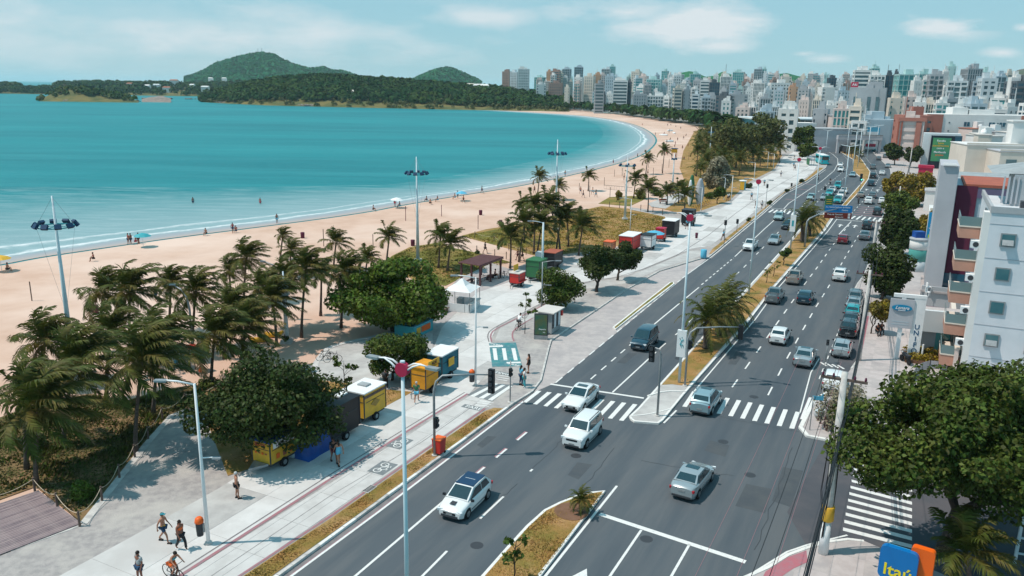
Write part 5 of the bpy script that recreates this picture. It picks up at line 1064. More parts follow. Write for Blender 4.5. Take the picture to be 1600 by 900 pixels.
gb = at(272, 905, PZ+.02); bicycle(gb, math.radians(-120), 'dark bicycle ridden at the bottom edge beside the red guide line'); person(0, 0, 'cyclist in a turquoise top leaning forward at the bottom edge', -120, 'ride', ('vest', 'teal'), ('short', 'orange'), 'hair', 'skin', loc=gb)
person(651, 629, 'person in a green shirt and pale cap walking below the amber cart', 0, 'walk', ('shirt', 'green'), ('short', 'skyblue'), 'greyhair', 'skin', 'white'); person(603, 608, 'person all in black with a backpack beside the small round tree', -30, 'hold', ('shirt', 'black'), ('long', 'black'), 'hair', 'skin2', 'white', extras=[('backpack', MB().box((0, -.2, 1.28), (.3, .16, .42), 0, .9), 'dgrey')])
person(522, 722, 'person in dark clothes in the shade of the wide tree, left of two', -150, 'walk2', ('shirt', 'black'), ('short', 'maroon'), 'hair', 'skin2'); person(530, 726, 'person in a light blue dress in the shade of the wide tree, right of two', 30, 'walk', None, ('dress', 'skyblue'), 'long', 'skin')
person(814, 602, 'dark-haired person in a pale blue top waiting at the left crossing, rear of two', -60, 'stand', ('shirt', 'skyblue'), ('long', 'navy'), 'long', 'skin'); person(819, 606, 'person in a white top and blue trousers waiting at the left crossing, front of two', -90, 'stand', ('shirt', 'white'), ('long', 'teal'), 'long', 'skin', 'white')
person(826, 583, 'person in a short dark dress holding a phone on the pavement by the kerb', 60, 'hold', None, ('dress', 'black'), 'long', 'skin')
gb = at(811, 514, PZ+.02); bicycle(gb, math.radians(-30), 'bicycle under the white-shirted rider on the cycle path'); person(0, 0, 'cyclist in a white shirt riding away up the cycle path', -30, 'ride', ('shirt', 'white'), ('short', 'dgrey'), 'hair', 'skin2', loc=gb)
person(1370, 523, 'person in black sitting under the small yellowish tree, left of two', 180, 'sit', ('shirt', 'black'), ('long', 'black'), 'hair', 'skin2'); person(1376, 521, 'person in black sitting under the small yellowish tree, right of two', 170, 'sit', ('shirt', 'black'), ('long', 'dgrey'), 'hair', 'skin2')
person(767, 437, 'person in red seated under the brown pergola, left of two', 90, 'sit', ('shirt', 'magenta'), ('short', 'black')); person(773, 435, 'person seated under the brown pergola, right of two', -90, 'sit', ('shirt', 'maroon'), ('short', 'black'))
person(758, 396, 'walker in dark clothes on the sandy path behind the pergola', -60, 'walk', ('shirt', 'black'), ('short', 'dgrey'), skin='skin2', z=.01); person(809, 407, 'shirtless walker on the sandy path by the palm clump, left of two', 60, 'walk', None, ('short', 'maroon'), skin='skin2', z=.01); person(816, 408, 'walker on the sandy path by the palm clump, right of two', 60, 'walk2', None, ('short', 'black'), skin='skin2', z=.01)
# promenade walkers, far
for i, (x, y) in enumerate([(1130, 375), (1073, 418-60), (1181, 325), (1190, 326), (1174, 312), (1194, 290), (1220, 276), (1242, 266), (1240, 262), (1137, 314), (1139, 313), (1241, 250)]):
    person(x, y, 'small figure walking far along the promenade, '+['past the first thin pole', 'by the red lamp disc', 'at the far cycle crossing, left', 'at the far cycle crossing, right', 'in the open middle', 'near the signal pole', 'below the bus bay', 'near the bus shelter, right', 'near the bus shelter, left', 'by the hire bicycles, left', 'by the hire bicycles, right', 'before the grove'][i], random.uniform(0, 360), random.choice(['walk', 'walk2']), ('shirt', random.choice(['white', 'navy', 'black', 'skyblue'])), ('short', random.choice(['black', 'dgrey', 'navy'])), skin='skin2', group='walkers on the promenade')
# bathers on the sand
BE = [(48-36, 425, 'by the yellow umbrella at the left edge', 'sit'), (147, 408, 'alone on the sand right of the tall mast', 'sit'), (201, 382, 'leftmost of the group by the turquoise umbrella', 'stand'), (205, 382, 'second of the group by the turquoise umbrella', 'stand'), (212, 381, 'crouching in the group by the turquoise umbrella', 'sit'), (217, 381, 'rightmost of the group by the turquoise umbrella', 'stand'), (322, 368, 'sitting near the wet sand', 'sit'), (364, 364, 'stretching on the sand near the wet edge', 'walk'), (369, 364, 'beside the stretching one on the sand', 'sit'), (433, 349, 'standing at the water edge above the small bare palm', 'stand'), (407, 322, 'wading in the shallows left of centre', 'stand'), (302, 321, 'wading in the sea far left', 'stand'),
 (583, 330, 'sitting low at the water edge', 'sit'), (617, 323, 'standing beside the white umbrella', 'stand'), (625, 324, 'seated under the white umbrella', 'sit'), (667, 315, 'sitting on the sand, small pair left', 'sit'), (672, 320, 'sitting on the sand, small pair right', 'sit'), (684, 315, 'sitting facing the sea', 'sit'), (711, 311, 'sitting left of the blue umbrella', 'sit'), (715, 310, 'standing left of the blue umbrella', 'stand'), (724, 317, 'walking right of the blue umbrella', 'walk'), (753, 302, 'strolling alone past the blue umbrella', 'walk'), (244, 471, 'in pink by the netting post', 'stand'), (835, 302, 'walking on the sand beside the mid palm', 'walk'), (883, 276, 'at the water edge beyond the second mast', 'stand'), (958, 257, 'standing in the surf', 'stand'),
 (907, 303, 'playing near the beach palm, left pair rear', 'walk'), (911, 309, 'playing near the beach palm, left pair front', 'walk2'), (926, 304, 'playing near the beach palm, right pair rear', 'walk'), (931, 308, 'playing near the beach palm, right pair front', 'walk2'), (975, 281, 'between the net posts', 'stand'), (1012, 274, 'by the farther net', 'stand'), (985, 285, 'beyond the volleyball net', 'stand'), (996, 247, 'at the curve of the surf', 'stand'), (1024, 212, 'near the white boats', 'stand')]
for i, (x, y, l, po) in enumerate(BE):
    inw = ('wading' in l or 'surf' in l)
    person(x, y, 'bather '+l, random.uniform(0, 360), po, random.choice([None, ('bikini', 'magenta'), None]) if i % 3 else None, ('short', random.choice(['magenta', 'navy', 'black', 'skyblue'])), 'hair', 'skin2' if i % 2 else 'skin', None, z=-.5 if inw else .0, group='bathers on the beach')
random.seed(5)
for i in range(26):
    x = random.uniform(960, 1060); y = random.uniform(186, 250); 
    if x < 1028 and y > 196: x = random.uniform(1032, 1075)
    person(x, y, 'tiny bather on the far end of the beach', random.uniform(0, 360), random.choice(['stand', 'sit', 'walk']), None, ('short', random.choice(['magenta', 'navy', 'black'])), 'hair', 'skin2', None, z=.0, group='bathers on the far beach')
# ================================================================== STREET FURNITURE
RZ = -ROAD+math.pi/2     # local +X along the road away from the viewer
def disc_lamp(base, h, label, r=.095):
    t = thing('double_arm_street_lamp', label, 'street lamp', base, -ROAD, 'double-armed street lamps on the median')
    mb = MB(); mb.tube([(0, 0, 0), (0, 0, h*.5), (0, 0, h-.2)], [r*1.25, r, r*.75], 10); mb.build('pole', M['polew'], t, True)
    MB().tube([(0, -.12, h), (0, .12, h)], .29, 14).build('disc', M['magenta'], t); MB().tube([(0, 0, h-.3), (0, 0, h+.35)], .10, 8).build('collar', M['polew'], t)
    for s in (-1, 1):
        a = MB()
        for o_ in (-.07, .07): a.tube([(s*.2, o_*.8, h+.05+o_), (s*.5, o_*.7, h+.25+o_*.7), (s*.85, o_*.4, h+.34), (s*1.15, 0, h+.30)], [.045, .04, .03, .028], 6)
        a.build('arm', M['white'], t, True); MB().box((s*1.40, 0, h+.28), (.55, .26, .09)).build('lamp_head', M['poleg'], t); MB().box((s*1.42, 0, h+.225), (.36, .18, .03)).build('lens', M['lamp'], t)
    return t
p0 = at(629, 577, 13.2); p0.z = .15
disc_lamp(p0, 13.05, 'double-armed lamp with crimson disc, nearest, its pole rising from the bottom edge')
for (bx, by, ty, l) in [(1061, 598, 343, 'double-armed lamp with crimson disc and a hanging panel, on the median tip'), (1170, 459, 286, 'double-armed lamp standing in the median beyond the first date palms'), (1235, 389, 251, 'double-armed lamp with small panel beside the shaggy date palms'), (1271.5, 330, 233, 'double-armed lamp rising from the far end of the median')]:
    b = at(bx, by, .15); disc_lamp(b, height_to(b, ty), l)
b = at(1061, 598, .15); pn = thing('hanging_panel', 'white lamp-post panel with a dancing figure emblem', 'sign', (b.x, b.y, 0), -ROAD); MB().box((0, 0, 3.6), (.75, .30, 2.3)).build('panel', M['white'], pn)
em = MB(); 
for q in ([(-.15, 4.1), (.0, 3.85), (-.1, 3.55), (.05, 3.3)], [(0, 3.85), (.18, 4.0)], [(-.1, 3.55), (.14, 3.55), (.2, 3.35)], [(.02, 4.15), (.04, 4.2)]): em.tube([(x, -.16, z) for x, z in q], .04, 5)
em.build('emblem', M['teal'], pn)
b = at(1235, 389, .15); pn = thing('hanging_panel', 'white lamp-post panel beside the shaggy date palms', 'sign', (b.x, b.y, 0), -ROAD); MB().box((0, 0, 4.2), (.8, .30, 2.6)).build('panel', M['white'], pn); MB().box((0, -.16, 4.2), (.3, .02, .9)).build('emblem', M['teal'], pn)
for i, (x, y, h) in enumerate([(1318, 312, 12), (1340, 262, 12), (1332, 268, 12), (1353, 262, 13), (1322, 246, 12), (1345, 240, 12), (1400, 225, 12), (1300, 222, 12), (1368, 240, 11), (1290, 240, 9)]):
    b = at(x, y, .1); t = thing('lamp_post', 'slim pale lamp post on the far avenue, '+['at the divider tip', 'on the triangular island, right', 'on the triangular island, left', 'beside the island kerb', 'at the far island top', 'before the footbridge', 'right of the footbridge', 'at the far end of the bend', 'at the right pavement', 'by the bus bay'][i], 'street lamp', b, -ROAD, 'far lamp posts')
    MB().tube([(0, 0, 0), (0, 0, h)], [.14, .09], 6).build('pole', M['polew'], t, True); MB().tube([(-1.8, 0, h+.25), (0, 0, h), (1.8, 0, h+.25)], .07, 5).build('arm', M['polew'], t)
    for s in (-1, 1): MB().box((s*2.1, 0, h+.25), (.7, .3, .1)).build('lamp_head', M['poleg'], t)
def prom_lamp(x, y, ty, label, side=-1, small=True, r=.075, m='white', bin_=None, arm=1.4):
    b = at(x, y, PZ); h = height_to(b, ty); t = thing('street_lamp', label, 'street lamp', b, 0, 'single lamps on the promenade')
    MB().tube([(0, 0, 0), (0, 0, h*.5), (0, 0, h)], [r*1.25, r, r*.75], 8).build('pole', M[m], t, True); MB().lathe([(r*2.2, 0), (r*2.2, .12), (r*1.3, .2)], n=8).build('foot', M['kerb'], t)
    MB().tube([(0, 0, h-.05), (side*arm*.6, 0, h+.12), (side*arm, 0, h+.16)], .045, 6).build('arm', M[m], t, True); MB().box((side*(arm+.3), 0, h+.14), (.62, .26, .1)).build('lamp_head', M['poleg'], t)
    if small: MB().tube([(0, 0, h*.55), (.6, 0, h*.55+.05)], .035, 6).build('lower_arm', M[m], t); MB().box((.8, 0, h*.55), (.42, .2, .09)).build('lower_lamp_head', M['poleg'], t)
    return b
b = prom_lamp(326, 850, 603, 'slender white lamp beside the orange-lidded bin, nearest on the promenade', r=.09)
t = thing('litter_bin', 'black litter bin with orange lid on the nearest slender lamp post', 'bin', (b.x-.38, b.y-.05, PZ)); MB().lathe([(.17, .55), (.2, 1.25), (.21, 1.3)], n=12).build('bin', M['dgrey'], t, True); MB().lathe([(.23, 1.3), (.24, 1.38), (.2, 1.55), (.12, 1.62)], n=12).build('lid', M['orange'], t, True); MB().box((.2, 0, 1.0), (.12, .08, .5)).build('bracket', M['poleg'], t)
b = prom_lamp(743, 603, 436, 'slender white lamp beside the white gazebo'); t = thing('litter_bin', 'small black and orange litter bin on the lamp post beside the left crossing', 'bin', (b.x-.3, b.y-.05, PZ)); MB().lathe([(.2, .4), (.22, 1.2)], n=10).build('bin', M['dgrey'], t, True); MB().lathe([(.24, 1.2), (.24, 1.3), (.12, 1.45)], n=10).build('lid', M['orange'], t, True)
prom_lamp(846, 489, 411, 'slender grey lamp standing in front of the round clipped tree', side=1, m='poleg'); prom_lamp(847, 436, 349, 'thick pale blue lamp behind the round clipped tree', r=.15, m='polew', small=False)
prom_lamp(984, 366, 312, 'white lamp on the dry lawn above the red trailer'); prom_lamp(1142, 317, 275, 'pale lamp at the grove edge beside the young tree'); prom_lamp(1095, 330, 294, 'pale lamp by the hire bicycles', small=False); prom_lamp(1131, 312, 279, 'small globe lamp near the clipped hedge', small=False, arm=.3)
for i, (x, y, ty) in enumerate([(1178, 282, 255), (1208, 265, 241), (1199, 262, 238), (1243, 238, 216), (1257, 246, 225), (1172, 232, 200), (1246, 232, 198), (1205, 236, 212)]): prom_lamp(x, y, ty, 'thin lamp at the promenade edge, '+['by the pale figure', 'right of the grove', 'inside the grove edge', 'where the promenade narrows', 'behind the bus shelter', 'in the grove', 'beside the bushy tree', 'at the grove corner'][i], small=False)
# promenade thin poles and leaning lamp in the sand
for x, y, tx, ty, l in [(303, 560, 272, 444, 'curved grey street lamp among the palms on the sand'), (446, 500, 413, 406, 'curved grey street lamp above the mast box')]:
    b = at(x, y, 0); h = height_to(b, ty+8); dx = (tx-proj((b.x, b.y, h))[0])/CF*b.length; t = thing('curved_street_lamp', l, 'street lamp', b, 0, 'curved lamps on the sand'); MB().tube([(0, 0, 0), (0, 0, h*.72), (dx*.12, 0, h*.88), (dx*.5, 0, h*1.0), (dx, 0, h*1.06)], [.11, .1, .09, .07, .05], 8).build('pole', M['poleg'], t, True); MB().box((dx*1.05, 0, h*1.06), (.5, .25, .12)).build('lamp_head', M['poleg'], t)
# floodlight masts
def mast(top, h, label, n=10, guys=True, ringr=1.35):
    p = at(top[0], top[1], h); p.z = .0; t = thing('floodlight_mast', label, 'floodlight mast', p, 0, 'floodlight masts on the beach'); MB().tube([(0, 0, -.1), (0, 0, h*.45), (0, 0, h)], [.26, .17, .07], 10).build('pole', M['polew'], t, True); MB().box((0, 0, .1), (1.0, 1.0, .5)).build('footing', M['kerb'], t)
    rz_ = h*.84; ring = MB(); ring.tube([(ringr*math.cos(k*.3927), ringr*math.sin(k*.3927), rz_) for k in range(17)], .05, 5, False)
    for k in range(4): ring.tube([(0, 0, rz_), (ringr*math.cos(k*1.571), ringr*math.sin(k*1.571), rz_)], .035, 4)
    ring.build('ring', M['teal'], t)
    for k in range(n):
        a = k*2*math.pi/n+.3; c = (ringr*1.12*math.cos(a), ringr*1.12*math.sin(a), rz_+.16); f = MB().box((0, 0, 0), (.5, .22, .40)).build('floodlight', M['navy'], t); f.location = c; f.rotation_euler = (math.radians(-35), 0, a+math.pi/2)
    if guys:
        for k in range(4): a = k*1.571+.5; MB().tube([(0, 0, h-.1), (ringr*math.cos(a), ringr*math.sin(a), rz_+.05)], .012, 3).build('guy_wire', M['poleg'], t); MB().tube([(ringr*math.cos(a), ringr*math.sin(a), rz_), (.14*math.cos(a), .14*math.sin(a), h*.42)], .010, 3).build('guy_wire', M['poleg'], t)
    return t
mast((81, 306), 15.2, 'tall pale blue floodlight mast with guy wires at the left, rising from the palms'); mast((650.5, 245), 14.6, 'tall white floodlight mast on the dune grass behind the big almond tree'); mast((871.5, 218), 15.5, 'tall white floodlight mast in the palm clump'); mast((981, 243), 12, 'floodlight mast with teal lamps beside the surf curve', 6)
mast((1112, 190+8), 12, 'slim mast at the seaward edge of the grove', 4, False, .8); mast((1054, 240), 9, 'slim mast behind the volleyball nets', 3, False, .5); mast((442, 424), 7, 'short pale mast carrying a grey box, between the palms', 3, False, .35)
b = at(443, 500); t = thing('equipment_box', 'pale grey equipment box high on the short mast among the palms', 'box', (b.x, b.y, 0)); p = at(442, 424, 7); t.location = (p.x, p.y, 5.2); MB().box((0, 0, 0), (.9, .7, 1.0)).build('cabinet', M['polew'], t); MB().box((0, -.36, 0), (.7, .03, .8)).build('door', M['white'], t)
# traffic signals
def head(par, c, rz=0., n=3, lit=None, back=False, s=1.):
    h = MB().box((0, 0, 0), (.34*s, .22*s, .36*n*s)).build('signal_head', M['black'], par); h.location = c; h.rotation_euler.z = rz
    for i in range(n):
        z = (n-1)*.18*s-i*.36*s; MB().tube([(0, -.12*s, z), (0, -.2*s, z)], .12*s, 8).build('visor', M['dgrey'], h)
        if lit is not None and i == lit: MB().tube([(0, -.13*s, z), (0, -.22*s, z)], .09*s, 8).build('lit_lens', mat('green_signal', (.1, .8, .5), emis=(.1, 1, .6, 3)), h)
    return h
def arm_signal(x, y, ty, ex, ey, label, heads=1, hn=3):
    b = at(x, y, PZ); h = height_to(b, ty); t = thing('traffic_signal', label, 'traffic light', b, 0, 'traffic signals'); k = at(ex, ey, h)-b; k.z = 0
    MB().tube([(0, 0, 0), (0, 0, h*.82), tuple(k*.04+Vector((0, 0, h*.93))), tuple(k*.15+Vector((0, 0, h))), tuple(k*.6+Vector((0, 0, h+.05))), tuple(k+Vector((0, 0, h-.02)))], [.09, .08, .075, .07, .055, .045], 8).build('pole', M['poleg'], t, True)
    head(t, tuple(k+Vector((0, 0, h-.45))), ROAD*-1+(math.pi if heads > 1 else 0), hn, s=1.15); MB().lathe([(.2, 0), (.2, .08), (.1, .1)], n=8).build('foot', M['kerb'], t); return t, h
t, h = arm_signal(679, 712, 590, 768, 588, 'curved-arm traffic signal rising from the dry grass strip beside the orange wheeled bin', 1, 4); head(t, (.12, 0, h*.42), 1.2, 2)
t, h = arm_signal(1070, 603, 515, 1158, 513, 'curved-arm traffic signal on the grass tip of the median', 2); head(t, (.2, 0, h*.72), 1.2, 2)
t, h = arm_signal(1027, 650, 549, 1019, 546, 'traffic signal with a short hooked arm on the paved median tip', 1, 3)
b = at(797, 629, PZ); t = thing('pedestrian_signal', 'slim pole with a small pedestrian signal at the left crossing', 'traffic light', b, 0, 'traffic signals'); hh = height_to(b, 566); MB().tube([(0, 0, 0), (0, 0, hh)], .05, 8).build('pole', M['poleg'], t, True); head(t, (0, -.1, hh*.74), 1.3, 2, s=.9); MB().lathe([(.22, 0), (.22, .06), (.06, .1)], n=8).build('foot', M['kerb'], t)
b = at(1290, 566, PZ); t = thing('traffic_signal', 'short signal pole at the tip of the parking bay', 'traffic light', b, 0, 'traffic signals'); hh = height_to(b, 537); MB().tube([(0, 0, 0), (0, 0, hh)], .06, 8).build('pole', M['poleg'], t, True); head(t, (0, 0, hh), -.4, 2, s=.7)
b = at(1358, 300, .15); t = thing('traffic_signal', 'signal showing green on the thin concrete divider', 'traffic light', at(1342, 306, .15), 0, 'traffic signals'); MB().tube([(0, 0, 0), (0, 0, 5)], .08, 8).build('pole', M['poleg'], t, True); head(t, (0, -.1, 4.4), 0, 3, lit=2, s=1.5)
for i, (x, y, ty) in enumerate([(1131, 384, 340), (1151, 362, 343), (1196, 325, 283), (1236, 298, 287), (1286, 322, 288)]):
    b = at(x, y, PZ); t = thing('signal_pole', 'thin dark pole with a small signal on the verge, '+['tallest, by the walker', 'short one above it', 'at the far crossing', 'beyond the far crossing', 'in the median end'][i], 'traffic light', b, 0, 'far signal poles'); hh = height_to(b, ty); MB().tube([(0, 0, 0), (0, 0, hh)], .05, 6).build('pole', M['poleg'], t, True); head(t, (0, 0, hh*.8), 0, 2, s=1.1)
# overhead road sign
b = at(1257, 386, .15); t = thing('overhead_road_sign', 'blue and brown direction sign on a curved arm above the right carriageway', 'road sign', b, 0); h = height_to(b, 343); s0 = at(1309, 334, h)-b; s0.z = 0
MB().tube([(0, 0, 0), (0, 0, h*.9), (.3, 0, h), tuple(s0*.5+Vector((0, 0, h+.6))), tuple(s0+Vector((0, 0, h+.7)))], [.16, .14, .12, .1, .09], 8).build('pole', M['poleg'], t, True)
pn = MB().box((0, 0, .1), (4.3, .10, 1.15)).build('blue_panel', M['skyblue'] if 0 else mat('sign_blue', (.01, .20, .50), rough=.4), t); pn.location = s0+Vector((0, -.1, h+.55)); pn.rotation_euler.z = -.12
pb = MB().box((0, 0, 0), (4.3, .10, .95)).build('brown_panel', mat('sign_brown', (.20, .03, .02), rough=.5), t); pb.location = s0+Vector((0, -.1, h-.45)); pb.rotation_euler.z = -.12
lettering('Av. Nossa Senhora da Penha', .33, M['white'], pn, (-.1, -.06, .38)); lettering('Centro', .33, M['white'], pn, (1.0, -.06, -.10)); lettering('Pra a do Camburi', .33, M['white'], pb, (-.35, -.06, .2)) if 0 else lettering('Praia de Camburi', .34, M['white'], pb, (-.5, -.06, .2)); lettering('Aeroporto', .3, M['white'], pb, (.2, -.06, -.22))
for z in (.22, -.22): MB().box((1.75, -.06, z), (.34, .02, .34)).build('pictogram', M['white'], pb)
b = at(1294, 336, .15); t = thing('advertising_totem', 'green advertising totem with yellow lines beside the queue', 'sign', at(1293, 334, .15), -.1); MB().box((0, 0, 2.1), (1.5, .3, 3.0)).build('panel', M['green'], t); MB().box((0, 0, .3), (.5, .2, .6)).build('leg', M['poleg'], t)
for i in range(3): MB().box((0, -.16, 2.9-i*.4), (1.0, .02, .12)).build('text_line', M['yellow'], t)
# street name sign on the corner, bins, bags
b = at(1265, 672, PZ); t = thing('street_name_sign', 'blue street name plates on a thin pole at the right corner', 'street sign', b, 0); h = height_to(b, 622); MB().tube([(0, 0, 0), (0, 0, h)], .035, 6).build('pole', M['poleg'], t, True); MB().box((.35, 0, h-.12), (.75, .03, .3), -.2).build('plate', M['skyblue'], t); MB().box((.75, .25, h-.1), (.55, .03, .28), .9).build('plate', M['skyblue'], t)
b = at(1281, 668, PZ); t = thing('sign_pole', 'thin bare pole behind the street name plates', 'pole', at(1281, 650, PZ), 0); MB().tube([(0, 0, 0), (0, 0, 2.6)], .035, 6).build('pole', M['poleg'], t, True)
t = thing('rubbish_bags', 'pile of pale plastic rubbish bags by the concrete utility pole', 'rubbish bags', at(1293, 655, PZ), 0); random.seed(3)
for i in range(9): MB().ball((random.uniform(-.7, .7), random.uniform(-.4, .4), .25+(.3 if i > 5 else 0)), (random.uniform(.22, .34),)*2+(.26,), 7, 5).build('bag', [M['white'], M['polew'], M['roofgrey']][i % 3], t, True)
for i, (x, y) in enumerate([(1278, 657), (1282, 662), (1288, 668), (1291, 673)]): tag(MB().tube([(0, 0, 0), (0, 0, .85)], .06, 6).build('bollard', M['darkwood']), 'short dark bollard beside the rubbish bags, '+['farthest', 'second', 'third', 'nearest'][i]+' of four', 'bollard', 'bollards on the corner').location = at(x, y, PZ)
t = thing('wheeled_bin', 'orange-red wheeled rubbish bin at the foot of the curved-arm signal', 'bin', at(686, 709, .15), -ROAD); MB().box((0, 0, .62), (.56, .62, .95), 0, 1.18).build('bin', M['red'], t); MB().box((0, 0, 1.13), (.70, .78, .06)).build('rim', M['orange'], t); MB().box((0, .03, 1.12), (.52, .55, .05)).build('opening', M['dgrey'], t)
for s in (-1, 1): MB().tube([(s*.3, .3, .1), (s*.24, .3, .1)], .1, 8).build('wheel', M['rubber'], t)
tag(MB().lathe([(.42, 0), (.45, .3), (.45, 1.2), (.4, 1.25)], n=14).build('drum_bin', M['skyblue'], None, True), 'blue drum bin at the corner of the parking bay', 'bin').location = at(1099, 403, PZ)
tag(MB().lathe([(.2, .2), (.24, 1.0), (.2, 1.1)], n=10).build('litter_bin', M['maroon'], None, True), 'small dark litter bin on the pale slabs above the first verge pole', 'bin').location = at(1088, 374, PZ)
# ---- utility poles and their wires
UT = {}
def util(x, y, ty, label, r=.2, arms=1, transformer=False, white=False):
    b = at(x, y, PZ); h = height_to(b, ty); t = thing('utility_pole', label, 'utility pole', b, 0, 'concrete utility poles'); UT[x] = (b, h)
    MB().tube([(0, 0, 0), (0, 0, h*.35), (0, 0, h)], [r*1.25, r*1.1, r*.75], 9).build('pole', M['kerb'], t, True)
    if white: MB().tube([(0, 0, .02), (0, 0, 1.9)], [r*1.34, r*1.2], 9).build('whitewash', M['white'], t, True)
    for i in range(arms):
        z = h-.4-i*.9; MB().box((0, 0, z), (2.2, .12, .12), -ROAD).build('crossarm', M['post'], t)
        for s in (-1, -.5, .5, 1): MB().lathe([(.05, 0), (.07, .08), (.04, .2)], (s*1.0*RV.x, s*1.0*RV.y, z+.06), 6).build('insulator', M['maroon'], t)
    if transformer: MB().lathe([(.30, 1.95), (.33, 2.0), (.33, 2.75), (.30, 2.8)], n=10).build('yellow_band', M['yellow'], t, True)
    return b, h
u1 = util(1286, 864, 585, 'massive concrete utility pole with yellow band in front of the huge tree', .2, 1, True, True); u2 = util(1342, 563, 424, 'weathered utility pole beside the round street trees, middle one', .16); u3 = util(1361, 416, 345, 'utility pole between the street trees, farther', .16); u4 = util(1402, 330, 292, 'utility pole behind the yellow-olive tree tops', .15); u5 = util(1420, 270, 232, 'distant utility pole beside the dark tree', .15); u6 = util(1462, 262, 222, 'distant pole in front of the green advertising screen', .13)
wb = thing('overhead_wires', 'bundle of dark overhead wires strung along the concrete poles', 'cables')
def wire(a, b, sag, r, m='black', nm='wire'):
    a, b = Vector(a), Vector(b); pts = [a.lerp(b, i/14)-Vector((0, 0, sag*4*(i/14)*(1-i/14))) for i in range(15)]; MB().tube(pts, r, 4, False).build(nm, M[m], wb, True)
def top(u, dz, off=0.): return (u[0].x+RV.x*off, u[0].y+RV.y*off, u[0].z+u[1]-dz)
off0 = Vector((2.5, 10.0, 9.3))
near0 = (u1[0]-RU*26, u1[1])
for k, (dz, o_, r) in enumerate([(.25, -1, .012), (.25, -.5, .012), (.25, .5, .012), (2.2, .2, .02), (2.5, .25, .028), (2.8, .2, .035), (3.05, .22, .03), (3.4, .25, .02)]):
    for a, b in ((u1, u2), (u2, u3), (u3, u4), (u4, u5)): wire(top(a, dz, o_), top(b, dz, o_), .5, r)
    wire(top(u1, dz, o_), (near0[0].x+RV.x*o_, near0[0].y+RV.y*o_, near0[1]-dz), .6, r)
for k, o_ in enumerate((-3.6, -2.2, -1.0)): wire((u1[0]+RU*14+RV*(o_)+Vector((0, 0, 6.3))), (u1[0]-RU*22+RV*o_+Vector((0, 0, 6.3))), .4, .010, 'redpaint')
random.seed(8)
for k in range(9):
    a = random.uniform(0, 6.28); q = Vector((math.cos(a)*.3, math.sin(a)*.3, 0)); MB().tube([u1[0]+q+Vector((0, 0, u1[1]-2.4-random.random())), u1[0]+q*1.2+Vector((random.uniform(-.2, .2), 0, 3.6)), u1[0]+q*.9+Vector((0, 0, random.uniform(.4, 2.4)))], random.uniform(.015, .035), 5, False).build('hanging_cable', M['black'], wb, True)
MB().tube([u1[0]+Vector((.6+.33*math.cos(k*.52), .1, u1[1]-3.4+.33*math.sin(k*.52))) for k in range(13)], .05, 5, False).build('cable_coil', M['black'], wb, True); MB().ball(u1[0]+Vector((2.6, .2, u1[1]-3.3)), (.3, .3, .32), 8, 6).build('splice_case', M['black'], wb, True)
# ---- food carts and trailers along the promenade
def cart(x, y, L_, W_, H_, body, roof, label, rz=0., z0=.55, wheels=True, hitch=True, name='food_trailer', extra=None, cat='food cart', group='food carts on the promenade'):
    t = thing(name, label, cat, at(x, y, PZ+.01), RZ+math.radians(rz), group)
    MB().box((0, 0, z0+H_/2), (L_, W_, H_)).build('body', M[body], t); MB().box((0, 0, z0+H_+.05), (L_+.16, W_+.16, .09)).build('roof', M[roof], t)
    for sx in (-1, 1):
        for sy in (-1, 1): MB().box((sx*L_/2, sy*W_/2, z0+H_/2), (.07, .07, H_+.01)).build('corner_post', M['dgrey'], t)
    MB().box((0, 0, z0-.09), (L_*.96, W_*.9, .16)).build('chassis', M['dgrey'], t)
    if wheels:
        for sy in (-1, 1): w = MB().tube([(0, sy*(W_/2-.1), .32), (0, sy*(W_/2+.12), .32)], .32, 12).build('wheel', M['rubber'], t); MB().tube([(0, sy*(W_/2+.1), .32), (0, sy*(W_/2+.13), .32)], .17, 8).build('rim', M['rim'], w)
    if hitch: MB().tube([(-L_/2, W_*.3, z0-.1), (-L_/2-1.1, 0, .42), (-L_/2, -W_*.3, z0-.1)], .05, 6).build('drawbar', M['poleg'], t); MB().tube([(-L_/2-1.0, 0, .45), (-L_/2-1.0, 0, 0)], .035, 6).build('jockey_leg', M['poleg'], t)
    # the side facing the avenue carries a hatch frame, the end facing the viewer a panel
    MB().box((0, -W_/2-.012, z0+H_*.62), (L_*.86, .02, .04)).build('trim', M['dgrey'], t); MB().box((-L_/2-.012, 0, z0+H_*.66), (.02, W_*.9, .04)).build('trim', M['dgrey'], t)
    if extra: extra(t)
    return t
def ex1(t):
    MB().prism([(-1.2, .6), (-1.2, -.6), (-2.3, 0)], .5, .62).build('tow_plate', M['poleg'], t)
    MB().box((.05, -.80, 1.75), (1.9, .03, .40)).build('sign_board', M['white'], t); lettering('LANCHES', .34, M['maroon'], t, (.05, -.82, 1.75), name='board_lettering'); lettering('SUCOS', .28, M['magenta'], t, (-1.22, 0, 1.8), -math.pi/2, name='board_lettering')
    for i in range(4): MB().box((-1.22, -.45+i*.28, 1.25), (.02, .14, .10+.05*(i % 2))).build('painted_food', M['orange'] if i % 2 else M['brick'], t)
    for i in range(3): MB().box((-.5+i*.6, -.79, .95), (.3, .02, .34)).build('painted_food', M['brick'] if i % 2 else M['orange'], t)
    MB().box((0, 0, 2.14), (2.5, 1.85, .10)).build('roof_tarpaulin', M['navy'] if 0 else mat('deep_blue_tarp', (.004, .04, .13), rough=.8), t)
cart(430, 724, 2.3, 1.5, 1.45, 'yellow', 'blue', 'yellow food trailer with deep blue tarpaulin roof and drawbar under the wide tree', 0, extra=ex1)
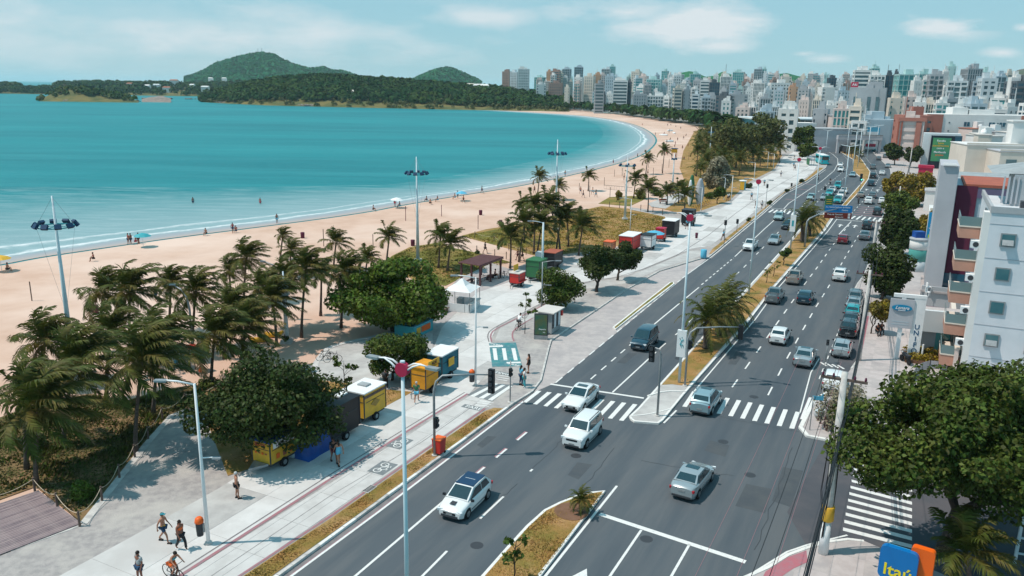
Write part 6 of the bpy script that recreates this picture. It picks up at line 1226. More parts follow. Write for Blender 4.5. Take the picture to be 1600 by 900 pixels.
t = thing('tarpaulin_covered_cart', 'cart wrapped in a glossy bright blue tarpaulin under the wide tree', 'food cart', at(484, 708, PZ), RZ, 'food carts on the promenade'); mb = MB(); prof = [(-.85, 0), (-.9, .7), (-.7, 1.25), (-.2, 1.55), (.3, 1.5), (.75, 1.1), (.85, .5), (.85, 0)]
vs = [(x, y*(1+.04*math.sin(i*2)), z*(1+.03*math.cos(i*3))) for i, x in enumerate((-1.1, -.6, 0, .6, 1.1)) for y, z in prof]; mb.add(vs, [(i*8+k, i*8+k+1, (i+1)*8+k+1, (i+1)*8+k) for i in range(4) for k in range(7)]+[tuple(range(8))[::-1], tuple(range(32, 40))]); mb.build('tarpaulin', M['blue'], t, True); MB().box((-1.0, .55, .45), (.5, .5, .7)).build('box', M['polew'], t)
t = thing('round_logo_board', 'teal board with a round logo beside the blue tarpaulin', 'sign', at(506, 697, PZ), RZ+.3); MB().box((0, 0, 1.0), (1.2, .08, 1.5)).build('board', M['teal'], t); MB().tube([(.1, -.05, 1.0), (.1, -.08, 1.0)], .42, 16).build('logo', M['brick'], t); MB().tube([(.1, -.08, 1.0), (.1, -.10, 1.0)], .28, 16).build('logo_centre', M['white'], t)
def ex4(t): MB().box((1.0, .2, 2.75), (.9, .5, .18)).build('folded_sheet', M['white'], t)
cart(524, 683, 3.3, 1.8, 2.1, 'black', 'black', 'tall black draped trailer between the wide tree and the yellow trailer', extra=ex4)
def ex5(t):
    MB().box((.1, .1, 2.53), (.6, .8, .16)).build('roof_vent', M['roofgrey'], t); MB().box((0, -.94, 2.12), (2.5, .02, .22)).build('hatch_band', M['post'], t)
    for c in ((.0, -.955, 1.4), ): MB().prism([(-.55, 0), (0, .3), (.55, 0), (0, -.3)], 0, .02).build('diamond_logo', mat('faded_gold', (.36, .22, .06)), t); o = COL.objects[-1]; o.location = c; o.rotation_euler = (math.pi/2, 0, 0)
    lettering('Churros', .3, M['post'], t, (-1.37, 0, 2.1), -math.pi/2, name='trailer_lettering')
cart(571, 652, 2.6, 1.85, 1.85, 'yellow', 'white', 'yellow food trailer with white roof and diamond logo', extra=ex5)
def ex6(t): MB().box((-.1, -.78, 2.25), (1.1, .5, .05)).build('awning', M['amber'], t); lettering('AÇAÍ', .3, M['maroon'], t, (.2, -.79, 2.5), name='board_lettering'); MB().box((.2, -.74, 2.5), (1.6, .05, .5)).build('red_board', M['yellow'], t)
cart(664, 611, 1.9, 1.4, 1.7, 'amber', 'amber', 'amber tarpaulin-sided cart beside the small dense tree', extra=ex6)
def ex7(t): MB().box((0, -.98, 1.5), (.9, .02, .7)).build('painted_mascotless_panel', M['yellow'], t); COL.objects[-1].name = 'painted_panel'
cart(690, 588, 2.6, 1.7, 1.7, 'deepteal', 'white', 'deep teal trailer with pale roof behind the amber cart', extra=ex7)
# gazebo
t = thing('gazebo', 'white pyramid-roofed gazebo with white counters beside the big almond tree', 'gazebo', at(722, 482, PZ), RZ+math.radians(8)); s = 1.5
mb = MB(); mb.add([(-s-.1, -s-.1, 2.3), (s+.1, -s-.1, 2.3), (s+.1, s+.1, 2.3), (-s-.1, s+.1, 2.3), (-.12, -.12, 3.4), (.12, -.12, 3.4), (.12, .12, 3.4), (-.12, .12, 3.4), (-s*.45, -s*.45, 2.78), (s*.45, -s*.45, 2.78), (s*.45, s*.45, 2.78), (-s*.45, s*.45, 2.78)], [(0, 1, 9, 8), (1, 2, 10, 9), (2, 3, 11, 10), (3, 0, 8, 11), (8, 9, 5, 4), (9, 10, 6, 5), (10, 11, 7, 6), (11, 8, 4, 7), (4, 5, 6, 7)]); mb.build('canopy', M['white'], t)
for i in (-1, 1):
    for j in (-1, 1): MB().tube([(i*s, j*s, 0), (i*s, j*s, 2.3)], .04, 6).build('post', M['poleg'], t)
for (cx, cy, dx, dy) in ((0, -s, 2.8, .06), (-s, 0, .06, 2.8), (s, 0, .06, 2.8)):
    MB().box((cx, cy, .48), (dx, dy, .9)).build('counter_panel', M['white'], t)
    for q in (-.5, .5): MB().box((cx+q*(dx if dx > 1 else 0)*.66, cy+q*(dy if dy > 1 else 0)*.66, .48), (.05 if dx > 1 else .08, .05 if dy > 1 else .08, .92)).build('stile', M['poleg'], t)
MB().box((0, -s, .96), (3.0, .4, .05)).build('counter_top', M['cwall'], t); MB().box((.3, .3, .6), (.8, .6, 1.1)).build('cabinet', M['roofgrey'], t)
# teal kiosk under the almond tree
t = thing('kiosk_counter', 'turquoise painted counter kiosk in the shade of the big almond tree', 'kiosk', at(647, 520, PZ), RZ); 
for (cx, cy, dx, dy) in ((0, -1.1, 3.4, .1), (0, 1.1, 3.4, .1), (-1.7, 0, .1, 2.2), (1.7, 0, .1, 2.2)): MB().box((cx, cy, .6), (dx, dy, 1.15)).build('panel', M['teal'], t)
MB().box((.4, -1.16, .65), (1.6, .02, .6)).build('painted_band', M['orange'], t); MB().box((-.9, -1.16, .65), (.7, .02, .6)).build('painted_band', M['yellow'], t); MB().box((0, -1.1, 1.2), (3.5, .3, .05)).build('counter_top', M['skyblue'], t)
t = thing('bench', 'low timber barrier rail beside the gazebo', 'bench', at(688, 492, PZ), RZ); MB().box((0, 0, .45), (3.2, .4, .07)).build('seat', M['post'], t); [MB().box((s_*1.3, 0, .21), (.1, .35, .42)).build('leg', M['post'], t) for s_ in (-1, 1)]
# pergola
q = [at(721, 442, PZ), at(750, 447, PZ), at(782, 434, PZ), at(752, 430, PZ)]; c = sum(q, Vector())/4; ux = (q[1]-q[0]); vx = (q[3]-q[0]); t = thing('pergola', 'dark brown timber pergola with people and bicycles beneath', 'pergola', c, 0); hh = 2.55
for p in q+[(q[0]+q[3])/2, (q[1]+q[2])/2]: d = p-c; MB().box((d.x, d.y, hh/2), (.2, .2, hh), math.atan2(ux.y, ux.x)).build('post', M['darkwood'], t)
e = [(p-c)*1.13 for p in q]
for a, b in ((0, 3), (1, 2)): MB().tube([(e[a].x, e[a].y, hh), (e[b].x, e[b].y, hh)], .11, 4).build('beam', M['darkwood'], t)
for i in range(17):
    k = i/16; a = e[0].lerp(e[3], k); b = e[1].lerp(e[2], k); MB().box(((a.x+b.x)/2, (a.y+b.y)/2, hh+.14), ((b-a).length, .3, .07), math.atan2((b-a).y, (b-a).x)).build('slat', M['darkwood'], t)
for x, y, l in ((733, 443, 'left'), (766, 436, 'right')): tb = thing('picnic_bench', 'dark bench under the pergola, '+l+' one', 'bench', at(x, y, PZ), RZ, 'benches under the pergola'); MB().box((0, 0, .45), (1.8, .4, .07)).build('seat', M['darkwood'], tb); [MB().box((s_*.7, 0, .21), (.08, .35, .42)).build('leg', M['darkwood'], tb) for s_ in (-1, 1)]
for i, (x, y) in enumerate([(744, 445), (760, 440), (783, 435), (790, 434)]): bicycle(at(x, y, PZ), math.radians([60, 80, -70, -60][i]), 'dark bicycle parked at the pergola, '+['leftmost', 'under the roof middle', 'second from the right', 'rightmost'][i], group='bicycles at the pergola')
bicycle(at(520, 566, PZ), math.radians(-80), 'dark bicycle leaning alone on the grey plaza, right', group='bicycles on the plaza'); bicycle(at(508, 562, PZ), math.radians(-60), 'dark bicycle on the grey plaza, left beside the tree crown', group='bicycles on the plaza')
def board(t): MB().box((0, .2, 2.35), (1.2, .05, .75)).build('yellow_board', M['yellow'], t); MB().box((0, -.72, .75), (1.9, .5, .06)).build('shelf', M['red'], t)
cart(808, 447, 1.7, 1.3, 1.2, 'red', 'champw' if 0 else 'cwall', 'small red cart with a raised yellow board behind the gazebo', extra=board); cart(838, 437, 2.3, 1.9, 2.1, 'green', 'green', 'plain green box trailer beside the red cart'); cart(863, 418, 2.6, 1.8, 1.7, 'black', 'brick', 'black trailer with faded red roof behind the green one'); 
t = thing('equipment_box', 'pale blue cabinet at the foot of the thick lamp', 'box', at(843, 418, PZ), RZ); MB().box((0, 0, 1.1), (1.0, .9, 2.2)).build('cabinet', M['polew'], t); MB().box((0, -.46, 1.1), (.8, .03, 1.9)).build('door', M['white'], t)
cart(984, 392, 4.2, 2.1, 2.0, 'red', 'white', 'big red food trailer with white roof behind the dark trees'); cart(1012, 389, 2.4, 1.8, 1.7, 'white', 'black', 'black and white food trailer with open black awning'); cart(1032, 377, 1.5, 1.3, 1.6, 'red', 'magenta', 'small bright red trailer beside the blue umbrella'); cart(1047, 369, 2.8, 2.1, 2.2, 'black', 'white', 'black and white box trailer, upper one of the row'); cart(1075, 352, 2.2, 2.0, 2.3, 'black', 'dgrey', 'dark square kiosk trailer at the top of the row'); cart(952, 394, 1.6, 1.3, 1.1, 'orangew', 'orange', 'low orange cart peeping over the dark trees')
def umbrella(x, y, m, label, z=0, h=2.1, r=1.3):
    t = thing('parasol', label, 'parasol', at(x, y, z), 0, 'parasols'); MB().tube([(0, 0, 0), (0, 0, h)], .03, 5).build('pole', M['white'], t); MB().lathe([(r, h-.45), (r*.6, h-.15), (.05, h+.05)], n=8).build('canopy', M[m], t); return t
umbrella(1022, 384, 'skyblue', 'blue parasol between the trailers', PZ, 2.4, 1.6); umbrella(224, 386, 'teal', 'turquoise beach umbrella tilted on the sand'); umbrella(3, 424, 'yellow', 'yellow beach umbrella cut by the left edge'); umbrella(620, 325, 'white', 'white beach umbrella near the wet sand'); umbrella(721, 314, 'skyblue', 'small blue beach umbrella near the wet sand')
# newsstand and advertising panel on the pavement island
t = thing('newsstand', 'grey newspaper kiosk with racks beside the round clipped tree', 'kiosk', at(858, 517, PZ), RZ, None); MB().box((0, 0, 1.15), (2.2, 1.5, 2.1)).build('walls', M['roofgrey'], t); MB().box((0, 0, 2.26), (2.8, 2.1, .1)).build('roof', M['cwall'], t)
for i in range(4): MB().box((-.8+i*.5, -.77, 1.3), (.4, .03, 1.4)).build('magazine_rack', [M['dgrey'], M['polew']][i % 2], t)
MB().box((1.25, -.75, 1.7), (.3, .3, .5)).build('red_box', M['red'], t)
t = thing('poster_stand', 'freestanding green poster panel in a grey frame beside the newsstand', 'poster panel', at(845, 530, PZ), -ROAD+.35); MB().box((0, 0, 1.45), (1.35, .18, 2.3)).build('frame', M['dgrey'], t); MB().box((0, -.1, 1.5), (1.15, .02, 2.0)).build('poster', mat('poster_green', (.03, .13, .09), (.12, .13, .05), 1.2, .3), t); MB().box((0, 0, .2), (1.35, .3, .4)).build('base', M['poleg'], t); lettering('Respeito', .2, M['white'], t, (.12, -.12, 1.05), shear=.3, name='poster_lettering'); lettering('vida', .14, M['white'], t, (.3, -.12, .75), name='poster_lettering')
# hire bicycles, toilet, sculpture, bench, shelter
for i in range(9): bicycle(at(1082+i*3.2, 329.5-i*1.4, PZ), math.radians(10+i), 'yellow-green hire bicycle in the docking row, '+['nearest', 'second', 'third', 'fourth', 'middle', 'fourth from the end', 'third from the end', 'second from the end', 'farthest'][i]+' one', 'yellow', 'hire bicycles in the dock')
t = thing('portable_toilet', 'yellow portable toilet with turquoise side and white roof on the promenade', 'portable toilet', at(1160, 297, PZ), RZ); MB().box((0, 0, 1.15), (1.6, 1.1, 2.2)).build('body', M['teal'], t); MB().box((-.82, 0, 1.15), (.03, 1.0, 2.0)).build('door', M['yellow'], t); MB().lathe([(.95, 2.25), (.9, 2.4), (.3, 2.5)], n=10).build('roof', M['white'], t)
t = thing('surfboard_sculpture', 'tall grey-green sculpture of standing surfboards beside the palms', 'sculpture', at(1086, 322, PZ), 0); hs = height_to(at(1086, 322), 274)
for i, (x, y, w, m_) in enumerate([(.8, 0, .95, 'skirt'), (-.9, .5, .7, 'green'), (-1.3, -.2, .5, 'white')]):
    mb = MB(); n = 12; k = [.9, 1.0, .85][i]; pr = [(w*math.sin(math.pi*(.04+.92*j/n))**.65, hs*k*j/n) for j in range(n+1)]; vs = [];
    for w_, z in pr: vs += [(x-w_, y, z), (x, y-.16, z), (x+w_, y, z), (x, y+.16, z)]
    mb.add(vs, [(j*4+a, j*4+(a+1) % 4, (j+1)*4+(a+1) % 4, (j+1)*4+a) for j in range(n) for a in range(4)]+[(0, 3, 2, 1), (n*4, n*4+1, n*4+2, n*4+3)]); mb.build('board', M[m_], t, True)
t = thing('bus_shelter', 'grey-green bus shelter beside the turquoise bus', 'bus shelter', at(1266, 258, PZ), RZ+.3); MB().box((0, 0, 2.5), (5, 1.8, .15)).build('roof', M['roofgrey'], t); MB().box((0, .8, 1.3), (4.8, .08, 2.2)).build('back_panel', M['green'], t); [MB().tube([(s_*2.2, -.7, 0), (s_*2.2, -.7, 2.5)], .06, 6).build('post', M['poleg'], t) for s_ in (-1, 1)]
t = thing('park_bench', 'small reddish bench on the beach path', 'bench', at(1036, 318, .1), .3); MB().box((0, 0, .45), (1.8, .4, .08)).build('seat', M['brick'], t); MB().box((0, .2, .8), (1.8, .06, .4)).build('backrest', M['brick'], t); [MB().box((s_*.7, 0, .21), (.08, .4, .42)).build('leg', M['dgrey'], t) for s_ in (-1, 1)]
# playground
t = thing('playground_slide', 'blue slide with an orange frame under the palms', 'slide', at(290, 575, 0), -.7); mb = MB(); mb.add([(-1.4, -.25, .15), (.9, -.25, 1.5), (.9, .25, 1.5), (-1.4, .25, .15), (-1.4, -.3, .4), (.9, -.3, 1.75), (.9, .3, 1.75), (-1.4, .3, .4)], [(0, 1, 2, 3), (0, 4, 5, 1), (3, 2, 6, 7)]); mb.build('chute', M['skyblue'], t); MB().box((1.3, 0, 1.45), (.9, .9, .08)).build('platform', M['red'], t)
for i in (-1, 1):
    for j in (-1, 1): MB().tube([(1.3+i*.42, j*.42, 0), (1.3+i*.42, j*.42, 2.2)], .05, 6).build('post', M['post'], t)
MB().box((1.3, 0, 2.25), (1.0, 1.0, .1)).build('roof', M['red'], t); MB().ball((2.1, .3, .3), .26, 8, 6).build('orange_tunnel', M['orange'], t, True)
for x, y, l in ((428, 527, 'left'), (404, 535, 'right')): t = thing('seesaw', 'yellow playground boat rocker among the palms, '+l+' one', 'playground toy', at(x, y, 0), .2, 'playground toys'); MB().tube([(-.9, 0, .6), (-.5, 0, .25), (.5, 0, .25), (.9, 0, .6)], [.1, .28, .28, .1], 8).build('hull', M['yellow'], t, True); MB().box((0, 0, .1), (.3, .3, .2)).build('spring', M['dgrey'], t)
# ---- rope fence round the scrub, timber posts on the sand
rf = thing('rope_fence', 'timber posts with a sagging rope round the scrub beside the paved path', 'rope fence'); pp = [(-40, 800), (55, 768), (90, 792), (125, 822), (160, 782), (187, 746), (211, 714), (232, 685), (254, 654), (290, 632), (345, 612)]; P3 = [at(x, y+2, .06) for x, y in pp]
for p in P3: MB().tube([p, p+Vector((0, 0, 1.0))], [.07, .06], 6).build('post', M['post'], rf)
for a, b in zip(P3, P3[1:]): MB().tube([a.lerp(b, i/8)+Vector((0, 0, .9-.45*4*(i/8)*(1-i/8)*.7)) for i in range(9)], .022, 4, False).build('rope', M['rope'], rf, True)
rf = thing('rope_fence', 'low timber posts with rope along the sand path through the dune grass', 'rope fence'); P3 = [at(x, y, .05) for x, y in [(716, 389), (745, 395), (773, 401), (791, 405), (812, 410), (840, 412)]]; P4 = [at(x, y, .05) for x, y in [(742, 372), (772, 378), (795, 391), (822, 398), (850, 402)]]
for Q in (P3, P4):
    for p in Q: MB().tube([p, p+Vector((0, 0, 1.1))], .06, 5).build('post', M['post'], rf)
    for a, b in zip(Q, Q[1:]): MB().tube([a.lerp(b, i/6)+Vector((0, 0, .95-.3*4*(i/6)*(1-i/6))) for i in range(7)], .02, 3, False).build('rope', M['rope'], rf, True)
for i, (x, y) in enumerate([(985, 327), (1001, 329), (1012, 330), (1020, 332), (1035, 336), (968, 325), (952, 324)]): tag(MB().tube([(0, 0, 0), (0, 0, 1.2)], .07, 6).build('timber_post', M['post']), 'short timber post beside the beach path, '+['left of the palm', 'under the palm', 'right of the palm', 'second right of the palm', 'by the kerb', 'on the grass corner', 'at the sand corner'][i], 'post', 'posts by the beach path').location = at(x, y, .1)
for i, (x, y, ty) in enumerate([(50, 470, 440), (143, 488, 456), (634, 345, 322), (690, 338, 320), (747, 358, 336), (506, 385, 358), (583, 385, 366), (905, 297, 286), (944, 290, 277), (960, 276, 265), (953, 309, 292), (921, 390-82, 290), (972, 275, 262), (1034, 268, 256), (1045, 262, 248), (1065, 262, 244), (1076, 250, 238), (1013, 262, 250), (1020, 284, 262)]):
    b = at(x, y, 0); h = height_to(b, ty); tag(MB().tube([(0, 0, 0), (0, 0, h)], .06, 6).build('net_post', M['maroon'] if i in (2, 3, 4) else M['post']), 'wooden net post on the sand, '+['far left by the mast', 'beside the leftmost palm pair', 'left of the second mast', 'right of the second mast', 'red, above the grass path', 'over the single palm', 'beside the low palm', 'left post of the first court', 'right post of the first court', 'rear post of the first court', 'front right of the first court', 'front left of the first court', 'tall, beyond the court', 'between the two far palms', 'beside the lifeguard tower', 'right of the lifeguard tower', 'below the grove tip', 'left of the far palms', 'by the yellow palm'][i], 'post', 'net posts on the beach').location = b
t = thing('volleyball_net', 'long thin volleyball net strung on the far beach', 'net'); A_, B_ = at(944, 289, 2.2), at(988, 293, 2.2); MB().tube([A_, B_], .04, 4).build('top_tape', M['post'], t); MB().tube([A_-Vector((0, 0, .9)), B_-Vector((0, 0, .9))], .03, 4).build('bottom_tape', M['post'], t)
for i in range(12): p = A_.lerp(B_, i/11); MB().tube([p, p-Vector((0, 0, .9))], .012, 3).build('cord', M['post'], t)
for i, (x, y) in enumerate([(473, 372), (645, 384), (751, 336), (150, 490), (782, 352), (784, 355)]): tag(MB().lathe([(.3, 0), (.34, .9), (.3, .95)], n=10).build('drum_bin', M['maroon'] if i < 4 else M['darkwood'], None, True), 'rusty drum bin on the sand, '+['above the palm row', 'at the tip of the dune grass', 'beyond the red post', 'by the leftmost palm pair', 'left by the dune grass path', 'right by the dune grass path'][i], 'bin', 'drum bins on the beach').location = at(x, y, 0)
t = thing('lifeguard_tower', 'yellow lifeguard tower on stilts near the far palms', 'lifeguard tower', at(1053, 247, 0)); MB().box((0, 0, 2.6), (1.8, 1.8, 1.2)).build('cabin', M['yellow'], t); MB().box((0, 0, 3.4), (2.4, 2.4, .15)).build('roof', M['navy'], t); [MB().tube([(i*.8, j*.8, 0), (i*.8, j*.8, 2)], .08, 6).build('leg', M['post'], t) for i in (-1, 1) for j in (-1, 1)]
for i, (x, y) in enumerate([(1047, 205), (1053, 209), (1037, 212), (1046, 222)]): t = thing('beached_boat', 'small white boat drawn up on the far sand, '+['farthest', 'second', 'third', 'nearest'][i], 'boat', at(x, y, 0), .6+i, 'boats on the sand'); MB().tube([(-2.2, 0, .5), (-1.6, 0, .35), (0, 0, .3), (1.6, 0, .4), (2.6, 0, .7)], [.35, .6, .65, .5, .08], 8).build('hull', M['white'], t, True); MB().box((-.3, 0, .85), (1.8, .7, .1)).build('deck', M['skyblue'], t)
t = thing('floating_platform', 'small teal boat rocking in the shallows at the surf curve', 'boat', at(979, 245, 0)); t['label'] = 'teal floodlight cluster barge'; bpy.data.objects.remove(t)
# parked scooter and motorcycles
def moto(x, y, label, rz, rider=None):
    t = thing('motorcycle', label, 'motorcycle', at(x, y, R0+.01 if y < 400 else PZ+.01), RZ+rz, 'motorcycles'); 
    for xx in (-.6, .65): MB().tube([(xx, -.06, .3), (xx, .06, .3)], .3, 12).build('wheel', M['rubber'], t)
    MB().tube([(-.7, 0, .6), (-.2, 0, .72), (.3, 0, .8), (.55, 0, .7)], [.12, .17, .2, .1], 8).build('body', M['black'], t, True); MB().box((-.3, 0, .84), (.7, .26, .1)).build('seat', M['dgrey'], t); MB().tube([(.5, -.35, 1.05), (.45, 0, 1.0), (.5, .35, 1.05)], .03, 5).build('handlebar', M['poleg'], t); MB().tube([(.5, 0, .95), (.68, 0, .35)], .04, 5).build('fork', M['poleg'], t); MB().ball((.62, 0, .88), .1, 8, 5).build('headlight', M['lamp'], t)
    if rider: person(0, 0, rider, math.degrees(RZ+rz)-90, 'ride', ('shirt', 'dgrey'), ('long', 'black'), 'black', 'skin2', loc=t.location+Vector((0, 0, .0)))
moto(1414, 567, 'black scooter parked on the pavement beside the UNIFORMES sign', .5); moto(1278, 281, 'motorcycle in the bus lane far up the left carriageway', math.pi, 'motorcyclist in the bus lane far up the left carriageway'); moto(1297, 288, 'motorcycle in the centre lane behind the queue', math.pi, 'motorcyclist in the centre lane behind the queue'); moto(1341, 318, 'motorcycle ahead of the far right crossing', 0, 'motorcyclist ahead of the far right crossing')
moto(1271, 316, 'motorcycle waiting beside the queue at the far crossing', math.pi, 'motorcyclist waiting beside the queue at the far crossing')
# ================================================================== BUILDINGS
WC = dict(white=(.76, .75, .73), cream=(.70, .63, .55), grey=(.40, .42, .44), blue=(.47, .55, .60), pink=(.68, .57, .53), brown=(.40, .27, .23), orange=(.62, .37, .24), brick=(.42, .17, .13), dark=(.12, .14, .16), beige=(.62, .56, .49), mint=(.46, .64, .62), pale=(.62, .67, .69))
for k, v in WC.items(): M['w_'+k] = mat('facade_'+k, v, tuple(x*.86 for x in v), .12, .75)
BN = {}
def block(x0, x1, yt, D, style='grid', col='white', dm=None, rz=None, label=None, name='apartment_building', group=None, glass='glassb', floor=3.1, plant=True, bay=3.4, base=None, top_m=None):
    a, b = (far(x0, D), far(x1, D)) if base is None else base
    c = (a+b)/2; w = (b-a).length; rot = math.atan2((b-a).y, (b-a).x)+math.radians(random.uniform(-28, 2)) if rz is None else rz
    h = height_to(c, yt); d = dm or w*random.uniform(.8, 1.2)
    if h < 4: h = 4
    t = thing(name, label, 'building', (c.x, c.y, -.05), rot, group)
    g = MB(); g.box((0, d/2, h/2), (w-.7, d-.7, h-.5)); g.build('glazing', M[glass], t)
    wl = MB(); nf = max(1, round(h/floor)); fh = h/nf; hw = w/2
    bh = dict(grid=.45, band=.42, glass=.10, balcony=.25, blank=.5, fins=.12)[style]*fh
    for i in range(nf+1):
        z = min(h-bh/2, i*fh); wl.box((0, d/2, z if i else bh/2), (w-.05, d-.05, bh))
    def piers(n, tk, sides='flr'):
        for i in range(n+1):
            u = -hw+tk/2+(w-tk)*i/n
            if 'f' in sides: wl.box((u, .18, h/2), (tk, .42, h-.02))
        m_ = max(1, round(d/(w/n))); 
        for i in range(m_+1):
            v = tk/2+(d-tk)*i/m_
            for s in (-1, 1):
                wl.box((s*(hw-.18), v, h/2), (.42, tk, h-.02))
    nb = max(2, round(w/(bay if D < 500 else 2.7)))
    if style == 'grid': piers(nb, bay*.42)
    elif style == 'band': piers(max(1, nb//3), .6)
    elif style == 'glass': piers(nb, .28)
    elif style == 'fins': piers(nb*2, .5)
    elif style == 'blank':
        wl.box((0, .12, h/2), (w*.62, .5, h-.03))
        for s in (-1, 1): wl.box((s*(hw-.15), d/2, h/2), (.34, d*.7, h-.03))
        piers(nb, .5)
    elif style == 'balcony':
        piers(nb, .6)
        bl = MB(); 
        for i in range(1, nf):
            for k in range(0, nb, 2): bl.box((-hw+w*(k+.5)/nb, -.55, i*fh+.45), (w/nb*.85, 1.2, .95))
        bl.build('balcony', M['w_'+(col if col != 'white' else 'pale')], t, kind='stuff')
    wl.box((0, d/2, h+.2), (w, d, .45)); wl.build('wall', top_m or M['w_'+col], t)
    if plant:
        pm = MB(); pm.box((random.uniform(-.2, .2)*w, d*.5, h+1.9), (w*.38, d*.4, 3.2)); pm.box((random.uniform(-.3, .3)*w, d*.35, h+1.2), (w*.2, d*.25, 1.8)); [pm.box((random.uniform(-.35, .35)*w, d*random.uniform(.2, .8), h+q), (s_, s_, q*2)) for q, s_ in ((random.uniform(1, 4.5), .22), (random.uniform(.8, 1.6), 1.5), (random.uniform(.6, 1.2), 2.2))]; pm.build('roof_plant', M['w_'+col], t)
    return t
random.seed(21)
def sky_lab(col, style, where): return f"{dict(glass='glass-fronted', grid='windowed', band='horizontally banded', balcony='balconied', blank='plain-sided', fins='finely ribbed')[style]} {col} {where}"
